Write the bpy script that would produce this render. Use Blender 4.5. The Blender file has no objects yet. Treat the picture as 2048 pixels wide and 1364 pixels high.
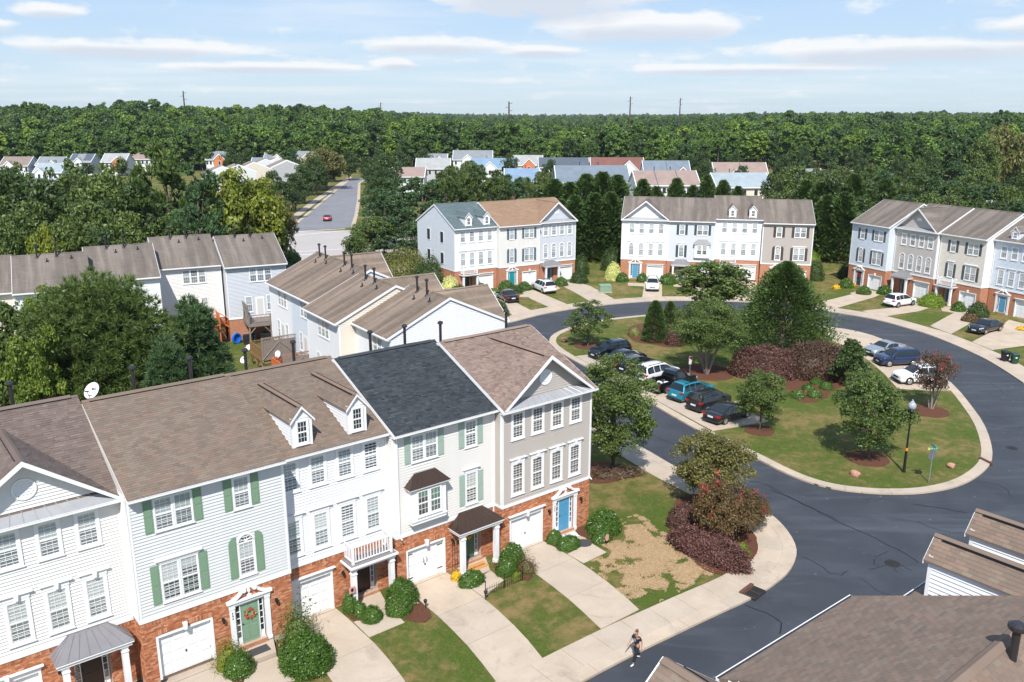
import bpy, bmesh, math, random
import numpy as np
from mathutils import Vector, Matrix
from math import sin, cos, tan, radians, degrees, pi, sqrt, atan2, hypot
RNG = random.Random(11)
NP = np.random.RandomState(5)
S = bpy.context.scene
COL = S.collection

# ------------------------------------------------------------------ camera
FPX = 1716.0
PITCH = math.atan((682 - 228) / FPX)
ROLL = radians(0.1)
CH = 24.45
_f = Vector((0, cos(PITCH), -sin(PITCH))); _r0 = Vector((1, 0, 0)); _u0 = Vector((0, sin(PITCH), cos(PITCH)))
CR = _r0 * cos(ROLL) + _u0 * sin(ROLL); CU = _u0 * cos(ROLL) - _r0 * sin(ROLL); CF = _f
camd = bpy.data.cameras.new('camera'); cam = bpy.data.objects.new('camera', camd); COL.objects.link(cam)
camd.sensor_width = 36; camd.lens = FPX / 2048 * 36; camd.clip_start = 0.5; camd.clip_end = 20000
M = Matrix((( CR.x, CU.x, -CF.x, 0), (CR.y, CU.y, -CF.y, 0), (CR.z, CU.z, -CF.z, CH), (0, 0, 0, 1)))
cam.matrix_world = M
S.camera = cam

# ------------------------------------------------------------------ world and sun
SUN_AZ, SUN_EL = 183.3, 49.6      # compass degrees, 0 = +Y, clockwise
W = bpy.data.worlds.new('World'); S.world = W; W.use_nodes = True
wt = W.node_tree; wt.nodes.clear()
def wn(t, **k):
    n = wt.nodes.new(t)
    for a, b in k.items(): setattr(n, a, b)
    return n
sky = wn('ShaderNodeTexSky', sky_type='NISHITA', sun_disc=False, sun_elevation=radians(SUN_EL), sun_rotation=radians(SUN_AZ),
         altitude=100, air_density=1.0, dust_density=0.6, ozone_density=2.0)
bg = wn('ShaderNodeBackground'); bg.inputs['Strength'].default_value = 0.1
wo = wn('ShaderNodeOutputWorld')
# clouds: a flat cloud deck seen in perspective, from the view direction
tc = wn('ShaderNodeTexCoord'); sx = wn('ShaderNodeSeparateXYZ'); wt.links.new(tc.outputs['Generated'], sx.inputs[0])
def wm(op, a, b=None, c=None, clamp=False):
    n = wn('ShaderNodeMath', operation=op, use_clamp=clamp)
    for i, v in enumerate((a, b, c)):
        if v is None: continue
        if isinstance(v, (int, float)): n.inputs[i].default_value = v
        else: wt.links.new(v, n.inputs[i])
    return n.outputs[0]
zz = wm('ADD', wm('MAXIMUM', sx.outputs[2], 0.0), 0.035)
cx = wm('DIVIDE', sx.outputs[0], zz); cy = wm('DIVIDE', sx.outputs[1], zz)
cmb = wn('ShaderNodeCombineXYZ'); wt.links.new(wm('MULTIPLY', cx, 0.34), cmb.inputs[0]); wt.links.new(wm('MULTIPLY', cy, 0.46), cmb.inputs[1])
cmb.inputs[2].default_value = 3.1
n1 = wn('ShaderNodeTexNoise'); n1.inputs['Scale'].default_value = 1.0; n1.inputs['Detail'].default_value = 9; n1.inputs['Roughness'].default_value = 0.52
n1.inputs['Distortion'].default_value = 0.25
wt.links.new(cmb.outputs[0], n1.inputs['Vector'])
def ell(ax, ay, rx, ry):
    # a cloud bank around a direction given by (azimuth, elevation) in degrees
    az = wm('ARCTAN2', sx.outputs[0], sx.outputs[1]); el = wm('ARCSINE', sx.outputs[2])
    dx = wm('DIVIDE', wm('SUBTRACT', az, radians(ax)), radians(rx)); dy = wm('DIVIDE', wm('SUBTRACT', el, radians(ay)), radians(ry))
    d = wm('ADD', wm('MULTIPLY', dx, dx), wm('MULTIPLY', dy, dy))
    return wm('SUBTRACT', 1.0, d, clamp=True)
banks = [(1.2, 7.6, 8.4, 2.0), (8.2, 5.3, 8.6, 1.1), (-5.2, 4.2, 6, .65), (1.6, 3.85, 3.8, .42), (-7.3, 3.0, 2.2, .42), (24, 3.75, 12, .95), (30.5, 4.7, 6, .75), (14, 2.7, 10, .42), (-23.5, 3.7, 9, .68), (-30.3, 4.65, 2.2, .55), (-27.0, 5.5, 2.5, .55), (-31.5, 6.3, 1.9, .9),
         (-15, 2.75, 8, .42), (18, 7.5, 4.0, .5), (9, 6.9, 2.5, .3)]
bsum = None; lsum = None
for b in banks:
    e = ell(*b); bsum = e if bsum is None else wm('MAXIMUM', bsum, e)
    e = ell(b[0] + .3, b[1] - .55 * b[3], b[2] * .92, b[3] * .75); lsum = e if lsum is None else wm('MAXIMUM', lsum, e)
cn = wn('ShaderNodeCombineXYZ'); azn = wm('ARCTAN2', sx.outputs[0], sx.outputs[1]); eln = wm('ARCSINE', sx.outputs[2])
wt.links.new(wm('MULTIPLY', azn, 22.0), cn.inputs[0]); wt.links.new(wm('MULTIPLY', eln, 62.0), cn.inputs[1]); cn.inputs[2].default_value = 1.7
n3 = wn('ShaderNodeTexNoise'); n3.inputs['Scale'].default_value = 1.0; n3.inputs['Detail'].default_value = 8; n3.inputs['Roughness'].default_value = 0.58; n3.inputs['Distortion'].default_value = .3; wt.links.new(cn.outputs[0], n3.inputs['Vector'])
dens = wm('ADD', wm('MULTIPLY', wm('ADD', wm('MULTIPLY', n1.outputs[0], .35), wm('MULTIPLY', n3.outputs[0], .65)), 1.22), wm('MULTIPLY', bsum, 0.33))
dens = wm('ADD', dens, wm('MULTIPLY', wm('MAXIMUM', ell(1.0, 7.3, 8.5, 1.9), ell(8.0, 5.3, 8.5, 1.0)), .16))
mr = wn('ShaderNodeMapRange', interpolation_type='SMOOTHSTEP'); wt.links.new(dens, mr.inputs[0])
mr.inputs[1].default_value = 0.61; mr.inputs[2].default_value = 0.88; mr.inputs[3].default_value = 0; mr.inputs[4].default_value = .95
cr = wn('ShaderNodeValToRGB'); wt.links.new(wm('ADD', wm('MULTIPLY', lsum, .55), wm('MULTIPLY', n3.outputs[0], .5)), cr.inputs[0])
cr.color_ramp.elements[0].position = 0.30; cr.color_ramp.elements[0].color = (7.3, 7.4, 7.5, 1)
cr.color_ramp.elements[1].position = 0.72; cr.color_ramp.elements[1].color = (5.3, 5.75, 6.5, 1)
mixs = wn('ShaderNodeMix', data_type='RGBA')
# thin high haze over the whole sky
hz = wn('ShaderNodeMix', data_type='RGBA'); hz.inputs[0].default_value = 0.85
wt.links.new(sky.outputs[0], hz.inputs[6]); 
elr = wn('ShaderNodeValToRGB'); wt.links.new(sx.outputs[2], elr.inputs[0])
elr.color_ramp.elements[0].position = 0.0; elr.color_ramp.elements[0].color = (5.2, 6.4, 7.1, 1)
elr.color_ramp.elements[1].position = 0.16; elr.color_ramp.elements[1].color = (3.3, 4.9, 7.5, 1)
e3 = elr.color_ramp.elements.new(0.6); e3.color = (1.9, 3.2, 5.6, 1)
wt.links.new(elr.outputs[0], hz.inputs[7])
veil = wn('ShaderNodeMapRange', interpolation_type='SMOOTHSTEP'); wt.links.new(n1.outputs[0], veil.inputs[0]); veil.inputs[1].default_value = .40; veil.inputs[2].default_value = .75; veil.inputs[4].default_value = .45
wt.links.new(wm('MAXIMUM', mr.outputs[0], veil.outputs[0]), mixs.inputs[0]); wt.links.new(hz.outputs[2], mixs.inputs[6]); wt.links.new(cr.outputs[0], mixs.inputs[7])
wt.links.new(mixs.outputs[2], bg.inputs['Color']); wt.links.new(bg.outputs[0], wo.inputs['Surface'])

sun = bpy.data.lights.new('sun', 'SUN'); sun.energy = 4.7; sun.angle = radians(0.5); sun.color = (1.0, 0.955, 0.89)
suno = bpy.data.objects.new('sun', sun); COL.objects.link(suno)
sd = Vector((sin(radians(SUN_AZ)) * cos(radians(SUN_EL)), cos(radians(SUN_AZ)) * cos(radians(SUN_EL)), sin(radians(SUN_EL))))
suno.rotation_euler = sd.to_track_quat('Z', 'Y').to_euler(); suno.location = sd * 200
S.view_settings.view_transform = 'Standard'; S.view_settings.look = 'None'; S.view_settings.gamma = 1; S.view_settings.exposure = 0.42
S.view_settings.use_curve_mapping = False
S.cycles.max_bounces = 6; S.cycles.diffuse_bounces = 3; S.cycles.glossy_bounces = 3; S.cycles.transmission_bounces = 4; S.cycles.transparent_max_bounces = 8
S.cycles.caustics_reflective = False; S.cycles.caustics_refractive = False

# ------------------------------------------------------------------ helpers
def at(px, py, z=0.0):
    """world point at height z seen at photograph pixel (px, py)"""
    d = CF + CR * ((px - 1024) / FPX) + CU * ((682 - py) / FPX)
    t = (z - CH) / d.z
    return Vector((d.x * t, d.y * t, z))
def atd(px, py, dist):
    """world point at forward distance dist (metres along +Y)"""
    d = CF + CR * ((px - 1024) / FPX) + CU * ((682 - py) / FPX)
    t = dist / d.y
    return Vector((d.x * t, dist, CH + d.z * t))
def tag(o, label=None, cat=None, group=None, kind=None):
    if label: o['label'] = label
    if cat: o['category'] = cat
    if group: o['group'] = group
    if kind: o['kind'] = kind
    return o
def empty(name, loc=(0, 0, 0), rz=0.0, parent=None):
    o = bpy.data.objects.new(name, None); COL.objects.link(o); o.location = loc; o.rotation_euler = (0, 0, rz)
    o.empty_display_size = 0.2
    if parent: o.parent = parent
    return o
def kids(o): return [c for c in ALLKIDS.get(o.name, [])]
ALLKIDS = {}
def link(name, me, parent=None, loc=(0, 0, 0), rz=0.0):
    o = bpy.data.objects.new(name, me); COL.objects.link(o); o.location = loc
    if rz: o.rotation_euler = (0, 0, rz)
    if parent is not None:
        o.parent = parent; ALLKIDS.setdefault(parent.name, []).append(o)
    return o
def dup(o, loc=None, rz=None, sc=None, parent=None):
    c = o.copy(); COL.objects.link(c)
    if parent is not None:
        c.parent = parent; ALLKIDS.setdefault(parent.name, []).append(c)
    for ch in list(ALLKIDS.get(o.name, [])): dup(ch, parent=c)
    if loc is not None: c.location = loc
    if rz is not None: c.rotation_euler = (c.rotation_euler[0], c.rotation_euler[1], rz)
    if sc is not None: c.scale = sc if hasattr(sc, '__len__') else (sc, sc, sc)
    return c
class MB:
    def __init__(s): s.v = []; s.f = []; s.m = []; s.mi = 0
    def add(s, vs, fs):
        b = len(s.v); s.v += [tuple(p) for p in vs]
        for q in fs: s.f.append(tuple(b + i for i in q)); s.m.append(s.mi)
        return s
    def box(s, x0, x1, y0, y1, z0, z1):
        if x0 > x1: x0, x1 = x1, x0
        if y0 > y1: y0, y1 = y1, y0
        if z0 > z1: z0, z1 = z1, z0
        return s.add([(x0, y0, z0), (x1, y0, z0), (x1, y1, z0), (x0, y1, z0), (x0, y0, z1), (x1, y0, z1), (x1, y1, z1), (x0, y1, z1)],
                     [(0, 3, 2, 1), (4, 5, 6, 7), (0, 1, 5, 4), (1, 2, 6, 5), (2, 3, 7, 6), (3, 0, 4, 7)])
    def poly(s, pts): return s.add(pts, [tuple(range(len(pts)))])
    def ext(s, pts, d):
        """closed prism: pts (3d loop) swept by vector d"""
        n = len(pts); d = Vector(d); a = [Vector(p) for p in pts]; b = [p + d for p in a]
        nrm = Vector((0, 0, 0))
        for i in range(n): nrm += a[i].cross(a[(i + 1) % n])
        flip = nrm.dot(d) > 0
        fs = [tuple(range(n)), tuple(range(2 * n - 1, n - 1, -1))] + [(i, i + n, (i + 1) % n + n, (i + 1) % n) for i in range(n)]
        if flip: fs = [tuple(reversed(f)) for f in fs]
        return s.add(a + b, fs)
    def cyl(s, p0, p1, r0, r1=None, n=8, caps=True):
        r1 = r0 if r1 is None else r1
        p0 = Vector(p0); p1 = Vector(p1); ax = (p1 - p0).normalized()
        t = Vector((1, 0, 0)) if abs(ax.x) < 0.8 else Vector((0, 1, 0))
        a = ax.cross(t).normalized(); b = ax.cross(a)
        vs = []
        for p, r in ((p0, r0), (p1, r1)):
            for i in range(n):
                w = 2 * pi * i / n; vs.append(p + a * (cos(w) * r) + b * (sin(w) * r))
        fs = [(i, (i + 1) % n, (i + 1) % n + n, i + n) for i in range(n)]
        if caps: fs += [tuple(reversed(range(n))), tuple(range(n, 2 * n))]
        return s.add(vs, fs)
    def lathe(s, prof, c=(0, 0, 0), n=12):
        """prof: list of (r, z)"""
        vs = []; c = Vector(c)
        for r, z in prof:
            for i in range(n):
                w = 2 * pi * i / n; vs.append((c.x + r * cos(w), c.y + r * sin(w), c.z + z))
        fs = []
        for k in range(len(prof) - 1):
            for i in range(n): fs.append((k * n + i, k * n + (i + 1) % n, (k + 1) * n + (i + 1) % n, (k + 1) * n + i))
        fs += [tuple(reversed(range(n))), tuple(range((len(prof) - 1) * n, len(prof) * n))]
        return s.add(vs, fs)
    def tube(s, pts, r, n=6):
        for a, b in zip(pts, pts[1:]): s.cyl(a, b, r, r, n)
        return s
    def mesh(s, name, mats, smooth=False):
        me = bpy.data.meshes.new(name); me.from_pydata(s.v, [], s.f)
        for m in (mats if isinstance(mats, (list, tuple)) else [mats]): me.materials.append(m)
        if any(s.m): me.polygons.foreach_set('material_index', s.m)
        if smooth: me.polygons.foreach_set('use_smooth', [True] * len(s.f))
        me.update(); return me
    def build(s, name, mats, parent=None, loc=(0, 0, 0), rz=0.0, smooth=False):
        return link(name, s.mesh(name, mats, smooth), parent, loc, rz)
def quadmesh(name, V, mats, smooth=False, k=4):
    """V: (n, k, 3) array of separate faces"""
    n = V.shape[0]; me = bpy.data.meshes.new(name)
    me.vertices.add(n * k); me.vertices.foreach_set('co', V.reshape(-1).astype(np.float32))
    me.loops.add(n * k); me.loops.foreach_set('vertex_index', np.arange(n * k, dtype=np.int32))
    me.polygons.add(n); me.polygons.foreach_set('loop_start', np.arange(0, n * k, k, dtype=np.int32))
    me.update(calc_edges=True)
    for m in (mats if isinstance(mats, (list, tuple)) else [mats]): me.materials.append(m)
    return me
def joinq(name, meshes_arrays, mats): pass

# ------------------------------------------------------------------ materials
def lin(h):
    h = h.lstrip('#'); c = [int(h[i:i + 2], 16) / 255 for i in (0, 2, 4)]
    return tuple(((x + .055) / 1.055) ** 2.4 if x > .04045 else x / 12.92 for x in c) + (1,)
def mul(c, k): return (c[0] * k, c[1] * k, c[2] * k, 1)
class NT:
    def __init__(s, name):
        s.mat = bpy.data.materials.new(name); s.mat.use_nodes = True; s.t = s.mat.node_tree; s.t.nodes.clear()
        s.out = s.n('ShaderNodeOutputMaterial'); s.p = s.n('ShaderNodeBsdfPrincipled'); s.l(s.p.outputs[0], s.out.inputs[0])
    def n(s, t, **k):
        n = s.t.nodes.new(t)
        for a, b in k.items():
            if a.startswith('i_'): n.inputs[a[2:].replace('_', ' ')].default_value = b
            else: setattr(n, a, b)
        return n
    def l(s, a, b): s.t.links.new(a, b)
    def m(s, op, a, b=None, c=None, clamp=False):
        n = s.n('ShaderNodeMath', operation=op, use_clamp=clamp)
        for i, v in enumerate((a, b, c)):
            if v is None: continue
            if isinstance(v, (int, float)): n.inputs[i].default_value = v
            else: s.l(v, n.inputs[i])
        return n.outputs[0]
    def coord(s, kind='Object', scale=(1, 1, 1)):
        if kind == 'World': o = s.n('ShaderNodeNewGeometry').outputs['Position']
        else: o = s.n('ShaderNodeTexCoord').outputs[kind]
        mp = s.n('ShaderNodeMapping'); s.l(o, mp.inputs[0]); mp.inputs['Scale'].default_value = scale
        return mp.outputs[0]
    def noise(s, scale, detail=4, rough=.55, vec=None, dist=0):
        n = s.n('ShaderNodeTexNoise'); n.inputs['Scale'].default_value = scale; n.inputs['Detail'].default_value = detail
        n.inputs['Roughness'].default_value = rough; n.inputs['Distortion'].default_value = dist
        if vec is not None: s.l(vec, n.inputs['Vector'])
        return n.outputs[0]
    def ramp(s, fac, stops):
        n = s.n('ShaderNodeValToRGB'); s.l(fac, n.inputs[0]); e = n.color_ramp.elements
        while len(e) < len(stops): e.new(0.5)
        for k, (p, c) in enumerate(stops):
            e[k].position = p; e[k].color = c if hasattr(c, '__len__') else (c, c, c, 1)
        return n.outputs[0]
    def mix(s, fac, a, b, blend='MIX'):
        n = s.n('ShaderNodeMix', data_type='RGBA', blend_type=blend)
        for i, v in ((0, fac), (6, a), (7, b)):
            if isinstance(v, (int, float)): n.inputs[i].default_value = v
            elif isinstance(v, tuple): n.inputs[i].default_value = v
            else: s.l(v, n.inputs[i])
        return n.outputs[2]
    def color(s, c):
        if isinstance(c, tuple): s.p.inputs['Base Color'].default_value = c
        else: s.l(c, s.p.inputs['Base Color'])
    def bump(s, h, strength=.3, dist=.02):
        b = s.n('ShaderNodeBump'); b.inputs['Strength'].default_value = strength; b.inputs['Distance'].default_value = dist
        s.l(h, b.inputs['Height']); s.l(b.outputs[0], s.p.inputs['Normal'])
    def set(s, rough=.6, metal=0, spec=.5, coat=0, trans=0):
        s.p.inputs['Roughness'].default_value = rough; s.p.inputs['Metallic'].default_value = metal
        s.p.inputs['Specular IOR Level'].default_value = spec; s.p.inputs['Coat Weight'].default_value = coat
        return s.mat
def plain(name, c, rough=.6, metal=0, spec=.5, coat=0, var=.06, scale=2.0):
    t = NT(name); co = t.coord()
    f = t.noise(scale, 5, .6, co)
    t.color(t.mix(t.ramp(f, [(.3, 0), (.7, 1)]), mul(c, 1 - var), mul(c, 1 + var)))
    return t.set(rough, metal, spec, coat)
def siding(name, c, var=.05):
    t = NT(name); co = t.coord('Object', (1.2, 1.2, .25)); f = t.noise(1.3, 6, .6, co)
    g = t.noise(.35, 3, .5, t.coord('Object'))
    a = t.mix(t.ramp(f, [(.35, 0), (.7, 1)]), mul(c, 1 - var), mul(c, 1.0)); a = t.mix(t.ramp(g, [(.3, .0), (.75, .10)]), a, mul(c, .8))
    t.color(a); t.bump(t.noise(60, 2, .5, t.coord('Object', (.2, .2, 1))), .05, .004)
    return t.set(.42, 0, .4)
def shingle(name, cols, streak=0.0, far=False, dark=None, moss=None):
    """asphalt shingles: colour per tab (mesh island) near, brick texture far"""
    t = NT(name); co = t.coord('Object')
    if far:
        sep = t.n('ShaderNodeSeparateXYZ'); t.l(co, sep.inputs[0])
        cb = t.n('ShaderNodeCombineXYZ'); t.l(sep.outputs[0], cb.inputs[0]); t.l(t.m('MULTIPLY', sep.outputs[1], 1.1), cb.inputs[1])
        br = t.n('ShaderNodeTexBrick'); t.l(cb.outputs[0], br.inputs[0])
        br.inputs['Scale'].default_value = 1; br.inputs['Brick Width'].default_value = .62; br.inputs['Row Height'].default_value = .15
        br.inputs['Mortar Size'].default_value = .012; br.inputs['Bias'].default_value = -.1
        br.inputs['Color1'].default_value = cols[0]; br.inputs['Color2'].default_value = cols[-1]; br.inputs['Mortar'].default_value = mul(cols[0], .55)
        wn_ = t.n('ShaderNodeTexWhiteNoise', noise_dimensions='2D')
        fl = t.n('ShaderNodeVectorMath', operation='FLOOR'); sc = t.n('ShaderNodeVectorMath', operation='MULTIPLY'); t.l(cb.outputs[0], sc.inputs[0]); sc.inputs[1].default_value = (1.6, 6.6, 0)
        t.l(sc.outputs[0], fl.inputs[0]); t.l(fl.outputs[0], wn_.inputs[0])
        base = t.mix(.45, br.outputs[0], t.ramp(wn_.outputs[0], [(i / max(1, len(cols) - 1), c) for i, c in enumerate(cols)]))
    else:
        rnd = t.n('ShaderNodeNewGeometry').outputs['Random Per Island']
        base = t.ramp(rnd, [(i / max(1, len(cols) - 1), c) for i, c in enumerate(cols)])
    big = t.noise(.55, 5, .6, co)
    base = t.mix(t.ramp(big, [(.38, 0), (.68, .35)]), base, dark or mul(cols[0], .74))
    if streak:
        st = t.noise(1.0, 3, .5, t.coord('Object', (1.5, .10, .10)), .1)
        base = t.mix(t.m('MULTIPLY', t.ramp(st, [(.48, 0), (.66, 1)]), streak), base, mul(cols[-1], 1.35))
        st2 = t.noise(1.0, 4, .6, t.coord('Object', (.9, .16, .16)), .2)
        base = t.mix(t.m('MULTIPLY', t.ramp(st2, [(.45, 0), (.7, 1)]), streak * .8), base, mul(cols[0], .5))
    fine = t.noise(90, 2, .7, co)
    base = t.mix(t.ramp(fine, [(.3, 0), (.7, .35)]), base, mul(cols[0], .6))
    t.color(base); t.bump(t.noise(70, 3, .7, co), .25, .01)
    return t.set(.92, 0, .2)
M_ = {}
WHITE = (.78, .79, .80, 1)
M_['trim'] = plain('white_trim', WHITE, .4, var=.03)
M_['soffit'] = plain('soffit_white', (.62, .64, .67, 1), .5, var=.03)
M_['gutter'] = plain('gutter_white', (.78, .79, .8, 1), .3, var=.04)
M_['cream'] = siding('siding_cream', (.73, .72, .70, 1))
M_['sage'] = siding('siding_pale_sage', (.62, .635, .635, 1))
M_['white'] = siding('siding_white', (.76, .77, .79, 1))
M_['ivory'] = siding('siding_ivory', (.70, .685, .65, 1))
M_['tan'] = siding('siding_tan', (.45, .41, .375, 1))
M_['beige'] = siding('siding_beige', (.52, .48, .44, 1))
M_['bluegrey'] = siding('siding_blue_grey', (.55, .58, .63, 1))
M_['paleblue'] = siding('siding_pale_blue', (.60, .66, .73, 1))
M_['sidegrey'] = siding('siding_light_grey', (.62, .66, .70, 1))
M_['creamy'] = siding('siding_warm_cream', (.72, .67, .58, 1))
M_['taupe'] = siding('siding_taupe', (.40, .36, .33, 1))
M_['tip_tan'] = plain('peeling', (.4, .36, .3, 1))
M_['mortar'] = plain('mortar', (.46, .36, .29, 1), .95, var=.12, scale=6)
def brickmat():
    t = NT('brick_face'); rnd = t.n('ShaderNodeNewGeometry').outputs['Random Per Island']
    c = t.ramp(rnd, [(0, (.30, .105, .055, 1)), (.25, (.41, .15, .072, 1)), (.55, (.49, .19, .09, 1)), (.8, (.56, .245, .125, 1)), (1, (.62, .34, .21, 1))])
    big = t.noise(.8, 5, .6, t.coord())
    c = t.mix(t.ramp(big, [(.52, 0), (.75, .25)]), c, (.58, .36, .26, 1))
    f = t.noise(55, 3, .7, t.coord()); c = t.mix(t.ramp(f, [(.35, 0), (.8, .35)]), c, (.16, .06, .035, 1))
    t.color(c); t.bump(f, .3, .006); return t.set(.9, 0, .25)
M_['brick'] = brickmat()
def brickfar():
    t = NT('brick_wall'); co = t.coord('Object'); sep = t.n('ShaderNodeSeparateXYZ'); t.l(co, sep.inputs[0])
    cb = t.n('ShaderNodeCombineXYZ'); t.l(t.m('ADD', sep.outputs[0], sep.outputs[1]), cb.inputs[0]); t.l(sep.outputs[2], cb.inputs[1])
    br = t.n('ShaderNodeTexBrick'); t.l(cb.outputs[0], br.inputs[0]); br.inputs['Scale'].default_value = 1
    br.inputs['Brick Width'].default_value = .21; br.inputs['Row Height'].default_value = .077; br.inputs['Mortar Size'].default_value = .011
    br.inputs['Color1'].default_value = (.33, .11, .05, 1); br.inputs['Color2'].default_value = (.52, .19, .085, 1); br.inputs['Mortar'].default_value = (.44, .32, .25, 1)
    c = t.mix(t.ramp(t.noise(1.2, 5, .6, co), [(.4, 0), (.75, .4)]), br.outputs[0], (.30, .10, .05, 1))
    t.color(c); t.bump(br.outputs[1], .3, -.01); return t.set(.9, 0, .25)
M_['brickfar'] = brickfar()
BR = [mul(c, 1) for c in ((.160, .124, .098, 1), (.205, .158, .122, 1), (.178, .142, .113, 1), (.245, .163, .125, 1), (.228, .187, .150, 1), (.195, .160, .130, 1))]
M_['sh_brown'] = shingle('shingle_brown', BR)
M_['sh_dkbrown'] = shingle('shingle_dark_brown', [(.150, .115, .10, 1), (.185, .145, .125, 1), (.135, .106, .093, 1), (.215, .168, .145, 1)])
M_['sh_slate'] = shingle('shingle_slate', [(.028, .033, .038, 1), (.060, .070, .080, 1), (.040, .048, .055, 1), (.075, .086, .096, 1)])
M_['sh_mix'] = shingle('shingle_dimensional', [(.17, .12, .10, 1), (.30, .23, .185, 1), (.22, .16, .135, 1), (.33, .235, .195, 1), (.25, .215, .175, 1)])
M_['sh_warm'] = shingle('shingle_warm_tan', [(.30, .19, .125, 1), (.36, .235, .155, 1), (.27, .18, .125, 1), (.43, .20, .12, 1), (.34, .25, .17, 1)])
def shone():
    m = shingle('shingle_single', [(.155, .112, .088, 1), (.24, .17, .125, 1), (.20, .15, .115, 1), (.29, .18, .13, 1), (.25, .20, .15, 1)]); t = m.node_tree
    oi = t.nodes.new('ShaderNodeObjectInfo')
    for n in list(t.nodes):
        if n.type == 'NEW_GEOMETRY':
            for l in list(n.outputs['Random Per Island'].links): t.links.new(oi.outputs['Random'], l.to_socket)
    return m
M_['sh_one'] = shone()
M_['sh_near'] = shingle('shingle_weathered', [(.175, .133, .107, 1), (.235, .17, .13, 1), (.195, .153, .122, 1), (.265, .182, .142, 1), (.235, .20, .155, 1)])
M_['shf_brown'] = shingle('far_shingle_brown', [(.17, .135, .105, 1), (.22, .17, .135, 1), (.25, .19, .15, 1)], .75, True)
M_['shf_grey'] = shingle('far_shingle_grey_brown', [(.15, .128, .11, 1), (.19, .16, .14, 1), (.215, .18, .155, 1)], .6, True)
M_['shf_tan'] = shingle('far_shingle_tan', [(.25, .16, .105, 1), (.31, .20, .135, 1), (.36, .25, .17, 1)], 0, True)
M_['shf_slate'] = shingle('far_shingle_blue_slate', [(.09, .125, .135, 1), (.12, .16, .17, 1), (.16, .20, .205, 1)], 0, True)
M_['metal_grey'] = plain('standing_seam_grey', (.25, .24, .25, 1), .35, .3)
M_['metal_lgrey'] = plain('standing_seam_pale', (.36, .37, .39, 1), .4, .2)
M_['metal_brown'] = plain('standing_seam_bronze', (.06, .038, .028, 1), .35, .3)
M_['green'] = plain('shutter_green', (.18, .29, .195, 1), .5, var=.04)
M_['ltgreen'] = plain('shutter_seafoam', (.31, .41, .36, 1), .5, var=.04)
M_['navy'] = plain('shutter_slate_blue', (.075, .13, .18, 1), .5, var=.05)
M_['dkteal'] = plain('shutter_dark_teal', (.04, .065, .075, 1), .5, var=.05)
M_['dkbrown'] = plain('shutter_dark_brown', (.06, .045, .038, 1), .5, var=.05)
M_['charcoal'] = plain('shutter_charcoal', (.07, .08, .09, 1), .5, var=.05)
M_['door_green'] = plain('door_green', (.20, .32, .22, 1), .4, var=.03)
M_['door_blue'] = plain('door_blue', (.085, .29, .47, 1), .4, var=.03)
M_['door_teal'] = plain('door_teal', (.0, .26, .29, 1), .4, var=.03)
M_['door_dgreen'] = plain('door_dark_green', (.06, .15, .11, 1), .4, var=.03)
M_['door_brown'] = plain('door_brown', (.035, .018, .015, 1), .4, var=.03)
M_['black'] = plain('black_metal', (.012, .012, .013, 1), .4)
M_['flue'] = plain('flue_metal', (.06, .055, .06, 1), .35, .6)
M_['dark'] = plain('painted_dark', (.018, .02, .022, 1), .8)  # shade of unlit rooms and the drain pit, put into the colour
M_['concrete'] = None
def glassmat():
    t = NT('window_glass'); g = t.n('ShaderNodeBsdfGlossy'); g.inputs['Roughness'].default_value = .03; g.inputs['Color'].default_value = (.9, .95, 1, 1)
    tr = t.n('ShaderNodeBsdfTransparent'); tr.inputs[0].default_value = (.80, .85, .86, 1)
    fr = t.n('ShaderNodeFresnel'); fr.inputs[0].default_value = 1.6; mx = t.n('ShaderNodeMixShader')
    t.l(t.m('MULTIPLY', t.m('ADD', t.m('MULTIPLY', fr.outputs[0], 1.5), .05, clamp=True), t.m('SUBTRACT', 1.0, t.n('ShaderNodeNewGeometry').outputs['Backfacing'])), mx.inputs[0]); t.l(tr.outputs[0], mx.inputs[1]); t.l(g.outputs[0], mx.inputs[2]); t.l(mx.outputs[0], t.out.inputs[0])
    return t.mat
M_['glass'] = glassmat()
def blindmat():
    t = NT('blind_slats'); co = t.coord('Object'); sep = t.n('ShaderNodeSeparateXYZ'); t.l(co, sep.inputs[0])
    w = t.m('SINE', t.m('MULTIPLY', sep.outputs[2], 2 * pi / .05)); ri = t.n('ShaderNodeObjectInfo').outputs['Random']
    base = t.ramp(ri, [(0, (.50, .52, .52, 1)), (.5, (.66, .66, .63, 1)), (1, (.42, .46, .50, 1))])
    c = t.mix(t.ramp(w, [(-.2, 0), (.6, 0), (1, .45)]), base, (.12, .12, .12, 1)); t.color(c); return t.set(.6)
M_['blind'] = blindmat()
M_['greenscreen'] = plain('green_tint_lining', (.07, .20, .13, 1), .5)
M_['ww'] = plain('wood_weathered', (.22, .185, .165, 1), .85, var=.25, scale=9)
M_['wo'] = plain('wood_orange_stain', (.50, .13, .035, 1), .7, var=.15, scale=9)
M_['wt'] = plain('wood_treated', (.20, .12, .045, 1), .8, var=.2, scale=9)
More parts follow.
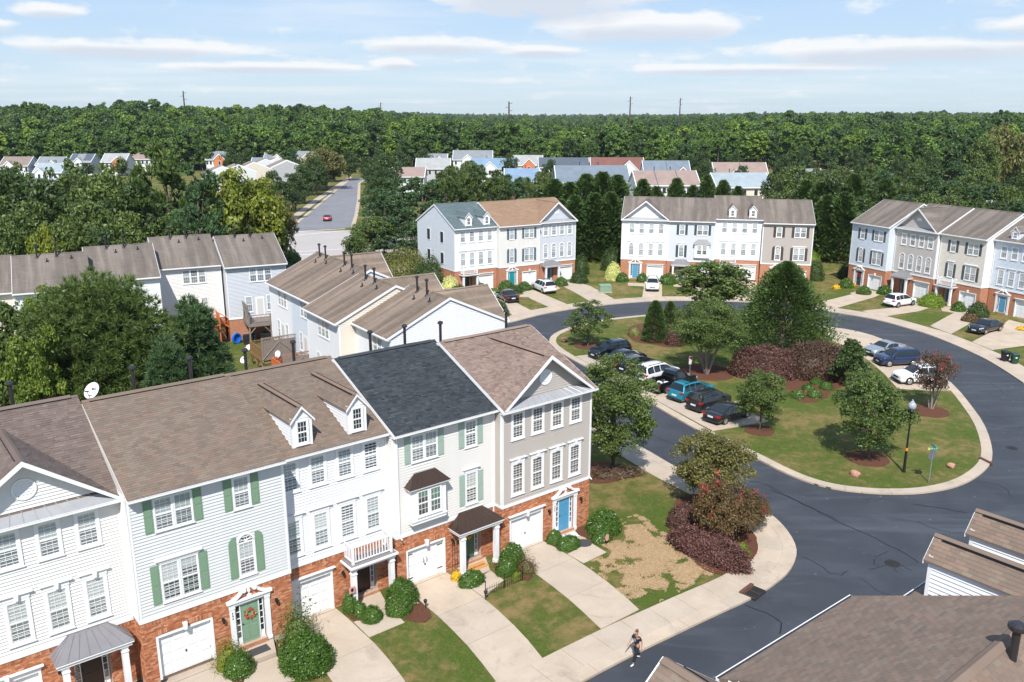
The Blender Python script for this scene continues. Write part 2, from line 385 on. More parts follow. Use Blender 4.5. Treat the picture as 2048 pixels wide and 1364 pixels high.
def foliage(name, cols, transl=.3, big=.5, rough=.5, spec=.4, gain=2.1, obj=.3):
    cols = [mul(c, gain) for c in cols]
    t = NT(name); rnd = t.n('ShaderNodeNewGeometry').outputs['Random Per Island']
    c = t.ramp(rnd, [(i / max(1, len(cols) - 1), x) for i, x in enumerate(cols)])
    f = t.noise(big, 3, .6, t.coord('World')); c = t.mix(t.ramp(f, [(.35, 0), (.7, .55)]), c, mul(cols[0], .75))
    ri = t.n('ShaderNodeObjectInfo').outputs['Random']
    c = t.mix(t.m('MULTIPLY', ri, obj), c, mul(cols[-1], .9))
    t.color(c); t.set(rough, 0, spec)
    tr = t.n('ShaderNodeBsdfTranslucent'); t.l(t.mix(.5, c, (.10, .16, .02, 1)), tr.inputs[0]); mx = t.n('ShaderNodeMixShader'); mx.inputs[0].default_value = transl
    t.l(t.p.outputs[0], mx.inputs[1]); t.l(tr.outputs[0], mx.inputs[2]); t.l(mx.outputs[0], t.out.inputs[0]); return t.mat
M_['f_oak'] = foliage('leaves_oak', [(.024, .042, .009, 1), (.042, .068, .014, 1), (.062, .092, .020, 1), (.09, .12, .03, 1)])
M_['f_dark'] = foliage('leaves_dark', [(.016, .030, .008, 1), (.028, .050, .012, 1), (.046, .072, .018, 1)])
M_['f_olive'] = foliage('leaves_olive', [(.05, .06, .015, 1), (.085, .095, .022, 1), (.11, .115, .03, 1), (.10, .06, .03, 1)])
M_['f_yel'] = foliage('leaves_yellow_green', [(.045, .065, .010, 1), (.08, .11, .012, 1), (.12, .15, .016, 1), (.16, .16, .018, 1)], .35)
M_['f_pine'] = foliage('needles_pine', [(.014, .028, .007, 1), (.020, .037, .009, 1), (.036, .060, .013, 1), (.056, .084, .018, 1), (.08, .105, .028, 1)], .3, gain=2.6)
M_['f_pineb'] = foliage('needles_pine_bluish', [(.022, .045, .018, 1), (.04, .075, .025, 1), (.06, .10, .04, 1)], .2)
M_['f_cyp'] = foliage('sprays_cypress', [(.018, .038, .010, 1), (.035, .062, .014, 1), (.055, .088, .020, 1)], .2)
M_['f_box'] = foliage('leaves_boxwood', [(.024, .056, .008, 1), (.042, .085, .012, 1), (.062, .11, .018, 1)], .3, 1.5, .35, .5)
M_['f_lime'] = foliage('leaves_lime', [(.055, .10, .01, 1), (.10, .16, .015, 1), (.16, .20, .025, 1)], .35)
M_['f_purple'] = foliage('leaves_purple', [(.045, .018, .018, 1), (.075, .028, .028, 1), (.10, .045, .038, 1), (.06, .045, .025, 1)], .2)
M_['f_plum'] = foliage('leaves_plum_brown', [(.04, .022, .018, 1), (.065, .034, .024, 1), (.075, .055, .03, 1)], .2)
M_['f_red'] = foliage('leaves_bronze', [(.045, .03, .015, 1), (.08, .05, .02, 1), (.055, .075, .02, 1), (.13, .045, .03, 1)], .25)
M_['f_straw'] = foliage('leaves_variegated', [(.20, .24, .06, 1), (.42, .42, .16, 1), (.5, .48, .22, 1)], .3)
M_['f_flower'] = plain('flowers_crimson', (.45, .02, .04, 1), .6)
M_['f_yflower'] = plain('flowers_yellow', (.75, .42, .01, 1), .6)
def woodmat():
    m = foliage('canopy_far', [(.018, .032, .010, 1), (.032, .052, .014, 1), (.048, .070, .018, 1)], .2, .02, gain=1.05, obj=0)
    t = m.node_tree; p = [n for n in t.nodes if n.type == 'BSDF_PRINCIPLED'][0]; src = p.inputs['Base Color'].links[0].from_socket
    oi = t.nodes.new('ShaderNodeObjectInfo'); r = t.nodes.new('ShaderNodeValToRGB'); t.links.new(oi.outputs['Random'], r.inputs[0]); e = r.color_ramp.elements
    cs = [(0, (1.4, 1.8, 1.5)), (.2, (2.1, 2.5, 1.6)), (.4, (3.0, 3.4, 1.8)), (.6, (3.8, 4.1, 2.0)), (.75, (2.0, 2.6, 1.9)), (.9, (4.9, 5.2, 2.1)), (1, (6.2, 5.8, 2.2))]
    while len(e) < len(cs): e.new(.5)
    for i, (q, c) in enumerate(cs): e[i].position = q; e[i].color = (*c, 1)
    mx = t.nodes.new('ShaderNodeMix'); mx.data_type = 'RGBA'; mx.blend_type = 'MULTIPLY'; mx.inputs[0].default_value = 1; t.links.new(src, mx.inputs[6]); t.links.new(r.outputs[0], mx.inputs[7]); t.links.new(mx.outputs[2], p.inputs['Base Color']); return m
M_['f_wood'] = woodmat()
M_['bark'] = plain('bark', (.13, .10, .08, 1), .9, var=.3, scale=8)
M_['barklt'] = plain('bark_pale', (.30, .25, .21, 1), .85, var=.25, scale=8)
# ------------------------------------------------------------------ ground, roads, kerbs
from mathutils.geometry import tessellate_polygon
AZA = 51.1
def axes(az): a = radians(az); return Vector((sin(a), cos(a), 0)), Vector((sin(a + pi / 2), cos(a + pi / 2), 0))
UA, NA = axes(AZA)
OA = at(1004, 1017.8, 3.0); OA.z = 0
def A(s, n, z=0.0): p = OA + UA * s + NA * n; return Vector((p.x, p.y, z))
def grassmat(name, dry=.5, far=False):
    t = NT(name); co = t.coord('World')
    fine = t.noise(9.0, 6, .7, co); mid = t.noise(1.1, 9, .74, co, .3); big = t.noise(.16, 4, .6, co)
    c = t.ramp(fine, [(.28, (.045, .072, .012, 1)), (.5, (.085, .122, .020, 1)), (.72, (.14, .17, .040, 1))])
    c = t.mix(t.ramp(big, [(.40, 0), (.60, .75)]), c, (.145, .135, .040, 1))
    md = t.noise(2.6, 7, .75, t.coord('World', (1, 1, 1)), .6); c = t.mix(t.ramp(md, [(.36, 0), (.66, .55)]), c, (.038, .066, .010, 1)); c = t.mix(t.ramp(t.noise(.7, 8, .8, co, 1.2), [(.55, 0), (.68, .5)]), c, (.20, .115, .055, 1))
    st = t.noise(26, 3, .7, co)
    dryc = t.ramp(st, [(.3, (.16, .10, .045, 1)), (.55, (.30, .20, .095, 1)), (.8, (.42, .31, .16, 1))])
    k = t.m('MULTIPLY', t.ramp(t.m('ADD', mid, t.m('MULTIPLY', t.m('SUBTRACT', big, .5), .8)), [(.47, 0), (.66, 1)]), dry)
    c = t.mix(k, c, dryc)
    t.color(c); t.bump(t.noise(22, 4, .8, co), .8, .06); return t.set(.95, 0, .15)
M_['grass'] = grassmat('grass', .75)
M_['grass_lush'] = grassmat('grass_lush', .6)
M_['grass_dry'] = grassmat('grass_dry', 1.0)
def concmat():
    t = NT('concrete'); co = t.coord('World'); f = t.noise(.6, 6, .6, co, .4); g = t.noise(14, 5, .7, co)
    oi = t.n('ShaderNodeObjectInfo').outputs['Random']
    c = t.mix(t.ramp(f, [(.3, 0), (.7, 1)]), (.43, .345, .26, 1), (.54, .445, .345, 1)); c = t.mix(t.m('MULTIPLY', oi, .4), c, (.37, .335, .30, 1))
    c = t.mix(t.ramp(t.noise(.35, 6, .75, co, 1.0), [(.56, 0), (.72, .5)]), c, (.20, .165, .135, 1)); c = t.mix(t.ramp(g, [(.35, 0), (.75, .22)]), c, (.22, .18, .15, 1))
    t.color(c); t.bump(g, .2, .01); return t.set(.88, 0, .25)
M_['concrete'] = concmat()
def asphmat(name, a, b, chalk=.6):
    t = NT(name); co = t.coord('World'); f = t.noise(.22, 6, .62, co, .8); g = t.noise(60, 4, .8, co)
    sw = t.noise(1.0, 6, .6, t.coord('World', (.10, .55, 1)), .9)
    c = t.mix(t.ramp(f, [(.35, 0), (.7, 1)]), a, b)
    c = t.mix(t.m('MULTIPLY', t.ramp(sw, [(.52, 0), (.74, 1)]), chalk), c, mul(b, 1.9)); c = t.mix(t.ramp(g, [(.35, 0), (.8, .5)]), c, mul(b, 1.7))
    sp = t.noise(3.0, 3, .5, co); c = t.mix(t.ramp(sp, [(.70, 0), (.76, .35)]), c, (.30, .31, .33, 1))
    t.color(c); t.bump(g, .35, .008); t.set(.78, 0, .35); t.l(t.ramp(f, [(.3, .62), (.7, .9)]), t.p.inputs['Roughness']); return t.mat
M_['asphalt'] = asphmat('asphalt_dark', (.028, .031, .038, 1), (.047, .053, .064, 1))
M_['asphalt_old'] = asphmat('asphalt_old', (.15, .15, .165, 1), (.20, .20, .215, 1), .15)
M_['asphalt_pale'] = asphmat('asphalt_pale', (.33, .30, .285, 1), (.38, .35, .33, 1), .1)
M_['paint'] = plain('road_paint', (.72, .72, .70, 1), .8, var=.12, scale=3)
M_['seal'] = plain('crack_sealant', (.008, .008, .010, 1), .5)
def mulchmat(name, a, b):
    t = NT(name); co = t.coord('World'); f = t.noise(16, 5, .8, co); c = t.ramp(f, [(.3, mul(a, .45)), (.5, a), (.75, b)]); t.color(c); t.bump(f, 1.0, .06); return t.set(.95, 0, .1)
M_['mulch'] = mulchmat('mulch', (.125, .055, .035, 1), (.24, .12, .08, 1))
M_['straw'] = mulchmat('straw', (.42, .29, .16, 1), (.60, .46, .28, 1))
M_['clay'] = mulchmat('red_clay', (.34, .15, .075, 1), (.45, .22, .12, 1))
def flat(name, pts, mat, z, holes=(), kind='structure', parent=None, thick=0):
    loops = [[Vector((p[0], p[1], z)) for p in pts]] + [[Vector((p[0], p[1], z)) for p in h] for h in holes]
    tris = tessellate_polygon(loops); V = [v for l in loops for v in l]; m = MB()
    fs = []
    for t in tris:
        a, b, c = (V[i] for i in t); fs.append(tuple(t) if (b - a).cross(c - a).z > 0 else tuple(reversed(t)))
    m.add(V, fs)
    if thick:
        k = 0
        for l in loops:
            n = len(l); ar = sum(l[i].x * l[(i + 1) % n].y - l[(i + 1) % n].x * l[i].y for i in range(n)); ccw = ar > 0
            low = [Vector((v.x, v.y, z - thick)) for v in l]; b = len(m.v); m.v += [tuple(v) for v in l] + [tuple(v) for v in low]
            for i in range(n):
                q = (b + i, b + n + i, b + n + (i + 1) % n, b + (i + 1) % n); q = q if ccw else tuple(reversed(q)); m.f.append(q); m.m.append(0)
    o = m.build(name, mat, parent)
    if kind: o['kind'] = kind
    return o
def smooth(pts, closed=True, it=2):
    P = [Vector((p[0], p[1])) for p in pts]
    for _ in range(it):
        Q = []; n = len(P)
        for i in range(n if closed else n - 1):
            a, b = P[i], P[(i + 1) % n]
            if not closed and i == 0: Q.append(a)
            Q += [a * .75 + b * .25, a * .25 + b * .75]
            if not closed and i == n - 2: Q.append(b)
        P = Q
    return P
def g2(*pts): return [at(x, y, 0).xy for x, y in pts]
def resample(P, step, closed=False):
    P = [Vector((p[0], p[1])) for p in P]
    if closed: P = P + [P[0]]
    L = [0]
    for a, b in zip(P, P[1:]): L.append(L[-1] + (b - a).length)
    n = max(2, int(round(L[-1] / step))); out = []; j = 0
    for i in range(n + 1):
        d = L[-1] * i / n
        while j < len(L) - 2 and L[j + 1] < d: j += 1
        t = (d - L[j]) / max(1e-6, L[j + 1] - L[j]); out.append(P[j].lerp(P[j + 1], min(1, t)))
    return out
def offs(P, d, closed=False):
    n = len(P); out = []
    for i in range(n):
        a = P[i - 1] if (i > 0 or closed) else P[i]; b = P[(i + 1) % n] if (i < n - 1 or closed) else P[i]
        t = (b - a).normalized(); out.append(P[i] + Vector((-t.y, t.x)) * d)
    return out
def strip(root, name, P, d0, d1, z0, z1, mat, step, gap=.022, closed=False, z0b=None):
    Q = resample(P, step / 4, closed); a = offs(Q, d0); b = offs(Q, d1)
    for i in range(0, len(Q) - 1, 4):
        j = min(i + 4, len(Q) - 1); L = [(p, q) for p, q in zip(a[i:j + 1], b[i:j + 1])]
        if len(L) < 2: continue
        # small joint at the end
        L[-1] = (L[-1][0].lerp(L[-2][0], gap * 4 / step), L[-1][1].lerp(L[-2][1], gap * 4 / step))
        m = MB(); n = len(L); vs = [(p.x, p.y, z0b if z0b is not None else z1) for p, q in L] + [(q.x, q.y, z1) for p, q in L] + [(p.x, p.y, z0) for p, q in L] + [(q.x, q.y, z0) for p, q in L]
        fs = []
        for k in range(n - 1): fs += [(k, k + 1, n + k + 1, n + k), (k, 2 * n + k, 2 * n + k + 1, k + 1), (n + k + 1, 3 * n + k + 1, 3 * n + k, n + k)]
        fs += [(0, n, 3 * n, 2 * n), (n - 1, 3 * n - 1, 4 * n - 1, 2 * n - 1)]
        p, q = Vector(vs[0]), Vector(vs[1]); r = Vector(vs[n])
        if (q - p).cross(r - p).z < 0: fs = [tuple(reversed(f)) for f in fs]
        m.add(vs, fs); m.build(name, mat, root)
    return root
ZR = -0.09   # asphalt level
curbA = [A(-45, 10.9).xy, A(-20, 10.9).xy] + g2((1160, 1364), (1280, 1300.6), (1355, 1265), (1430, 1229), (1505, 1195.6), (1550, 1167.5), (1580, 1141), (1594, 1111), (1591, 1088.7), (1576, 1062.5), (1553.7, 1038), (1527.5, 1019), (1490, 1001), (1430, 973), (1348.7, 933), (1301.8, 905))
west = [Vector(p) for p in ((6.6, 67), (3.2, 74), (.2, 81), (-4, 88), (-12, 98), (-30, 122), (-44, 142))]
crossS = [Vector(p) for p in ((-60, 138), (-130, 110), (-140, 138), (-75, 165), (-58, 178), (-53, 182))]
bside = [Vector(p) for p in ((-30, 190), (-20, 176), (40, 212), (48, 200), (-12, 163), (-25, 152), (-24, 138), (-8, 111), (-4, 104.5))]
far = g2((1007, 647), (1035, 641), (1071, 631), (1110, 623), (1159, 615), (1213, 609), (1260, 604.5), (1317, 601), (1361, 600.5), (1440, 601), (1540, 606), (1640, 620), (1679, 625.5), (1719, 632), (1764, 641), (1811, 654.5), (1851, 666), (1890, 681), (1930, 698), (1970, 716.6), (2009, 740), (2048, 766))
east = [Vector(p) for p in ((54, 70), (66, 58), (100, 40), (95, 26), (60, 40))]
south = [A(40, 17.9).xy, A(20, 17.9).xy, A(-45, 17.9).xy]
curbAs = smooth(curbA, False, 1); wests = smooth([curbA[-1]] + west, False, 2)
loop = curbAs + wests[2:] + crossS[3:4] + [Vector((-53, 160))] + [Vector((-36, 158))] + bside[5:] + smooth(far, False, 1) + east + south
# wide ground with hills beyond; the near field is flat with the road cut into it
def hill(x, y):
    d = max(0.0, (y - 330) / 300); d = min(1, d); d = d * d * (3 - 2 * d)
    left = 1 / (1 + math.exp((x + .12 * y + 0) / (.035 * y + 1)))
    right = 1 / (1 + math.exp(-(x - .22 * y) / (.05 * y + 1)))
    h = d * (14.0 * left + 9.0 * right - 3.0 + 1.2 * sin(x / 90 + 1) * cos(y / 130))
    h += max(0, (y - 1500) / 1500) * 4
    return h
big_out = [Vector(p) for p in ((-330, -60), (330, -60), (330, 330), (-330, 330))]
street_hole = [Vector(p) for p in ()]
ground = flat('ground', big_out, M_['grass'], 0.0, [loop])
gm = MB(); nx, ny = 60, 46; gv = []; 
for j in range(ny + 1):
    y = 329.5 + (j / ny) ** 1.8 * 4400
    for i in range(nx + 1):
        x = (i / nx - .5) * (1.0 + 0) * (y * 1.9 + 400); gv.append((x, y, hill(x, y) - .02))
gm.add(gv, [(j * (nx + 1) + i, j * (nx + 1) + i + 1, (j + 1) * (nx + 1) + i + 1, (j + 1) * (nx + 1) + i) for j in range(ny) for i in range(nx)])
tag(gm.build('terrain', M_['grass'], smooth=True), kind='structure')
sk = MB(); sk.add([(-5000, -300, -.3), (5000, -300, -.3), (5000, 330, -.3), (-5000, 330, -.3)], [(0, 1, 2, 3)]); tag(sk.build('outlying_ground', M_['grass']), kind='structure')
road = flat('road', loop, M_['asphalt'], ZR)
m = MB()
for a, b in zip(loop, loop[1:] + loop[:1]): m.add([(a.x, a.y, .0), (b.x, b.y, .0), (b.x, b.y, ZR - .05), (a.x, a.y, ZR - .05)], [(0, 1, 2, 3)])
tag(m.build('road_edge', M_['concrete']), kind='structure')
# cross street and the street that runs away from it
inter = flat('street_crossing', [(-53.2, 182.6), (-56, 160), (-75, 148), (-140, 120), (-130, 96), (-60, 128), (-46, 141.5), (-27, 141), (-22, 148), (40, 190), (48, 212), (-22, 186), (-35.5, 186)], M_['asphalt_pale'], .012)
upR = g2((716, 366), (714, 400), (709, 430), (701, 455)); upL = g2((577, 463), (600, 443.5), (640, 410), (668, 386), (693, 366))
ext_ = [Vector((-70, 400)), Vector((-58, 400))]
upstreet = flat('street', [upL[0], *upL[1:], ext_[0], ext_[1], *upR], M_['asphalt_old'], .016)
ml = MB()
def line(pa, pb, w, z=.022):
    a = at(*pa, 0); b = at(*pb, 0); n = (b - a).cross(Vector((0, 0, 1))).normalized() * w / 2
    q = [a + n, b + n, b - n, a - n]; q = [Vector((p.x, p.y, z)) for p in q]
    if (q[1] - q[0]).cross(q[2] - q[0]).z < 0: q.reverse()
    ml.add(q, [(0, 1, 2, 3)])
line((550, 474.5), (689, 461.5), .35); line((586, 463.5), (690, 457.5), .6); line((564.5, 505.5), (712, 496.5), .35); line((588, 511), (640, 507), .35)
tag(ml.build('crossing_lines', M_['paint']), kind='structure')
k = empty('street_kerb'); tag(k, kind='structure')
strip(k, 'kerb_segment', upL + [ext_[0]], .0, .9, -.05, .06, M_['concrete'], 12); strip(k, 'kerb_segment', [ext_[1]] + upR, .0, .9, -.05, .06, M_['concrete'], 12)
k = empty('street_sidewalk'); tag(k, kind='structure')
strip(k, 'sidewalk_slab', g2((545, 482), (575, 463), (600, 432), (640, 400), (704, 356)), 0, 2.0, -.05, .05, M_['concrete'], 8)
strip(k, 'sidewalk_slab', g2((742, 410), (728, 440), (716, 470)), 0, 1.8, -.05, .05, M_['concrete'], 8)
# main island
isl_px = [(1220, 637), (1180, 643), (1130, 657), (1103, 670), (1097, 684), (1110, 698), (1150, 722), (1205, 750), (1264, 783), (1317, 815), (1364, 842), (1410.6, 867.7), (1460, 890), (1509, 914), (1567, 944), (1619, 965), (1671, 978), (1742, 986), (1809.5, 987.5), (1858.5, 984), (1910, 974), (1947, 958), (1975, 936), (1985.8, 915), (1981, 880.8), (1966, 844), (1941, 810), (1917, 780), (1882, 747), (1850, 722), (1800, 695), (1756, 674), (1705, 660), (1650, 653), (1580, 640), (1500, 628), (1400, 622), (1287, 630)]
isl = smooth(g2(*isl_px), True, 1)
island = flat('island', isl, M_['grass_lush'], .02, thick=.15)
def ccw(P): return sum(P[i].x * P[(i + 1) % len(P)].y - P[(i + 1) % len(P)].x * P[i].y for i in range(len(P))) > 0
islr = isl if ccw(isl) else isl[::-1]
k = empty('island_kerb'); tag(k, kind='structure'); strip(k, 'kerb_segment', islr, -.02, .72, -.12, .035, M_['concrete'], 3.0, closed=True, z0b=.026)
k = empty('kerb'); tag(k, kind='structure')
ca = curbAs if True else curbAs[::-1]
strip(k, 'kerb_segment', curbAs, -.02, .74, -.12, .03, M_['concrete'], 3.0, z0b=.026)
strip(k, 'kerb_segment', wests[:14], -.02, .74, -.12, .03, M_['concrete'], 3.0, z0b=.026)
fs = smooth(far, False, 1); strip(k, 'kerb_segment', fs, -.02, .74, -.12, .03, M_['concrete'], 3.0, z0b=.026)
k = empty('sidewalk'); tag(k, kind='structure')
strip(k, 'sidewalk_slab', curbAs + wests[2:14], .75, 2.35, -.05, .025, M_['concrete'], 1.9); 
strip(k, 'sidewalk_slab', fs, .75, 2.5, -.05, .025, M_['concrete'], 1.9)
# driveways and front walks of the near row
def slabs(name, polys, z=.02, mat='concrete'):
    r = empty(name); tag(r, kind='structure')
    for i, p in enumerate(polys): flat(name + '_slab', p, M_[mat], z + (i * .003 if len(polys) > 4 or name == 'driveway' else 0), kind=None, parent=r, thick=.06)
    return r
def drivepolys(s0, n0, sh=0.0):
    L = [(n0 + .12, .50), (n0 + 1.2, .36), (2.66, .3), (4.1, .17), (5.55, .0), (7.1, -.28), (8.62, -.6)]; R_ = [(n0 + .12, 3.06), (n0 + 1.2, 3.1), (2.66, 3.08), (4.1, 2.97), (5.55, 2.78), (7.1, 2.5), (8.62, 2.12)]
    out = []
    for i in (0, 2, 4):
        a, b, c = L[i:i + 3]; d, e, f = R_[i:i + 3]; g = .014
        out.append([A(s0 + sh + s, n + o).xy for (n, s), o in zip((a, b, c, f, e, d), (g, 0, -g, -g, 0, g))])
    g = .05; out.append([A(s0 + sh + s, n).xy for s, n in ((.5, n0 - .3), (3.06, n0 - .3), (3.06, n0 + .1), (.5, n0 + .1))])
    return out
NU = {'u1': (-26.15, -1.5), 'u2': (-19.35, -.42), 'u3': (-12.5, -1.25), 'u4': (-6.5, -.63), 'u5': (0, 0)}
slabs('driveway', drivepolys(*NU['u1'])); slabs('driveway', drivepolys(*NU['u2'])); slabs('driveway', drivepolys(*NU['u3'], -.45)); slabs('driveway', drivepolys(*NU['u4'])); slabs('driveway', drivepolys(*NU['u5']))
def wk(s0, pts): return [A(s0 + s, n).xy for s, n in pts]
slabs('front_walk', [wk(0, [(3.13, 2.1), (3.13, 3.44), (5.03, 3.35), (5.1, 1.9)]), wk(0, [(3.95, 1.86), (5.1, 1.86), (5.7, .05), (3.9, .05)])], .025)
slabs('front_walk', [wk(-6.5, [(3.13, 1.3), (3.13, 2.8), (3.75, 2.5), (5.0, 2.05), (5.05, .8)]), wk(-6.5, [(3.9, .76), (5.06, .76), (5.75, -.58), (3.75, -.58)])], .025)
slabs('front_walk', [wk(-12.5, [(2.72, .5), (2.68, 2.1), (4.68, 2.1), (4.76, .42)]), wk(-12.5, [(3.2, .38), (4.78, .38), (5.2, -1.2), (3.1, -1.2)])], .025)
slabs('front_walk', [wk(-19.35, [(3.98, .75), (3.1, 2.3), (5.3, 2.9), (5.4, .8)])], .06); r_ = empty('front_walk'); tag(r_, kind='structure'); flat('front_walk_slab', wk(-19.35, [(3.95, .7), (5.4, .75), (5.75, -.38), (3.75, -.38)]), M_['concrete'], .27, kind=None, parent=r_, thick=.3)
slabs('front_walk', [wk(-26.15, [(3.2, .4), (3.2, 2.0), (5.6, 2.0), (5.6, .4)]), wk(-26.15, [(3.7, .36), (5.6, .36), (5.9, -1.46), (3.6, -1.46)])], .025)
# driveways of the far rows: concrete forecourts with lawn panels between
def pxp(*pts): return g2(*pts)
slabs('driveway', [pxp((952, 585), (990, 583), (1064, 622), (1028, 632), (975, 605)), pxp((1042, 584), (1066, 580), (1140, 611), (1104, 617), (1062, 598)), pxp((1112, 566), (1150, 563), (1180, 572), (1228, 598), (1182, 604), (1150, 585)), pxp((1040, 590), (1062, 586), (1058, 594), (1038, 594)), pxp((1085, 571), (1112, 570), (1120, 577), (1110, 582))], .018)
slabs('driveway', [pxp((1289, 566), (1324, 567), (1324, 596), (1284, 597)), pxp((1380, 566), (1405, 566), (1420, 596), (1380, 596)), pxp((1468, 561), (1512, 561), (1518, 598), (1468, 596)), pxp((1573, 566), (1608, 566), (1622, 604), (1580, 600)), pxp((1256, 566), (1288, 567), (1288, 573), (1256, 571)), pxp((1347, 567), (1375, 567), (1375, 575), (1347, 573)), pxp((1536, 566), (1572, 568), (1572, 574), (1536, 573))], .018)
slabs('driveway', [pxp((1738, 580), (1766, 586), (1750, 594), (1674, 616), (1632, 608), (1650, 602)), pxp((1828, 606), (1868, 612), (1840, 622), (1762, 634), (1724, 622), (1780, 616)), pxp((1925, 618), (1962, 626), (1935, 650), (1902, 668), (1860, 652), (1900, 630)), pxp((2018, 640), (2060, 650), (2060, 690), (1984, 700), (1944, 684), (1990, 660)), pxp((1700, 586), (1740, 578), (1745, 583), (1712, 596)), pxp((1800, 604), (1828, 600), (1830, 608), (1800, 612)), pxp((1880, 612), (1925, 618), (1925, 628), (1884, 622))], .018)
# parking bays on the island
bay1 = [Vector(p) for p in ()]
e0 = at(1150, 713, 0).xy; e1 = at(1424, 863, 0).xy; dd = (e1 - e0).normalized(); nn = Vector((-dd.y, dd.x)); nn = nn if nn.x > 0 else -nn
BAY0, BAYD, BAYN = e0, dd, nn
L_ = (e1 - e0).length; npan = 9
slabs('parking_bay', [[e0 + dd * (L_ * i / npan + .01) + nn * .05, e0 + dd * (L_ * (i + 1) / npan - .01) + nn * .05, e0 + dd * (L_ * (i + 1) / npan - .01) + nn * 5.6, e0 + dd * (L_ * i / npan + .01) + nn * 5.6] for i in range(npan)], .045)
slabs('parking_bay', [pxp((1655, 656), (1706, 662), (1757, 676), (1800, 697), (1775, 706), (1738, 722), (1700, 697), (1655, 678)), pxp((1801, 698), (1850, 723), (1882, 748), (1915, 781), (1860, 782), (1795, 778), (1770, 750), (1739, 723), (1776, 707))], .045)
# mulch beds
def bed(pts, mat='mulch', z=.05, seed=1):
    r = random.Random(seed); P = resample(smooth(pts, True, 2), .5, True)[:-1]; P = [p + Vector((r.uniform(-.06, .06), r.uniform(-.06, .06))) for p in P]
    return flat('mulch_bed' if mat == 'mulch' else ('straw_patch' if mat == 'straw' else 'clay_patch'), P, M_[mat], z, thick=.05)
bed(g2((1345, 1000), (1350, 1060), (1372, 1112), (1420, 1150), (1448, 1150), (1492, 1128), (1516, 1108), (1517, 1090), (1508, 1066), (1470, 1030), (1430, 1003), (1385, 985)), seed=2)
bed(g2((1255, 655), (1253, 670), (1268, 685), (1310, 690), (1340, 697), (1350, 690), (1340, 650), (1290, 645)), seed=3)
bed(g2((1480, 740), (1560, 750), (1575, 785), (1585, 800), (1615, 808), (1650, 800), (1665, 780), (1700, 770), (1740, 745), (1680, 690), (1560, 690), (1480, 700)), seed=4)
def disc(px, py, r, mat='mulch', seed=5): c = at(px, py, 0).xy; bed([c + Vector((cos(a), sin(a))) * r for a in [2 * pi * i / 10 for i in range(10)]], mat, .06, seed)
disc(1176, 692, 1.6); disc(1412, 745, 2.9); disc(1519, 862, 1.25); disc(1735, 918, 1.6); disc(1858, 823, 1.7); disc(1195, 945, 2.0)
bed([A(3.15, 1.2).xy, A(3.1, .1).xy, A(3.9, .1).xy, A(3.9, 1.8).xy], seed=6); bed([A(5.2, .1).xy, A(6.9, .1).xy, A(7.6, 1.5).xy, A(6.6, 2.6).xy, A(5.3, 2.0).xy], seed=7)
bed([A(-.6, .0).xy, A(.3, .1).xy, A(.2, 2.9).xy, A(-.7, 3.0).xy, A(-1.3, 1.0).xy], seed=8); bed([A(-7.3, -.5).xy, A(-6.2, -.5).xy, A(-6.2, 2.6).xy, A(-7.5, 2.8).xy, A(-7.9, .5).xy], seed=9)
bed([A(-9.7, -1.0).xy, A(-9.1, -1.0).xy, A(-8.9, .4).xy, A(-9.8, .9).xy], seed=10); bed([A(-13.9, -.3).xy, A(-12.6, -.3).xy, A(-12.7, 3.4).xy, A(-14, 3.4).xy], seed=11)
bed([A(-16.2, -.3).xy, A(-15.5, -.3).xy, A(-15.5, 1.7).xy, A(-16.3, 1.8).xy], seed=12); bed([A(-3.4, .0).xy, A(-2.7, .0).xy, A(-2.7, 1.2).xy, A(-3.4, 1.2).xy], seed=13)
bed(g2((936, 600), (960, 596), (985, 622), (975, 628), (950, 612)), 'clay', seed=14)
STR = [(8.2, 1.7), (9.2, 2.2), (8.6, 3.6), (8.1, 4.6), (9.4, 6.3), (7.9, 8.1), (6.1, 8.7), (5.6, 7.6), (4.5, 8.3), (3.8, 7.2), (3.1, 6.2), (4.1, 5.2), (5.2, 5.6), (5.5, 4.8), (4.6, 3.9), (5.8, 3.3), (7.0, 3.0)]
def inpoly(x, y, P):
    c = False
    for (x1, y1), (x2, y2) in zip(P, P[1:] + P[:1]):
        if (y1 > y) != (y2 > y) and x < (x2 - x1) * (y - y1) / (y2 - y1) + x1: c = not c
    return c
def straw():
    import mathutils.noise as mn
    r = random.Random(9); m = MB()
    for i in range(75000):
        s, n = r.uniform(2.4, 10), r.uniform(1.0, 9.2); k = mn.noise(Vector((s * .8, n * .8, 0))) + .5 * mn.noise(Vector((s * 2.3, n * 2.3, 4)))
        if not inpoly(s, n, STR): k -= .5
        if s < 3.15 - max(0, n - 3.4) * .18 or n > 8.75 or (n < 3.5 and s < 5.4): continue
        if k < -.12 + r.uniform(-.34, .34): continue
        p = A(s, n, .012 + r.random() * .03); a = r.uniform(0, pi); l = r.uniform(.05, .12); w = r.uniform(.012, .03); d = Vector((cos(a), sin(a), r.uniform(-.1, .25))) * l; e = Vector((-sin(a), cos(a), 0)) * w
        m.add([p - d - e, p + d - e, p + d + e, p - d + e], [(0, 1, 2, 3)])
    tag(m.build('straw', M_['straw']), 'loose straw spread over the bare lawn beside the tan end house', 'straw', kind='stuff')
straw()
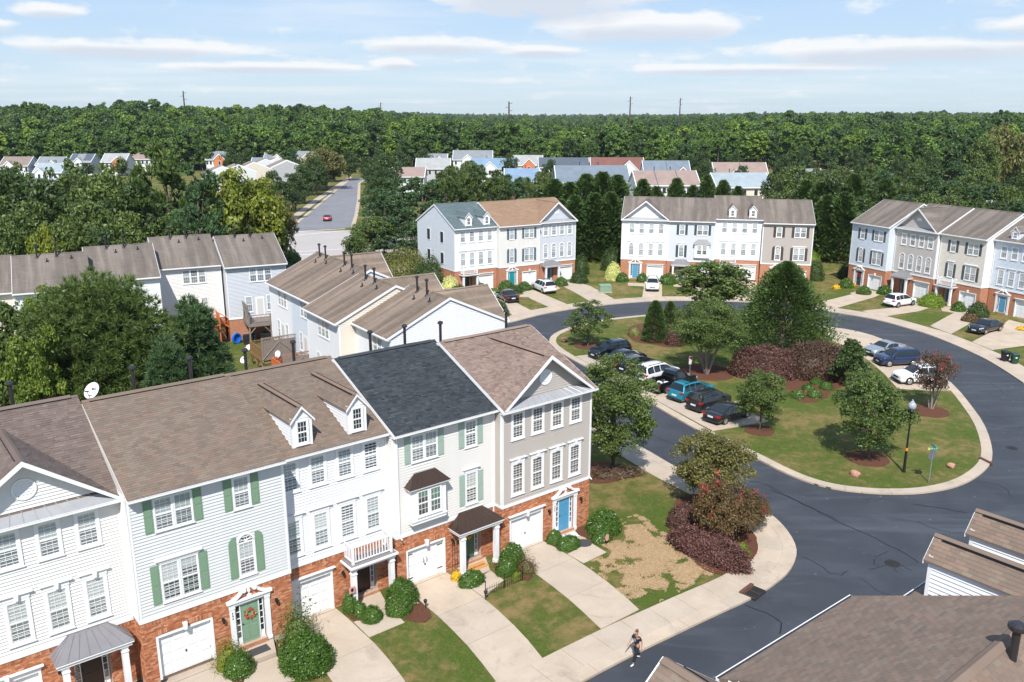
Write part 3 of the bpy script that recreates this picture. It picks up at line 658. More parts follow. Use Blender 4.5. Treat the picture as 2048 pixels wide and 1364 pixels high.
# crack sealing, manholes, drains
cm = MB()
def crack(pts, zk, w=.035, seed=0):
    r = random.Random(seed + len(pts)); x0, y0, sc = zk
    P = resample([at(x0 + x / sc, y0 + y / sc, ZR).xy for x, y in pts], .35); P = [p + Vector((r.uniform(-.06, .06), r.uniform(-.06, .06))) for p in P]
    w *= 1.5; a = offs(P, w * .5); b = offs(P, -w * .5)
    for i in range(len(P) - 1):
        q = [Vector((p.x, p.y, ZR + .004)) for p in (a[i], a[i + 1], b[i + 1], b[i])]
        if (q[1] - q[0]).cross(q[2] - q[0]).z < 0: q.reverse()
        cm.add(q, [(0, 1, 2, 3)])
Z8 = (1280, 980, 2.667); Z7 = (1420, 660, 3.261); Z5 = (900, 640, 3.41)
crack([(700, 0), (800, 40), (900, 90), (1000, 140), (1100, 190), (1200, 230), (1300, 280), (1410, 335), (1490, 390)], Z8, .05)
crack([(870, 360), (960, 400), (1000, 440), (1080, 455), (1105, 430)], Z8); crack([(560, 610), (700, 670), (765, 710), (740, 765)], Z8, .045)
crack([(1460, 75), (1600, 95), (1740, 125)], Z8); crack([(1480, 165), (1560, 205), (1650, 225), (1740, 235)], Z8); crack([(1180, 470), (1280, 545), (1330, 560)], Z8, .025)
crack([(1760, 555), (1880, 570), (2048, 560), (2200, 540)], Z7, .04); crack([(1730, 990), (1850, 1000), (1900, 1020), (1950, 1050), (1960, 1090)], Z7); crack([(1320, 1140), (1500, 1160), (1680, 1195)], Z7)
crack([(260, 990), (350, 1000), (480, 1070), (620, 1140), (830, 1239)], Z7, .04); crack([(1280, 715), (1400, 790), (1520, 850)], Z5); crack([(1380, 745), (1480, 755)], Z5, .025); crack([(1830, 345), (1880, 380), (1940, 430)], Z7)
crack([(1250, 365), (1250, 400), (1275, 412), (1320, 395)], Z8, .03); crack([(1350, 400), (1370, 440)], Z8, .03); crack([(1250, 360), (1320, 328)], Z8, .03); crack([(1390, 400), (1450, 430)], Z8, .03); crack([(1220, 425), (1275, 412)], Z8, .03)
tag(cm.build('crack_sealant', M_['seal']), kind='structure')
M_['iron'] = plain('cast_iron', (.035, .032, .03, 1), .6, .4, var=.3, scale=12)
M_['rust'] = plain('rusty_iron', (.13, .06, .04, 1), .8, .2, var=.3, scale=12)
def manhole(px, py, lab):
    p = at(px, py, ZR); m = MB(); m.lathe([(.42, 0), (.42, .012), (.36, .014), (.35, .008), (.30, .008), (.29, .013), (.05, .013)], (0, 0, 0), 24); o = m.build('manhole_cover', M_['iron'], None, (p.x, p.y, ZR)); tag(o, lab, 'manhole cover')
    q = MB()
    for i in range(-3, 4): q.box(-.2, .2, i * .07 - .012, i * .07 + .012, .013, .018)
    q.build('cover_rib', M_['iron'], o)
manhole(1785, 1127, 'round iron manhole cover in the dark asphalt where the sealed cracks meet'); manhole(2024, 896, 'round iron manhole cover in the road beside the island brick-red drain')
def drain(px, py, ang, lab, grate=True):
    p = at(px, py, 0); r = empty('storm_drain', (p.x, p.y, 0), ang); tag(r, lab, 'drain')
    if grate:
        MB().box(-.55, .55, -.02, .02, .03, .06).build('grate_frame', M_['rust'], r)
        m = MB().box(-.55, .55, -.018, .018, .03, .06).mesh('grate_bar', M_['iron'])
        for i in range(8): link('grate_bar', m, r, (0, -.10 - i * .075, 0))
        for x in (-.55, 0, .53): MB().box(x, x + .03, -.68, 0, .032, .064).build('grate_bar', M_['rust'], r)
        MB().box(-.58, .58, -.7, .05, -.12, .036).build('drain_pit', M_['dark'], r)
    MB().box(-.6, .6, .03, .22, -.05, .13).build('kerb_hood', M_['rust'], r)
a_ = atan2(UA.y, UA.x)
drain(1497, 1181, a_ + .12, 'rusty kerb inlet with an open iron grate at the bend of the pavement')
drain(1975, 923, a_ + 1.15, 'plain rust red kerb inlet at the right tip of the grassy island', False)
# ------------------------------------------------------------------ townhouse parts
MESH = {}
def cached(key, fn):
    if key not in MESH: MESH[key] = fn()
    return MESH[key]
def window(par, x0, x1, z0, z1, y=0.0, rows=2, near=False, blind=True, header=None, arch=False, case=.11, tint=None, name='window', faceout=-1):
    """double-hung window on the plane y, looking towards -y; x0..z1 is the glass"""
    w = x1 - x0; h = z1 - z0; c = case
    if blind is True: q_ = RNG.random(); blind = True if q_ < .62 else (.5 if q_ < .85 else (.72 if q_ < .93 else False))
    def frame():
        m = MB()
        m.box(-c, 0, -.07, .0, -c, h + (0 if arch else c)); m.box(w, w + c, -.07, .0, -c, h + (0 if arch else c))
        m.box(0, w, -.072, .0, -c, 0)
        m.box(-c - .03, w + c + .03, -.095, .0, -c - .035, -c)
        if not arch: m.box(0, w, -.072, .0, h, h + c)
        m.box(0, w, -.058, -.03, h / 2 - .035, h / 2 + .035)
        s = .03
        for a, b in ((0, s), (w - s, w)): m.box(a, b, -.052, -.03, 0, h)
        m.box(s, w - s, -.052, -.03, 0, s); m.box(s, w - s, -.052, -.03, h - s, h)
        if arch:
            m.box(0, w, -.06, -.02, h - .02, h + .05)
            n = 10; r0 = w / 2; r1 = w / 2 + c
            for i in range(n):
                a0 = pi * i / n; a1 = pi * (i + 1) / n
                q = [(w / 2 + r * cos(a), -.07, h + .05 + r * sin(a)) for r, a in ((r0, a0), (r1, a0), (r1, a1), (r0, a1))]
                m.ext(q, (0, .07, 0))
            for k in range(1, 5):
                a = pi * k / 5; m.cyl((w / 2, -.045, h + .05), (w / 2 + r0 * cos(a), -.045, h + .05 + r0 * sin(a)), .012, n=4)
            m.cyl((w/2-.06,-.045,h+.05),(w/2,-.045,h+.12),.01,n=4); m.cyl((w/2+.06,-.045,h+.05),(w/2,-.045,h+.12),.01,n=4)
        return m.mesh(name + '_frame', M_['trim'])
    fr = link(name, cached(('wf', round(w, 2), round(h, 2), arch, c), frame), par, (x0, y, z0))
    def grid():
        m = MB(); g = .0075 if near else .009
        for i in (1, 2): m.box(w * i / 3 - g, w * i / 3 + g, -.047, -.038, .02, h - .02)
        for s in (0, 1):
            for j in range(1, rows):
                zc = h / 2 * s + h / 2 * j / rows; m.box(.02, w - .02, -.048, -.039, zc - g, zc + g)
        return m.mesh('muntin_grid', M_['trim'])
    link('muntin_grid', cached(('mg', round(w, 2), round(h, 2), rows, near), grid), fr)
    # glass
    if near:
        pw = w / 3; ph = h / 2 / rows
        me = cached(('pane', round(pw, 3), round(ph, 3)), lambda: MB().add([(0, 0, 0), (pw, 0, 0), (pw, 0, ph), (0, 0, ph)], [(0, 1, 2, 3)]).mesh('pane', M_['glass']))
        for i in range(3):
            for j in range(rows * 2): link('pane', me, fr, (i * pw, -.036 - .0006 * RNG.random(), j * ph))
    else:
        me = cached(('pane2', round(w, 3), round(h, 3)), lambda: MB().add([(0, 0, 0), (w, 0, 0), (w, 0, h / 2), (0, 0, h / 2)], [(0, 1, 2, 3)]).mesh('pane', M_['glass']))
        for j in (0, 1): link('pane', me, fr, (0, -.036, j * h / 2))
    link('unlit_room_sheet', cached(('dk', round(w, 2), round(h, 2), arch), lambda: _dark(w, h, arch)), fr)
    if blind:
        top = h; bot = 0 if blind is True else h * blind
        m = tint or M_['blind']
        link('blind', cached(('bl', round(w, 2), round(h, 2), blind, m.name), lambda: MB().add([(.02, -.03, bot), (w - .02, -.03, bot), (w - .02, -.03, top), (.02, -.03, top)], [(0, 1, 2, 3)]).mesh('blind', m)), fr)
        link('insect_screen', cached(('sc', round(w, 2), round(h, 2)), lambda: MB().add([(.02, -.033, 0), (w - .02, -.033, 0), (w - .02, -.033, h / 2 - .03), (.02, -.033, h / 2 - .03)], [(0, 1, 2, 3)]).mesh('screen', screenmat())), fr)
    if header:
        def hd():
            m = MB(); e = .14
            m.box(-c - .02, w + c + .02, -.085, .0, h + c, h + c + .17)
            m.box(-c - e * .6, w + c + e * .6, -.12, 0, h + c + .17, h + c + .215)
            m.box(-c - e, w + c + e, -.165, 0, h + c + .215, h + c + .25)
            if header == 'key':
                m.ext([(w / 2 - .06, -.19, h + c - .02), (w / 2 + .06, -.19, h + c - .02), (w / 2 + .10, -.19, h + c + .28), (w / 2 - .10, -.19, h + c + .28)], (0, .19, 0))
            return m.mesh('window_header', M_['trim'])
        link('window_header', cached(('hd', round(w, 2), round(h, 2), header), hd), fr)
    return fr
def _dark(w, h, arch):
    m = MB(); m.add([(0, -.026, 0), (w, -.026, 0), (w, -.026, h), (0, -.026, h)], [(0, 1, 2, 3)])  # flat dark sheet in place of the unlit room; the wall is uncut
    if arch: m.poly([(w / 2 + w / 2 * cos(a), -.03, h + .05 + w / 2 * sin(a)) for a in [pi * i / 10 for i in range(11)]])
    return m.mesh('unlit_room_sheet', M_['dark'])
def screenmat():
    if 'screen' not in M_:
        t = NT('insect_screen'); tr = t.n('ShaderNodeBsdfTransparent'); mx = t.n('ShaderNodeMixShader'); mx.inputs[0].default_value = .42
        t.color((.10, .12, .14, 1)); t.l(tr.outputs[0], mx.inputs[1]); t.l(t.p.outputs[0], mx.inputs[2]); t.l(mx.outputs[0], t.out.inputs[0]); M_['screen'] = t.mat
    return M_['screen']
def shutter(par, x0, x1, z0, z1, m, near, arch=0):
    w = x1 - x0; h = z1 - z0
    def sh():
        b = MB()
        if arch:
            n = 6; pts = [(0, -.05, 0), (w, -.05, 0)]
            top = [(w * (i / n), h - .30 * (1 - sqrt(max(0, 1 - (1 - i / n) ** 2))) if arch > 0 else h - .30 * (1 - sqrt(max(0, 1 - (i / n) ** 2)))) for i in range(n + 1)]
            pts += [(a, -.05, z) for a, z in reversed(top)]
            b.ext(pts, (0, .03, 0))
        else: b.box(0, w, -.05, -.02, 0, h)
        return b.mesh('shutter', m)
    o = link('shutter', cached(('sh', round(w, 2), round(h, 2), m.name, arch), sh), par, (x0, 0, z0))
    ph = h * .44
    me = cached(('shp', round(w, 2), round(h, 2), m.name), lambda: MB().box(.055, w - .055, -.062, -.05, 0, ph - .05).mesh('shutter_panel', m))
    for k in (0, 1):
        if not (arch and k == 1 and False): link('shutter_panel', me, o, (0, 0, .06 + k * (ph + .04)) if not (arch and k) else (0, -.0, .06 + ph + .0))
    return o
def lap(m, x0, x1, z0, z1, y=0.0, e=.15, outward=-1, axis='x', clip=None):
    """lapped boards on the plane; axis 'x': wall faces -y (outward=-1) or +y; axis 'y': wall faces -x/+x, runs along y"""
    n = max(1, int(round((z1 - z0) / e))); e = (z1 - z0) / n
    for i in range(n):
        a = z0 + i * e; b = a + e; u0, u1 = x0, x1
        if clip:
            cc = clip((a + b) / 2)
            if cc is None: continue
            u0, u1 = cc
        t0 = outward * .04; t1 = outward * .004
        if axis == 'x': P = [(u0, y, a), (u1, y, a), (u1, y + t0, a), (u0, y + t0, a), (u1, y + t1, b), (u0, y + t1, b)]
        else: P = [(y, u0, a), (y, u1, a), (y + t0, u1, a), (y + t0, u0, a), (y + t1, u1, b), (y + t1, u0, b)]
        f = [(0, 1, 2, 3), (3, 2, 4, 5)]
        if (outward == 1) != (axis == 'y'): f = [tuple(reversed(q)) for q in f]
        m.add(P, f)
def tabs(O, U, V, L, Sl, clip=None, e=.142, tw=.305, dim=False, rng=RNG, lift=.013):
    """shingle tabs on a plane: O eave corner, U along the eave, V up the slope; returns list of islands (6 verts)"""
    O = Vector(O); U = Vector(U).normalized(); V = Vector(V).normalized(); N = U.cross(V).normalized()
    if N.z < 0: N = -N
    out = []; n = int(Sl / e)
    for j in range(n):
        v0 = j * e; u = -(j % 2) * tw / 2 - rng.random() * .02
        while u < L:
            w = tw if not dim else rng.choice((.16, .22, .3, .4)); a = max(0, u); b = min(L, u + w - .007)
            lf = lift * (1.0 if not dim else rng.choice((.6, 1.0, 1.6)))
            if b - a > .03 and (clip is None or clip((a + b) / 2, v0 + e / 2)):
                q0 = O + U * a + V * v0; q1 = O + U * b + V * v0; q2 = O + U * b + V * (v0 + e + .01); q3 = O + U * a + V * (v0 + e + .01)
                out.append((q0 + N * .001, q1 + N * .001, q1 + N * lf, q0 + N * lf, q2 + N * .002, q3 + N * .002))
            u += w
    return out
def tabmesh(isl, name, mat):
    m = MB()
    for i in isl: m.add(i, [(0, 1, 2, 3), (3, 2, 4, 5)])
    return m.mesh(name, mat)
def brickface(m, x0, x1, z0, z1, y, holes, rng, soldier=True, L=.205, H=.0745, along='x', out=-1):
    """brick faces proud of the mortar; holes = list of (xa, xb, za, zb)"""
    zt = z1 - (.21 if soldier else 0); n = int(round((zt - z0) / H)); H = (zt - z0) / n
    def put(a, b, c, d, dy):
        y0 = y + out * dy
        if along == 'x': P = [(a, y, c), (b, y, c), (b, y0, c), (a, y0, c), (a, y, d), (b, y, d), (b, y0, d), (a, y0, d)]; f = [(3, 2, 6, 7), (0, 1, 2, 3), (7, 6, 5, 4), (0, 3, 7, 4), (2, 1, 5, 6)]
        else: P = [(y, a, c), (y, b, c), (y0, b, c), (y0, a, c), (y, a, d), (y, b, d), (y0, b, d), (y0, a, d)]; f = [(3, 2, 6, 7), (0, 1, 2, 3), (7, 6, 5, 4), (0, 3, 7, 4), (2, 1, 5, 6)]
        m.add(P, f)
    for j in range(n):
        c = z0 + j * H; d = c + H - .011; x = x0 - (j % 2) * L / 2
        while x < x1:
            segs = [(max(x, x0), min(x + L - .011, x1))]; x += L
            for (ha, hb, hc, hd) in holes:
                if d > hc and c < hd:
                    ns = []
                    for a, b in segs:
                        if b <= ha or a >= hb: ns.append((a, b))
                        else:
                            if a < ha: ns.append((a, ha))
                            if b > hb: ns.append((hb, b))
                    segs = ns
            for a, b in segs:
                if b - a > .02: put(a, b, c, d, .010 + rng.random() * .006)
    if soldier:
        x = x0
        while x < x1 - .02: put(x, min(x + .064, x1), zt + .008, z1 - .008, .022); x += .075
def garage(par, x0, x1, near, z1=2.05, style='crown', key=False, ribs=False):
    """garage door set in the wall; x0..x1 clear width"""
    d = MB().box(x0, x1, .14, .18, 0.01, z1).build('garage_door', M_['trim'], par)
    w = (x1 - x0)
    if near:
        if ribs:
            me = MB().box(.02, w - .02, -.012, 0, 0, z1 / 8 - .015).mesh('door_panel', M_['trim'])
            for j in range(8): link('door_panel', me, d, (x0, .14, .012 + j * z1 / 8))
        else:
            pw = w / 4; ph = z1 / 4
            me = MB().ext([(.07, 0, .07), (pw - .07, 0, .07), (pw - .07, 0, ph - .07), (.07, 0, ph - .07)], (0, -.018, 0)).mesh('door_panel', M_['trim'])
            for i in range(4):
                for j in range(4): link('door_panel', me, d, (x0 + i * pw, .14, .01 + j * ph))
            sm = MB().box(0, w, -.003, .0, -.006, .006).mesh('door_seam', M_['soffit'])
            for j in (1, 2, 3): link('door_seam', sm, d, (x0, .14, .01 + j * ph))
        MB().box(x0 + w / 2 - .03, x0 + w / 2 + .03, .10, .14, .85, .95).build('door_handle', M_['flue'], d)
    else:
        m = MB()
        for j in range(4):
            for i in range(4): m.box(x0 + i * w / 4 + .07, x0 + (i + 1) * w / 4 - .07, .128, .14, .05 + j * z1 / 4, (j + 1) * z1 / 4 - .05)
        m.build('door_panels', M_['trim'], d)
    t = MB()
    t.box(x0 - .10, x0, -.03, .2, 0, z1 + .0); t.box(x1, x1 + .10, -.03, .2, 0, z1 + .0); t.box(x0 - .1, x1 + .1, -.03, .2, z1, z1 + .09)
    if style == 'crown':
        t.box(x0 - .12, x1 + .12, -.055, .0, z1 + .09, z1 + .22); t.box(x0 - .17, x1 + .17, -.11, 0, z1 + .22, z1 + .275); t.box(x0 - .22, x1 + .22, -.17, 0, z1 + .275, z1 + .32)
    fr = t.build('garage_surround', M_['trim'], par)
    if key:
        xc = (x0 + x1) / 2; zb = z1 + .05 if style != 'crown' else z1 + .02
        MB().ext([(xc - .06, -.20, zb), (xc + .06, -.20, zb), (xc + .10, -.20, zb + .33), (xc - .10, -.20, zb + .33)], (0, .2, 0)).build('keystone', M_['trim'], fr)
def frontdoor(par, xc, mat, near, z0=.16, style='pediment', wreath=None, recess=.06, sides=(-1, 1)):
    w = .43; h = 2.05
    y = recess
    d = MB().box(xc - w, xc + w, y, y + .05, z0, z0 + h).build('front_door', mat, par)
    for i in (0, 1):
        for (a, b) in ((.18, .85), (.98, 1.55), (1.66, 1.93)):
            if near or b - a > .5:
                xx = xc - w + .10 + i * (w - .04)
                MB().ext([(xx, y, z0 + a), (xx + .26, y, z0 + a), (xx + .26, y, z0 + b), (xx, y, z0 + b)], (0, -.015, 0)).build('door_panel', mat, d)
    MB().lathe([(.02, 0), (.035, .02), (.035, .05), (.01, .07)], (xc - w + .07, y - .03, z0 + 1.0), 8).build('door_knob', M_['flue'], d)
    s = MB()
    for k in (-1, 1):
        xa = xc + k * (w + .035); xb = xc + k * (w + .24); lo, hi = min(xa, xb), max(xa, xb)
        s.box(xc + k * w, xa, y - .04, y + .06, z0, z0 + h + .05)
        s.box(lo, hi, y - .0, y + .05, z0, z0 + .35)
        for j in range(6): s.box(lo, hi, y - .005, y + .03, z0 + .35 + j * .34 - .012, z0 + .35 + j * .34 + .012)
        s.box(lo + (.17 if k > 0 else -.0), lo + (.205 if k > 0 else .035), y - .01, y + .04, z0 + .35, z0 + h)
    s.box(xc - .68, xc + .68, y - .05, y + .06, z0 + h, z0 + h + .13)
    sf = s.build('door_frame', M_['trim'], par)
    for k in (-1, 1):
        xa = xc + k * (w + .035); xb = xc + k * (w + .24); lo, hi = min(xa, xb), max(xa, xb)
        g = MB(); g.add([(lo, y + .02, z0 + .35), (hi, y + .02, z0 + .35), (hi, y + .02, z0 + h), (lo, y + .02, z0 + h)], [(0, 1, 2, 3)]); g.build('sidelight_pane', M_['glass'], sf)
        g = MB(); g.add([(lo, y + .04, z0 + .35), (hi, y + .04, z0 + .35), (hi, y + .04, z0 + h), (lo, y + .04, z0 + h)], [(0, 1, 2, 3)]); g.build('unlit_room_sheet', M_['dark'], sf)
    MB().box(xc - .72, xc + .72, -.12, .1, -.35, z0).build('door_step', M_['brickfar'], par)
    if style == 'pediment':
        p = MB()
        for k in (-1, 1):
            a, b = xc + k * .70, xc + k * .98; lo, hi = min(a, b), max(a, b)
            p.box(lo, hi, -.09, .06, .0, .16); p.box(lo + .02, hi - .02, -.07, .06, .16, z0 + h); p.box(lo, hi, -.09, .06, z0 + h - .02, z0 + h + .13)
        p.box(xc - 1.0, xc + 1.0, -.10, .0, z0 + h + .13, z0 + h + .28); p.box(xc - 1.08, xc + 1.08, -.17, 0, z0 + h + .28, z0 + h + .34)
        sr = p.build('door_surround', M_['trim'], par)
        q = MB(); zb = z0 + h + .34; n = 9
        for k in (-1, 1):
            lo = []; up = []
            for i in range(n + 1):
                t = i / n; x = xc + k * (1.08 - t * .84)
                z = zb + .50 * (t ** 1.9) + .02
                up.append((x, z + .05)); lo.append((x, max(zb, z - .12)))
            for i in range(n):
                q.ext([(lo[i][0], -.15, lo[i][1]), (lo[i + 1][0], -.15, lo[i + 1][1]), (up[i + 1][0], -.15, up[i + 1][1]), (up[i][0], -.15, up[i][1])], (0, .14, 0))
            q.cyl((xc + k * .25, -.19, zb + .42), (xc + k * .25, -.01, zb + .42), .105, n=10)
        q.box(xc - .10, xc + .10, -.13, -.0, zb, zb + .14); q.lathe([(.05, .14), (.035, .2), (.075, .27), (.08, .34), (.045, .40), (.02, .47)], (xc, -.07, zb), 8)
        q.build('swan_neck_pediment', M_['trim'], sr)
    if wreath: ring(d, (xc, y - .05, z0 + 1.5), .22, wreath)
    return d
def ring(par, c, r, m):
    b = MB(); rr = random.Random(3)
    for i in range(90):
        a = rr.random() * 2 * pi; t = r + rr.uniform(-.06, .06); p = Vector((c[0] + cos(a) * t, c[1] + rr.uniform(-.05, .02), c[2] + sin(a) * t))
        d1 = Vector((rr.uniform(-1, 1), rr.uniform(-.6, .2), rr.uniform(-1, 1))).normalized() * .06; d2 = Vector((rr.uniform(-1, 1), rr.uniform(-.6, .2), rr.uniform(-1, 1))).normalized() * .05
        b.add([p - d1, p + d2, p + d1, p - d2], [(0, 1, 2, 3)])
    return b.build('wreath', m, par)
def seamroof(par, name, quads, m, seams=True, pw=.42):
    """hipped metal canopy: quads = list of 4/3-point faces (ccw from outside), each split into separate panels"""
    root = None
    for q in quads:
        q = [Vector(p) for p in q]
        a, b = q[0], q[1]; c, d = (q[2], q[3]) if len(q) == 4 else (q[2], q[2])
        n = max(1, int(round((b - a).length / pw))) if seams else 1
        nrm = ((b - a).cross(d - a)).normalized()
        for i in range(n):
            t0, t1 = i / n, (i + 1) / n; g = .012 / max(.1, (b - a).length)
            p = [a.lerp(b, t0 + g), a.lerp(b, t1 - g), d.lerp(c, t1 - g), d.lerp(c, t0 + g)]
            if (p[2] - p[3]).length < .01: p = p[:3]
            mb = MB(); mb.ext([x + nrm * .0 for x in p], -nrm * .03)
            if i and seams: mb.cyl(a.lerp(b, t0) + nrm * .012, d.lerp(c, t0) + nrm * .012, .014, n=4)
            if root is None: root = mb.build(name, m, par)
            else: mb.build('roof_panel', m, root)
    return root
def portico_hip(par, xc, m, near, w=1.45, proj=1.05, zt=2.42, num=None, top=3.28):
    e = MB()
    e.box(xc - w, xc + w, -proj, 0, zt, zt + .16); e.box(xc - w - .07, xc + w + .07, -proj - .08, 0, zt + .16, zt + .25)
    en = e.build('portico_beam', M_['trim'], par)
    W_ = w + .09; P = proj + .10; z = zt + .25; tw = W_ * .50
    A = (xc - W_, -P, z); B = (xc + W_, -P, z); C = (xc + W_, -.01, z); D = (xc - W_, -.01, z); E1 = (xc - tw, -.16, top); F1 = (xc + tw, -.16, top); G1 = (xc + tw, -.01, top + .0); H1 = (xc - tw, -.01, top)
    seamroof(par, 'portico_roof', [(A, B, F1, E1), (B, C, G1, F1), (D, A, E1, H1), (E1, F1, G1, H1)], m, near)
    for k in (-1, 1): column(par, xc + k * (w - .30), -proj + .20, zt)
    return en
def column(par, x, y, zt, r=.125):
    c = MB(); c.box(x - r - .03, x + r + .03, y - r - .03, y + r + .03, 0, .2); c.box(x - r, x + r, y - r, y + r, .2, zt); c.box(x - r - .03, x + r + .03, y - r - .03, y + r + .03, zt - .28, zt - .22)
    c.box(x - r - .03, x + r + .03, y - r - .03, y + r + .03, zt - .08, zt)
    return c.build('column', M_['trim'], par)
def portico_balcony(par, xc, near, w=1.28, proj=1.05, zt=2.30):
    e = MB(); e.box(xc - w, xc + w, -proj, 0, zt, zt + .14); e.box(xc - w - .10, xc + w + .10, -proj - .1, 0, zt + .14, zt + .24)
    e.build('portico_beam', M_['trim'], par)
    MB().box(xc - w - .03, xc + w + .03, -proj - .03, 0, zt + .24, zt + .27).build('flat_roof', M_['metal_grey'], par)
    rl = MB(); z0 = zt + .27; x0 = xc - w + .18; x1 = xc + w - .18; y0 = -proj + .18
    rl.box(x0, x1, y0 - .03, y0 + .03, z0 + .88, z0 + .94); rl.box(x0, x1, y0 - .025, y0 + .025, z0 + .08, z0 + .13)
    for x in (x0, x1): rl.box(x - .03, x + .03, y0, 0, z0 + .88, z0 + .94); rl.box(x - .025, x + .025, y0, 0, z0 + .08, z0 + .13)
    R_ = rl.build('balcony_railing', M_['trim'], par)
    for x in (x0, x1):
        p = MB(); p.box(x - .06, x + .06, y0 - .06, y0 + .06, z0, z0 + 1.0); p.lathe([(.05, 0), (.08, .03), (.07, .09), (.0, .13)], (x, y0, z0 + 1.0), 8); p.build('railing_post', M_['trim'], R_)
    bm_ = cached(('balu', round(z0, 2)), lambda: MB().box(-.022, .022, -.022, .022, z0 + .13, z0 + .88).mesh('baluster', M_['trim']))
    n = int((x1 - x0) / .16)
    for i in range(1, n): link('baluster', bm_, R_, (x0 + (x1 - x0) * i / n, y0, 0))
    n = int((-y0) / .16)
    for x in (x0, x1):
        for i in range(1, n + 1): link('baluster', bm_, R_, (x, y0 + (-y0) * i / n - .05, 0))
    for k in (-1, 1): column(par, xc + k * (w - .18), -proj + .2, zt)
def bay(par, x0, x1, m, near, z0=3.55, z1=5.62, proj=.42, tint=None):
    b = MB(); b.box(x0, x1, -proj, 0, z0 + .35, z1); b.box(x0 - .04, x1 + .04, -proj - .05, 0, z0 + .30, z0 + .38)
    b.ext([(x0 + .0, -proj, z0 + .3), (x0 + .12, -proj * .3, z0), (x1 - .12, -proj * .3, z0), (x1, -proj, z0 + .3)], (0, proj * .3, 0))
    b.box(x0, x1, -proj, 0, z0 + .12, z0 + .3); b.box(x0 - .10, x1 + .10, -proj - .1, 0, z1, z1 + .09); b.box(x0 - .18, x1 + .18, -proj - .18, 0, z1 + .09, z1 + .15)
    bb = b.build('bay_window', M_['trim'], par)
    xm = (x0 + x1) / 2; 
    for k in (-1, 1):
        a = xm + k * .08; c = xm + k * .70; window(bb, min(a, c), max(a, c), z0 + .62, z1 - .13, -proj, 2, False, True, None, False, .07, tint)
    W_ = .2; P = proj + .2; z = z1 + .15; t = z + .62
    A = (x0 - W_, -P, z); B = (x1 + W_, -P, z); C = (x1 + W_, -.01, z); D = (x0 - W_, -.01, z); E = (x0 + .42, -.05, t); F = (x1 - .42, -.05, t)
    seamroof(bb, 'bay_roof', [(A, B, F, E), (B, C, F), (D, A, E)], m, near)
def txtmesh(c):
    t = bpy.data.objects.new('tmp', c); COL.objects.link(t); bpy.context.view_layer.update()
    me = bpy.data.meshes.new_from_object(t.evaluated_get(bpy.context.evaluated_depsgraph_get())); bpy.data.objects.remove(t); return me
def finnum(par, text, loc, size=.13, vertical=True):
    for i, ch in enumerate(text):
        c = bpy.data.curves.new('house_number', 'FONT'); c.body = ch; c.size = size; c.extrude = .006; c.align_x = 'CENTER'
        c.materials.append(M_['black'])
        o = bpy.data.objects.new('house_number', txtmesh(c)); COL.objects.link(o); o.parent = par; o.location = (loc[0], loc[1], loc[2] - i * size * 1.05); o.rotation_euler = (pi / 2, 0, 0)
def lantern(par, x, z, y=0):
    b = MB(); b.box(x - .05, x + .05, y - .03, y, z - .08, z + .08); b.cyl((x, y, z + .02), (x, y - .13, z + .08), .015, n=5)
    b.lathe([(.02, -.16), (.055, -.13), (.075, .02), (.05, .09), (.012, .17)], (x, y - .14, z), 6); return b.build('wall_lantern', M_['black'], par)
def flue(par, x, y, z, h=1.2):
    b = MB(); b.cyl((x, y, z - .3), (x, y, z + h), .085, n=10); b.lathe([(.16, 0), (.17, .05), (.15, .13), (.06, .18)], (x, y, z + h), 10); b.lathe([(.2, 0), (.10, .12)], (x, y, z - .04), 8)
    return b.build('flue_pipe', M_['flue'], par, smooth=False)
def downspout(par, x, y0, z0, z1, dx=0):
    b = MB(); b.box(x - .04, x + .04, y0 - .07, y0 - .005, z0 + .15, z1 - .35); b.cyl((x, y0 - .035, z1 - .36), (x + dx, y0 - .32, z1 + .02), .04, n=4); b.cyl((x, y0 - .035, z0 + .16), (x, y0 - .3, z0 + .04), .04, n=4)
    return b.build('downspout', M_['trim'], par)

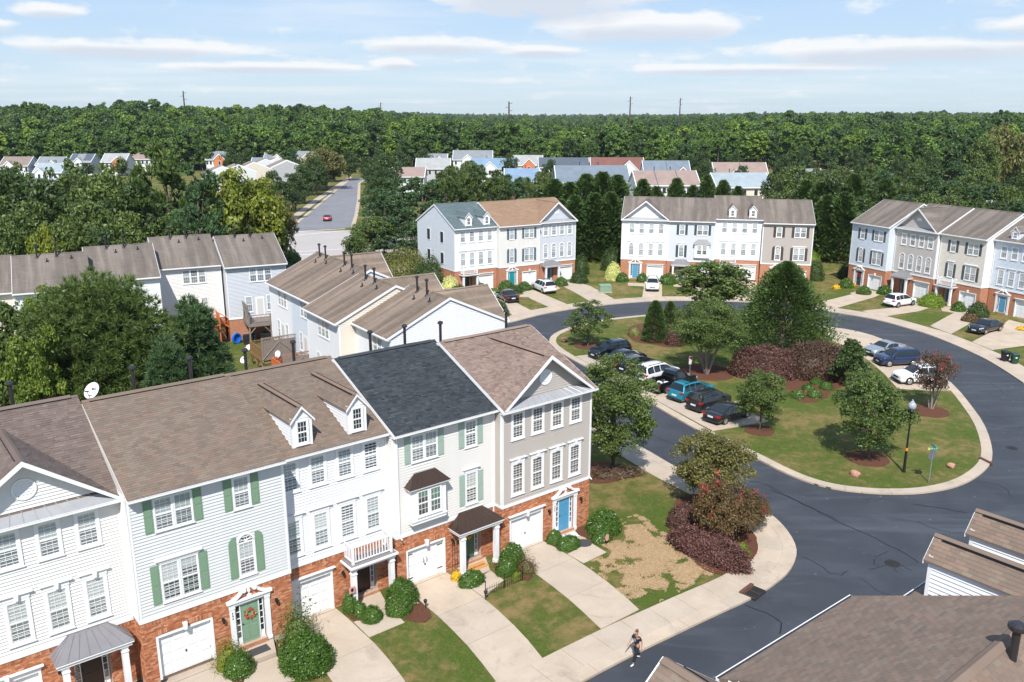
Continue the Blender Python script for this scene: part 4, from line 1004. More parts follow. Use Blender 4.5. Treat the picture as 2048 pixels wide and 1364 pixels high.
def townhouse(label, P, az, w=6.85, zb=0.0, D=11.6, he=8.87, hr=11.5, wall='cream', side=None, roof='sh_brown', near=False, mir=False,
              style='P', gable=False, dormers=False, porch='pediment', door='door_green', shut=None, pm='metal_grey', garage_style='crown', gkey=False, w2arch=False, w2arches=False,
              w2bay=False, xoff=0.0, number=None, rear=False, backgable=False, sides='LR', flues=True, gvent='round', blind=True, header=None, tint=None, ribs=False, wreath=None, group=None,
              hb=3.0, visible_side=None, rakes='LR', name='townhouse', lights=True, door_x=4.76, hump=None, backtabs=False, ghr=None, gable_laps=True, boards=None):
    root = empty(name, (P[0], P[1], zb), pi / 2 - radians(az)); tag(root, label, 'townhouse', group)
    near_boards = near if boards is None else boards
    ex = (lambda x: w - x) if mir else (lambda x: x)
    def iv(a, b): a += xoff; b += xoff; a, b = ex(a), ex(b); return (min(a, b), max(a, b))
    wm_ = M_[wall]; sm = M_[side or wall]; rm = M_[roof]
    k = (hr - he) / (D / 2 + .35); zf = lambda y: he + k * (y + .35)
    # openings in the brick storey
    holes = []
    if not rear:
        g0, g1 = iv(.64, 2.93); dx = ex(door_x + xoff); holes = [(g0 - .1, g1 + .1, 0, 2.14), (dx - .72, dx + .72, 0, 2.35)]
    # masonry storey: mortar-coloured core with openings
    def core(zlo, zhi, hol, m, nm, inset=.0):
        xs = sorted({0, w} | {min(max(a, 0), w) for h in hol for a in h[:2]}); mb = MB()
        for a, b in zip(xs, xs[1:]):
            if b - a < 1e-4: continue
            h = [q for q in hol if q[0] <= a + 1e-6 and q[1] >= b - 1e-6]
            if h: mb.box(a, b, .30, D, zlo, h[0][3]); mb.box(a, b, 0, D, h[0][3], zhi)
            else: mb.box(a, b, 0, D, zlo, zhi)
        return mb.build(nm, m, root)
    bc = core(-1.2, hb - .0, holes, M_['mortar'] if near else M_['brickfar'], 'brick_storey')
    if near:
        mb = MB(); rr = random.Random(int(P[0] * 10) + 3)
        brickface(mb, 0.0, w, 0, hb, 0, holes, rr)
        if 'L' in sides: brickface(mb, 0, 2.0, 0, hb, 0, [], rr, along='y', out=-1)
        if 'R' in sides: brickface(mb, 0, 6, 0, hb, w, [], rr, along='y', out=1)
        tag(mb.build('bricks', M_['brick'], bc), kind='stuff')
        if garage_style == 'arch' and not rear:
            mb = MB(); n = int((g1 - g0 + .3) / .078)
            for i in range(n):
                t = (i + .5) / n; x = g0 - .15 + (g1 - g0 + .3) * t; zc = 2.16 + .09 * (1 - (2 * t - 1) ** 2)
                mb.box(x - .033, x + .033, -.035, 0, zc, zc + .21)
            mb.build('brick_arch', M_['brick'], bc)
        # brick facing also at the openings' reveals
    # upper storeys
    zs = hb
    wl = MB(); wl.box(.005, w - .005, .005, D - .005, zs, he + .0)
    wl.ext([(.004, .005, he), (.004, D - .005, he), (.004, D / 2, hr - .12)], (w - .008, 0, 0))
    wb = wl.build('upper_wall', sm, root)
    fm = MB(); z0 = zs + .16; z1 = he - .20
    if near_boards:
        n = int(round((z1 - z0) / .15)); e = (z1 - z0) / n
        me = MB().add([(.1, 0, 0), (w - .1, 0, 0), (w - .1, -.042, 0), (.1, -.042, 0), (w - .1, -.004, e), (.1, -.004, e)], [(0, 1, 2, 3), (3, 2, 4, 5)]).mesh('siding_board', wm_)
        for i in range(n): link('siding_board', me, wb, (0, 0, z0 + i * e))
    else:
        lap(fm, .1, w - .1, z0, z1); tag(fm.build('siding', wm_, wb), kind='stuff')
    sb = MB()
    for sd_ in ('L', 'R'):
        if sd_ not in sides: continue
        X = 0 if sd_ == 'L' else w; o_ = -1 if sd_ == 'L' else 1
        lap(sb, .1, D - .1, z0, he, X, .15, o_, 'y')
        if gable_laps: lap(sb, 0, D, he, hr - .2, X, .15, o_, 'y', clip=lambda z: ((z - he) / k - .35 + .16, D - (z - he) / k + .35 - .16) if (z - he) / k - .2 < D / 2 else None)
    if rear or backgable: lap(sb, .1, w - .1, z0, he - .15, D, .15, 1)
    if sb.f: tag(sb.build('siding', sm, wb), kind='stuff')
    tr = MB()
    tr.box(-.03, .10, -.04, .0, zs + .02, he - .2); tr.box(w - .10, w + .03, -.04, .0, zs + .02, he - .2)
    tr.box(-.03, w + .03, -.055, 0, zs - .02, zs + .16)
    for X, s_ in ((0, 'L'), (w, 'R')):
        if s_ in sides:
            sg = -1 if s_ == 'L' else 1
            tr.box(X, X + sg * .032, -.04, .12, zs + .02, he - .1); tr.box(X, X + sg * .032, D - .12, D + .0, zs + .02, he - .1); tr.box(X, X + sg * .05, 0, D, zs - .02, zs + .14)
    tr.box(-.03, w + .03, -.04, 0, he - .22, he - .04)
    tr.build('corner_board', M_['trim'], root)
    # roof
    rf = MB(); t = .08
    y0, y1, ym = -.35, D + .35, D / 2; rx0, rx1 = (-.12 if 'L' in rakes else 0), (w + .12 if 'R' in rakes else w)
    rf.ext([(rx0, y0, he), (rx0, ym, hr), (rx0, ym, hr - t), (rx0, y0, he - t)], (rx1 - rx0, 0, 0)); rf.ext([(rx0, ym, hr), (rx0, y1, he), (rx0, y1, he - t), (rx0, ym, hr - t)], (rx1 - rx0, 0, 0))
    rfo = rf.build('roof', rm, root)
    V = Vector((0, ym - y0, hr - he)); Sl = V.length
    gx = None
    if gable:
        gxc = w / 2 if hump is None else hump; half = gxc + .02 if gxc <= w / 2 else w - gxc + .02; gz = (ghr or hr) - .06; gk = (gz - (he + .03)) / half
    if near:
        dim = roof in ('sh_slate', 'sh_mix', 'sh_dkbrown')
        def cl(u, v):
            x = rx0 + u; z = he + v * (hr - he) / Sl
            if gable and abs(x - gxc) < half: return z + .05 > gz - gk * abs(x - gxc)
            return True
        isl = tabs((rx0, y0, he), (1, 0, 0), V, rx1 - rx0, Sl, cl, dim=dim)
        tag(link('shingles', tabmesh(isl, 'shingles', rm), rfo), kind='stuff')
        if backtabs:
            isl = tabs((rx1, y1, he), (-1, 0, 0), Vector((0, ym - y1, hr - he)), rx1 - rx0, Sl, None, dim=dim); isl.sort(key=lambda q: (root.matrix_basis @ Vector(q[0]) - Vector((0, 0, CH))).length)
            for q in isl[:280]: link('shingle', MB().add(q, [(0, 1, 2, 3), (3, 2, 4, 5)]).mesh('shingle', M_['sh_one']), rfo)
            tag(link('shingles', tabmesh(isl[280:], 'shingles', rm), rfo), kind='stuff')
    cp = MB(); n = int((rx1 - rx0) / .3)
    cp.ext([(rx0, ym - .16, hr - .045), (rx0, ym, hr + .035), (rx0, ym + .16, hr - .045)], (rx1 - rx0, 0, 0))
    if near: cp.ext([(rx0 + .3, ym - .17, hr - .01), (rx0 + .3, ym, hr + .085), (rx0 + .3, ym + .17, hr - .01)], (rx1 - rx0 - .6, 0, 0))
    cp.build('ridge_cap', rm, rfo)
    if near: MB().box(rx0 + .3, rx1 - .3, ym - .175, ym - .165, hr - .055, hr - .012).build('ridge_vent_shadow', M_['black'], rfo)  # black strip: shadow line under the vent, put in as colour
    gt = MB()
    gt.box(rx0, rx1, -.47, -.35, he - .13, he - .02); gt.box(rx0, rx1, -.355, -.33, he - .2, he - .08); gt.box(rx0, rx1, -.34, 0, he - .21, he - .18)
    gto = gt.build('gutter', M_['gutter'], root)
    if near:
        MB().box(rx0 + .01, rx1 - .01, -.455, -.365, he - .07, he - .018).build('gutter_trough', M_['flue'], gto)
        MB().box(rx0, rx1, -.48, -.462, he - .03, he - .005).build('gutter_lip', M_['trim'], gto)
    if rear or backgable: MB().box(rx0, rx1, D + .33, D + .45, he - .14, he - .02).build('gutter', M_['gutter'], root)
    # rakes
    for s_ in rakes:
        rw = .016 if near else .03; X0, X1 = (rx0 - rw, rx0) if s_ == 'L' else (rx1, rx1 + rw)
        b = MB()
        for a, c in (((y0, he), (ym, hr)), ((ym, hr), (y1, he))):
            b.ext([(X0, a[0], a[1] + .01), (X0, c[0], c[1] + .01), (X0, c[0], c[1] - .19), (X0, a[0], a[1] - .19)], (X1 - X0, 0, 0))
        b.build('rake_board', M_['trim'], root)
    def mkgable(back=False):
        T = (lambda p: (w - p[0], D - p[1], p[2])) if back else (lambda p: p)
        xc, hf = gxc, half; yf = -.36; zt = gz; ze = he + .03
        yb = (zt - he) / k - .35
        g = MB(); A = (xc - hf, yf, ze); B = (xc + hf, yf, ze); T1 = (xc, yf, zt); T2 = (xc, yb, zt)
        yb2 = (ze - he) / k - .35
        g.add([T(p) for p in (A, T1, T2, (xc - hf, yf + .05, ze), (A[0], yf, ze - .1), (xc, yf, zt - .1), (xc, yb, zt - .1))], [(0, 2, 1), (0, 1, 5, 4)])
        g.add([T(p) for p in (B, T1, T2, (B[0], yf, ze - .1), (xc, yf, zt - .1))], [(0, 1, 2), (0, 3, 4, 1)])
        go = g.build('gable_roof', rm, root)
        gw = .22
        if near and not back:
            for sg in (-1, 1):
                Vv = Vector((sg * -hf, 0, zt - ze)); L_ = yb - yf; SL = Vv.length
                def clg(u, v):
                    return v / SL > u / L_ - .02
                isl = tabs((xc + sg * hf, yf, ze), (0, 1, 0), Vv, L_, SL, clg, dim=roof in ('sh_slate', 'sh_mix', 'sh_dkbrown'))
                # orient faces upward
                fx = []
                for q in isl: fx.append(q if sg > 0 else (q[1], q[0], q[3], q[2], q[5], q[4]))
                tag(link('shingles', tabmesh(fx, 'shingles', rm), go), kind='stuff')
        c = MB(); 
        for sg in (-1, 1): c.add([T(p) for p in ((xc, yf, zt + .03), (xc, yb - .2, zt + .03), (xc + sg * .16, yb - .2, zt - .06), (xc + sg * .16, yf, zt - .06))], [(0, 1, 2, 3) if sg < 0 else (3, 2, 1, 0)])
        c.build('ridge_cap', rm, go)
        if near: MB().box(xc - .19, xc - .175, yf + .5, yb - .6, zt - .11, zt - .04).build('ridge_vent_shadow', M_['black'], go)
        # white rakes and soffit
        b = MB()
        for sg in (-1, 1):
            a = (xc + sg * (hf + .05), ze - .03); m_ = (xc, zt + .02)
            q = [(a[0], yf - .03, a[1]), (m_[0], yf - .03, m_[1]), (m_[0], yf - .03, m_[1] - .22), (a[0] - sg * .14, yf - .03, a[1] - .06)]
            b.ext([T(p) for p in q], (0, .04 if not back else -.04, 0))
            q = [(a[0], yf, a[1] - .12), (m_[0], yf, m_[1] - .14), (m_[0], gw, m_[1] - .14), (a[0], gw, a[1] - .12)]
            b.ext([T(p) for p in q], (0, 0, .03))
        b.build('gable_rake', M_['trim'], root)
        zb_ = ze + .14; gb = MB(); apz = zt - .14; hfw = hf - .05
        gb.add([T(p) for p in ((xc - hfw, gw, zb_ - .25), (xc + hfw, gw, zb_ - .25), (xc, gw, apz))], [(0, 1, 2)])
        if not back: lap(gb, 0, w, zb_, apz, gw, .15, -1, clip=lambda z: (xc - (apz - z) / gk + .04, xc + (apz - z) / gk - .04) if (apz - z) / gk > .08 else None)
        tag(gb.build('gable_siding', wm_, root), kind='stuff')
        if not back:
            seamroof(root, 'pent_roof', [((xc - hf + .1, -.45, he - .015), (xc + hf - .1, -.45, he - .015), (xc + hf - .75, gw, zb_ + .12), (xc - hf + .75, gw, zb_ + .12))], M_['metal_lgrey' if gvent != 'dark' else 'metal_grey'], near, .5)
            zc = (zb_ + apz) / 2 - .10; v = MB()
            if gvent == 'halfround' : v.ext([(xc + .42 * cos(a), gw - .05, zc - .2 + .42 * sin(a)) for a in [pi * i / 10 for i in range(11)]], (0, .05, 0))
            else:
                n = 20; ring_ = MB()
                for i in range(n):
                    a0, a1 = 2 * pi * i / n, 2 * pi * (i + 1) / n
                    v.ext([(xc + r * cos(a), gw - .07, zc + r * sin(a)) for r, a in ((.37, a0), (.46, a0), (.46, a1), (.37, a1))], (0, .05, 0))
                for j in range(7):
                    zz_ = zc - .33 + j * .11; hw = sqrt(max(0, .37 ** 2 - (zz_ - zc + .02) ** 2))
                    v.add([(xc - hw, gw - .055, zz_ - .02), (xc + hw, gw - .055, zz_ - .02), (xc + hw, gw - .03, zz_ + .075), (xc - hw, gw - .03, zz_ + .075)], [(0, 1, 2, 3)])
            v.build('gable_vent', M_['trim'], root)
    if gable: mkgable()
    if backgable:
        gxc = w / 2 if not isinstance(backgable, float) else backgable; half = min(gxc, w - gxc); gz = hr - .06; gk = (gz - (he + .03)) / half; mkgable(True)
    if dormers:
        for dx0 in (.98 + xoff * 0, 3.92):
            if mir: dx0 = w - dx0 - 1.0
            dormer(root, dx0, dx0 + 1.0, .12, zf, k, wm_ if wall != 'ivory' else M_['white'], rm, near)
    # third floor windows
    A3, B3, A2, B2 = 7.06, 8.46, 3.70, 5.44
    if not rear:
        if style == 'P':
            for j, x in enumerate((.76, 2.21, 3.67, 5.13)):
                a, b = iv(x, x + .69)
                window(root, a, b, A3, B3, 0, 2, near, blind, None, False, .13)
                window(root, a, b, A2, B2 - (.12 if w2arches else 0), 0, 3, near, blind, header if not w2arches else None, w2arches, .13)
        else:
            a, b = iv(1.08, 1.78); c, d = iv(1.90, 2.60)
            for q, yy in (((a, b), 0), ((c, d), -.004)): window(root, q[0], q[1], A3, B3, yy, 2, near, blind, None, False, .055)
            e, f = iv(4.49, 5.16); window(root, e, f, A3, B3, 0, 2, near, blind, None, False, .085)
            for q in (iv(.62, .98), iv(2.70, 3.06), iv(4.02, 4.39), iv(5.27, 5.64)): shutter(root, q[0], q[1], A3 - .06, B3 + .06, M_[shut], near)
            if w2bay: q = iv(.72, 2.88); bay(root, q[0], q[1], M_[pm], near, tint=tint)
            else:
                for q, yy in (((a, b), 0), ((c, d), -.004)): window(root, q[0], q[1], A2, B2, yy, 3, near, blind, None, False, .055)
                hdm = MB(); lo, hi = min(a, c), max(b, d); hdm.box(lo - .12, hi + .12, -.09, 0, B2 + .085, B2 + .22); hdm.box(lo - .24, hi + .24, -.16, 0, B2 + .22, B2 + .30); hdm.build('window_header', M_['trim'], root)
                for q in (iv(.62, .98), iv(2.70, 3.06)): shutter(root, q[0], q[1], A2 - .06, B2 + .04, M_[shut], near)
            if w2arch:
                window(root, e, f, A2, B2 - .16, 0, 2, near, blind, None, True, .085)
                q = iv(4.02, 4.39); shutter(root, q[0], q[1], A2 - .06, B2 + .25, M_[shut], near, arch=1 if not mir else -1)
                q = iv(5.27, 5.64); shutter(root, q[0], q[1], A2 - .06, B2 + .25, M_[shut], near, arch=-1 if not mir else 1)
            else:
                window(root, e, f, A2, B2, 0, 3, near, blind, 'plain', False, .085)
                for q in (iv(4.02, 4.39), iv(5.27, 5.64)): shutter(root, q[0], q[1], A2 - .06, B2 + .02, M_[shut], near)
        garage(root, g0, g1, near, style=garage_style, key=gkey, ribs=ribs)
        frontdoor(root, dx, M_[door], near, style='pediment' if porch == 'pediment' else 'plain', recess=.06 if porch == 'pediment' else .26, wreath=wreath)
        if porch == 'hip': portico_hip(root, dx - (.0 if not mir else 0), M_[pm], near)
        if porch == 'balcony': portico_balcony(root, dx, near)
        if number: finnum(root, number, (ex(door_x + xoff - .84), -.085 if porch == 'pediment' else -.99, 1.95))
        if lights and near:
            lantern(root, ex(door_x + xoff - 1.28), 1.82); 
            if porch == 'pediment': lantern(root, ex(door_x + xoff + 1.28), 1.86)
    else:
        # rear face: three windows together, then door and windows over the deck
        for x in (2.55, 3.35, 4.15): window(root, x, x + .66, A3, B3, -.001 * x, 2, False, blind, None, False, .07)
        window(root, 1.9, 2.55, A2, B2 - .1, 0, 2, False, blind, None, False, .07); window(root, 4.2, 4.85, A2, B2 - .1, 0, 2, False, blind, None, False, .07)
        dd = MB().box(3.0, 3.8, -.03, .0, 3.15, 5.2).build('back_door', M_['trim'], root); MB().box(2.92, 3.88, -.05, 0, 3.13, 5.28).build('door_frame', M_[door], root)
        MB().box(3.08, 3.72, -.062, -.051, 3.3, 5.1).build('door_light', M_['blind'], dd)
        window(root, 4.9, 5.55, .7, 2.2, 0, 2, False, blind, None, False, .07)
    if flues:
        fy = ym + .75 if not rear else ym - .55
        for x in ((w * .32, w * .58) if not isinstance(flues, (list, tuple)) else flues): flue(root, x, fy, zf(fy) if fy < ym else hr - k * (fy - ym))
        if rear:
            for x, yy in ((w * .45, ym - 1.3), (w * .78, ym - 1.0)): 
                b = MB(); b.cyl((x, yy, zf(yy) - .05), (x, yy, zf(yy) + .32), .06, n=6); b.box(x - .13, x + .13, yy - .13, yy + .13, zf(yy) - .1, zf(yy) + .05); b.build('vent_stub', M_['flue'], root)
    return root
def dormer(root, x0, x1, y, zf, k, wm_, rm, near, zt=10.55, ap=11.12):
    zb = zf(y) - .02; xm = (x0 + x1) / 2; yr = (zt - zf(0)) / k; ya = (ap - zf(0)) / k
    d = MB(); d.add([(x0, y, zb), (x1, y, zb), (x1, y, zt), (xm, y, ap - .08), (x0, y, zt)], [(0, 1, 2, 3, 4)])
    do = d.build('dormer', M_['trim'], root)
    s = MB()
    for X, o_ in ((x0, -1), (x1, 1)):
        pts = [(X, y, zb), (X, y, zt), (X, yr, zt)]; s.add(pts, [(0, 1, 2) if o_ > 0 else (2, 1, 0)])
        lap(s, y, yr, zb, zt, X, .15, o_, 'y', clip=lambda z: (y + .1, max(y + .12, (z - zf(0)) / k)))
        s.box(X, X + o_ * .03, y - .01, y + .12, zb, zt)
    tag(s.build('dormer_siding', wm_, do), kind='stuff')
    r = MB(); ov = .14; yf = y - .13
    hw = (x1 - x0) / 2 + ov; kk = (ap - zt) / ((x1 - x0) / 2); ze = ap - kk * hw; yre = (ze - zf(0)) / k; t_ = .05
    for sg in (-1, 1):
        A = (xm + sg * hw, yf, ze); B = (xm, yf, ap); C = (xm, ya + .1, ap); E_ = (xm + sg * hw, yre, ze)
        f = [A, B, C, E_] if sg > 0 else [B, A, E_, C]
        r.add(f + [Vector(p) - Vector((0, 0, t_)) for p in f], [(0, 1, 2, 3), (7, 6, 5, 4), (0, 4, 5, 1), (1, 5, 6, 2), (2, 6, 7, 3), (3, 7, 4, 0)])
    ro = r.build('dormer_roof', rm, do)
    if near:
        for sg in (-1, 1):
            Vv = Vector((-sg * hw, 0, ap - ze)); L_ = ya - yf; SL = Vv.length; lo = yre - yf
            isl = tabs((xm + sg * hw, yf, ze), (0, 1, 0), Vv, L_, SL, lambda u, v: u < lo + (L_ - lo) * v / SL)
            fx = [q if sg > 0 else (q[1], q[0], q[3], q[2], q[5], q[4]) for q in isl]
            if near == 'parts':
                for q in fx:
                    link('shingle', MB().add(q, [(0, 1, 2, 3), (3, 2, 4, 5)]).mesh('shingle', rm), ro)
            else: tag(link('shingles', tabmesh(fx, 'shingles', rm), ro), kind='stuff')
        c = MB(); c.ext([(xm - .12, yf, ap - .05), (xm, yf, ap + .035), (xm + .12, yf, ap - .05)], (0, ya - yf - .1, 0)); c.build('ridge_cap', rm, ro)
        q = MB(); q.box(xm - .16, xm - .135, yf + .3, ya - .2, ap - .10, ap - .035); q.box(xm + .135, xm + .16, yf + .3, ya - .2, ap - .10, ap - .035); q.build('ridge_vent_shadow', M_['black'], ro)  # vent's shadow coloured in as black strips on both sides
    b = MB()
    for sg in (-1, 1):
        b.ext([(xm + sg * hw, yf - .02, ze - .01), (xm, yf - .02, ap + .0), (xm, yf - .02, ap - .13), (xm + sg * hw, yf - .02, ze - .13)], (0, .03, 0))
    b.box(x0 - .02, x1 + .02, y - .03, y, zt - .06, zt + .02)
    b.build('dormer_trim', M_['trim'], do)
    window(do, xm - .24, xm + .24, zb + .22, zt - .22, y - .0, 2 if near else 2, False, False, None, False, .09)
# ------------------------------------------------------------------ the rows of houses
g = 'townhouses of the near row with the brick fronts'
def PA(k, ds=0): s, n = NU[k]; return A(s + ds, n)
townhouse('cream townhouse with a wide front gable and grey hipped porch, leftmost of the near row', PA('u1'), AZA, 6.8, .07, wall='cream', roof='sh_dkbrown', near=True, gable=True, hump=3.45, porch='hip', door='door_brown', pm='metal_grey', number='508', header='key', xoff=.0, garage_style='crown', gkey=True, group=g, sides='L', rakes='L', flues=[2.0, 4.3], door_x=4.95, hr=11.88, D=10.8, ghr=11.42)
townhouse('pale sage townhouse with medium green shutters and a wreath on its light green door', PA('u2'), AZA, 6.85, .33, wall='sage', side='cream', roof='sh_brown', near=True, style='S', shut='green', porch='pediment', door='door_green', number='506', w2arch=True, garage_style='arch', gkey=True, group=g, sides='LR', rakes='', gable_laps=False, flues=[2.5, 5.2], wreath=M_['wo'])
townhouse('plain white townhouse with two roof dormers and a small white balcony over its porch', PA('u3'), AZA, 6.0, .02, wall='white', roof='sh_brown', near=True, style='P', dormers=True, porch='balcony', door='door_brown', number='504', header='plain', xoff=-.46, garage_style='crown', group=g, sides='', rakes='', flues=[1.5, 4.2], door_x=4.86)
townhouse('ivory townhouse with dark slate roof, seafoam shutters and bronze bay window', PA('u4'), AZA, 6.5, .0, wall='ivory', roof='sh_slate', near=True, style='S', shut='ltgreen', porch='hip', door='door_dgreen', pm='metal_brown', number='502', w2bay=True, garage_style='arch', gkey=True, group=g, sides='L', rakes='L', flues=[2.6, 4.9], tint=M_['greenscreen'], wreath=M_['f_yflower'])
townhouse('tan townhouse with front gable and bright blue door, right end of the near row', PA('u5'), AZA, 6.77, .0, wall='tan', side='tan', roof='sh_mix', near=True, gable=True, hump=3.3, porch='pediment', door='door_blue', number='500', header='key', garage_style='crown', gkey=True, ribs=True, group=g, sides='LR', rakes='LR', flues=[.5, 5.5], blind=False)
# middle row (B): three houses across the loop road
OB = at(909.5, 543.3, 3.0); UB, NB = axes(58.0)
def PB(s, n): p = OB + UB * s + NB * n; return Vector((p.x, p.y, 0))
g = 'townhouses of the three house block across the road'
kw = dict(he=9.0, hr=11.95, mir=True, group=g, flues=True)
townhouse('light grey townhouse with blue slate roof, two dormers and a white balcony', PB(0, 0), 58, 6.8, 0, wall='white', side='sidegrey', roof='shf_slate', dormers=True, porch='balcony', door='door_brown', header='plain', sides='LR', rakes='LR', **kw)
townhouse('ivory townhouse with slate blue shutters and a teal door, middle of its block', PB(6.8, .9), 58, 6.9, .0, wall='ivory', roof='shf_tan', style='S', shut='navy', door='door_teal', w2arch=True, garage_style='arch', gkey=True, sides='L', rakes='L', **kw)
townhouse('pale blue grey townhouse with front gable and arched windows, right of three', PB(13.7, .3), 58, 6.95, .0, wall='bluegrey', roof='shf_tan', gable=True, hump=3.5, porch='hip', door='navy', w2arches=True, sides='R', rakes='R', gvent='halfround', **kw)
for x, z, dn in ((2.9, 6.6, 2.9), (6.9, 6.6, 6.9), (2.9, 3.6, 2.9), (6.9, 3.6, 6.9)): pass
# far row (C)
OC = at(1241.6, 518, 3.0); UC, NC = axes(101)
def PC(s, n): p = OC + UC * s + NC * n; return Vector((p.x, p.y, 0))
g = 'townhouses of the four house block at the back of the loop'
kw = dict(he=9.1, hr=12.0, mir=True, group=g)
townhouse('white townhouse with front gable and light blue door, leftmost of the back block', PC(0, 0), 101, 7.0, 0, wall='white', side='white', roof='shf_grey', gable=True, hump=3.5, door='door_blue', header='key', sides='L', rakes='L', **kw)
townhouse('lavender grey townhouse with dark shutters and a grey roofed bay window', PC(6.98, .3), 101, 6.85, 0, wall='bluegrey', roof='shf_grey', style='S', shut='dkteal', w2bay=True, porch='hip', door='navy', pm='metal_grey', wreath=M_['wo'], sides='', rakes='', **kw)
townhouse('bright white townhouse with two small dormers, standing taller than its neighbours', PC(13.85, -.6), 101, 6.8, .35, wall='white', roof='shf_grey', dormers=True, porch='balcony', door='door_brown', header='plain', sides='LR', rakes='LR', **kw)
townhouse('taupe townhouse with dark brown shutters, right end of the back block', PC(20.65, .2), 101, 7.15, .0, wall='taupe', side='taupe', roof='shf_grey', style='S', shut='dkbrown', w2arch=True, door='dkbrown', garage_style='arch', gkey=True, sides='R', rakes='R', **kw)
# right row (D)
OD = at(1698.2, 527.8, 3.0); UD, ND = axes(156)
def PD(s, n): p = OD + UD * s + ND * n; return Vector((p.x, p.y, 0))
g = 'townhouses of the block at the right edge'
kw = dict(he=9.25, hr=12.3, mir=True, group=g)
townhouse('very pale blue townhouse with charcoal shutters, left end of the block at the right edge', PD(0, 0), 156, 6.85, 0, wall='paleblue', side='paleblue', roof='shf_grey', style='S', shut='charcoal', w2arch=True, door='dkteal', garage_style='arch', gkey=True, sides='L', rakes='LR', wreath=M_['f_flower'], **kw)
townhouse('tan townhouse with dark half round gable vent and arched second storey windows', PD(6.95, -1.2), 156, 6.9, 0, wall='beige', side='white', roof='shf_grey', gable=True, hump=3.4, w2arches=True, porch='hip', door='charcoal', sides='LR', rakes='LR', gvent='halfround', **kw)
townhouse('light beige townhouse with grey shutters and a white balcony over its door', PD(14.0, -1.6), 156, 6.8, 0, wall='creamy', side='white', roof='shf_grey', style='S', shut='charcoal', porch='balcony', door='charcoal', garage_style='arch', gkey=True, sides='LR', rakes='LR', **kw)
townhouse('pale blue townhouse with dormers and sky blue door, cut by the right edge', PD(20.9, -3.0), 156, 6.8, 0, wall='paleblue', side='paleblue', roof='shf_grey', dormers=True, door='door_blue', header='plain', sides='LR', rakes='LR', **kw)
# row E: seen from behind, gable end towards the camera
UE, NE = axes(145.8 + 0)
e4 = at(771.4, 677.8, 7.9)
# rear face runs along azimuth 145.8 with its outward side to the left; local x runs 325.8 deg reversed
def PE(s, n): p = e4 - UE * s + axes(55.8)[0] * (n + .38); return Vector((p.x, p.y, 0))
g = 'townhouses seen from behind, stepping away from the near row'
kw = dict(D=10.5, rear=True, group=g, he=8.87, hr=11.45, roof='shf_brown', door='trim')
# rear face looks towards azimuth 235.8, so the local x axis points along azimuth 145.8
townhouse('white townhouse with a broad blank gable end, nearest of the block seen from behind', PE(6.35, 0), 145.8, 6.35, -.97, wall='white', side='white', backgable=True, sides='R', rakes='LR', **kw)
townhouse('cream sided townhouse second from the blank gable end, its pale side wall showing', PE(13.3, -1.5), 145.8, 6.9, -.87, wall='white', side='creamy', backgable=True, sides='R', rakes='LR', **kw)
townhouse('pale blue sided townhouse third from the blank gable end, roof stained with pale streaks', PE(19.9, -.55), 145.8, 6.5, -.67, wall='paleblue', side='paleblue', backgable=False, sides='R', rakes='R', **kw)
townhouse('white sided townhouse at the far end of the stepped block beside the cross street', PE(25.9, -.55), 145.8, 6.0, -.67, wall='white', side='white', backgable=True, sides='LR', rakes='L', **kw)
# row F: seen from behind at the left
UF, NF = axes(62.8)
f5 = at(451.2, 535.2, 8.4)
def PF(s, n): p = f5 + UF * s + NF * (n - .40); return Vector((p.x, p.y, 0))
g = 'townhouses seen from behind along the left'
kw = dict(D=11.6, rear=True, group=g, he=8.87, hr=11.5, roof='shf_grey', sides='LR')
townhouse('lavender grey townhouse seen from behind over a weathered grey deck', PF(0, 0), 62.8, 6.5, -.47, wall='bluegrey', side='bluegrey', rakes='LR', door='trim', **kw)
townhouse('cream townhouse seen from behind with dark framed garden door over an orange deck', PF(-6.75, -1.4), 62.8, 6.5, -.37, wall='cream', side='cream', rakes='L', door='dkbrown', **kw)
townhouse('white townhouse seen from behind, mostly hidden by the large pine', PF(-13.4, 2.5), 62.8, 6.5, -.47, wall='white', side='white', rakes='LR', door='trim', **kw)
townhouse('brown roofed townhouse seen from behind, left of the one behind the large pine', PF(-19.7, 5.8), 62.8, 6.5, -.47, wall='white', side='white', rakes='L', door='trim', **kw)
townhouse('pale beige townhouse seen from behind, cut by the left edge of the picture', PF(-26.3, 4.9), 62.8, 6.5, -.47, wall='creamy', side='creamy', rakes='L', door='trim', **kw)
# side windows (louvred black shutters) of the grey end house and its louvres on the blank gable
# near right row (G)
UG, NG = axes(51.5)
# the front of this row looks back across the road: local x runs along azimuth 231.5
ge = at(1703, 1190, 8.87)
def PG(s, n): p = ge + UG * s + NG * (n + .42); return Vector((p.x, p.y, 0))
g = 'townhouses of the row in the lower right corner'
kw = dict(he=8.87, roof='sh_near', group=g, flues=False, near=True, lights=False, blind=False, boards=False)
townhouse('brown roofed townhouse with a long white gutter in the lower right corner', PG(0, 0), 231.5, 7.05, .0, D=10.9, hr=11.65, backtabs=True, wall='white', side='white', style='S', shut='charcoal', sides='LR', rakes='', **kw)
kw['near'] = True
r2 = townhouse('tan roofed townhouse whose two white sided dormers rise at the right edge', PG(6.45, 1.15), 231.5, 6.45, .0, D=11.2, hr=11.6, wall='white', side='white', style='P', dormers=True, sides='', rakes='', header='plain', **kw)
r3 = townhouse('tan roofed townhouse showing only the tip of its front gable at the bottom edge', PG(-7.1, .75), 231.5, 6.7, .0, D=11.2, hr=11.5, wall='white', side='white', style='P', gable=True, hump=3.3, sides='', rakes='', header='plain', **kw)
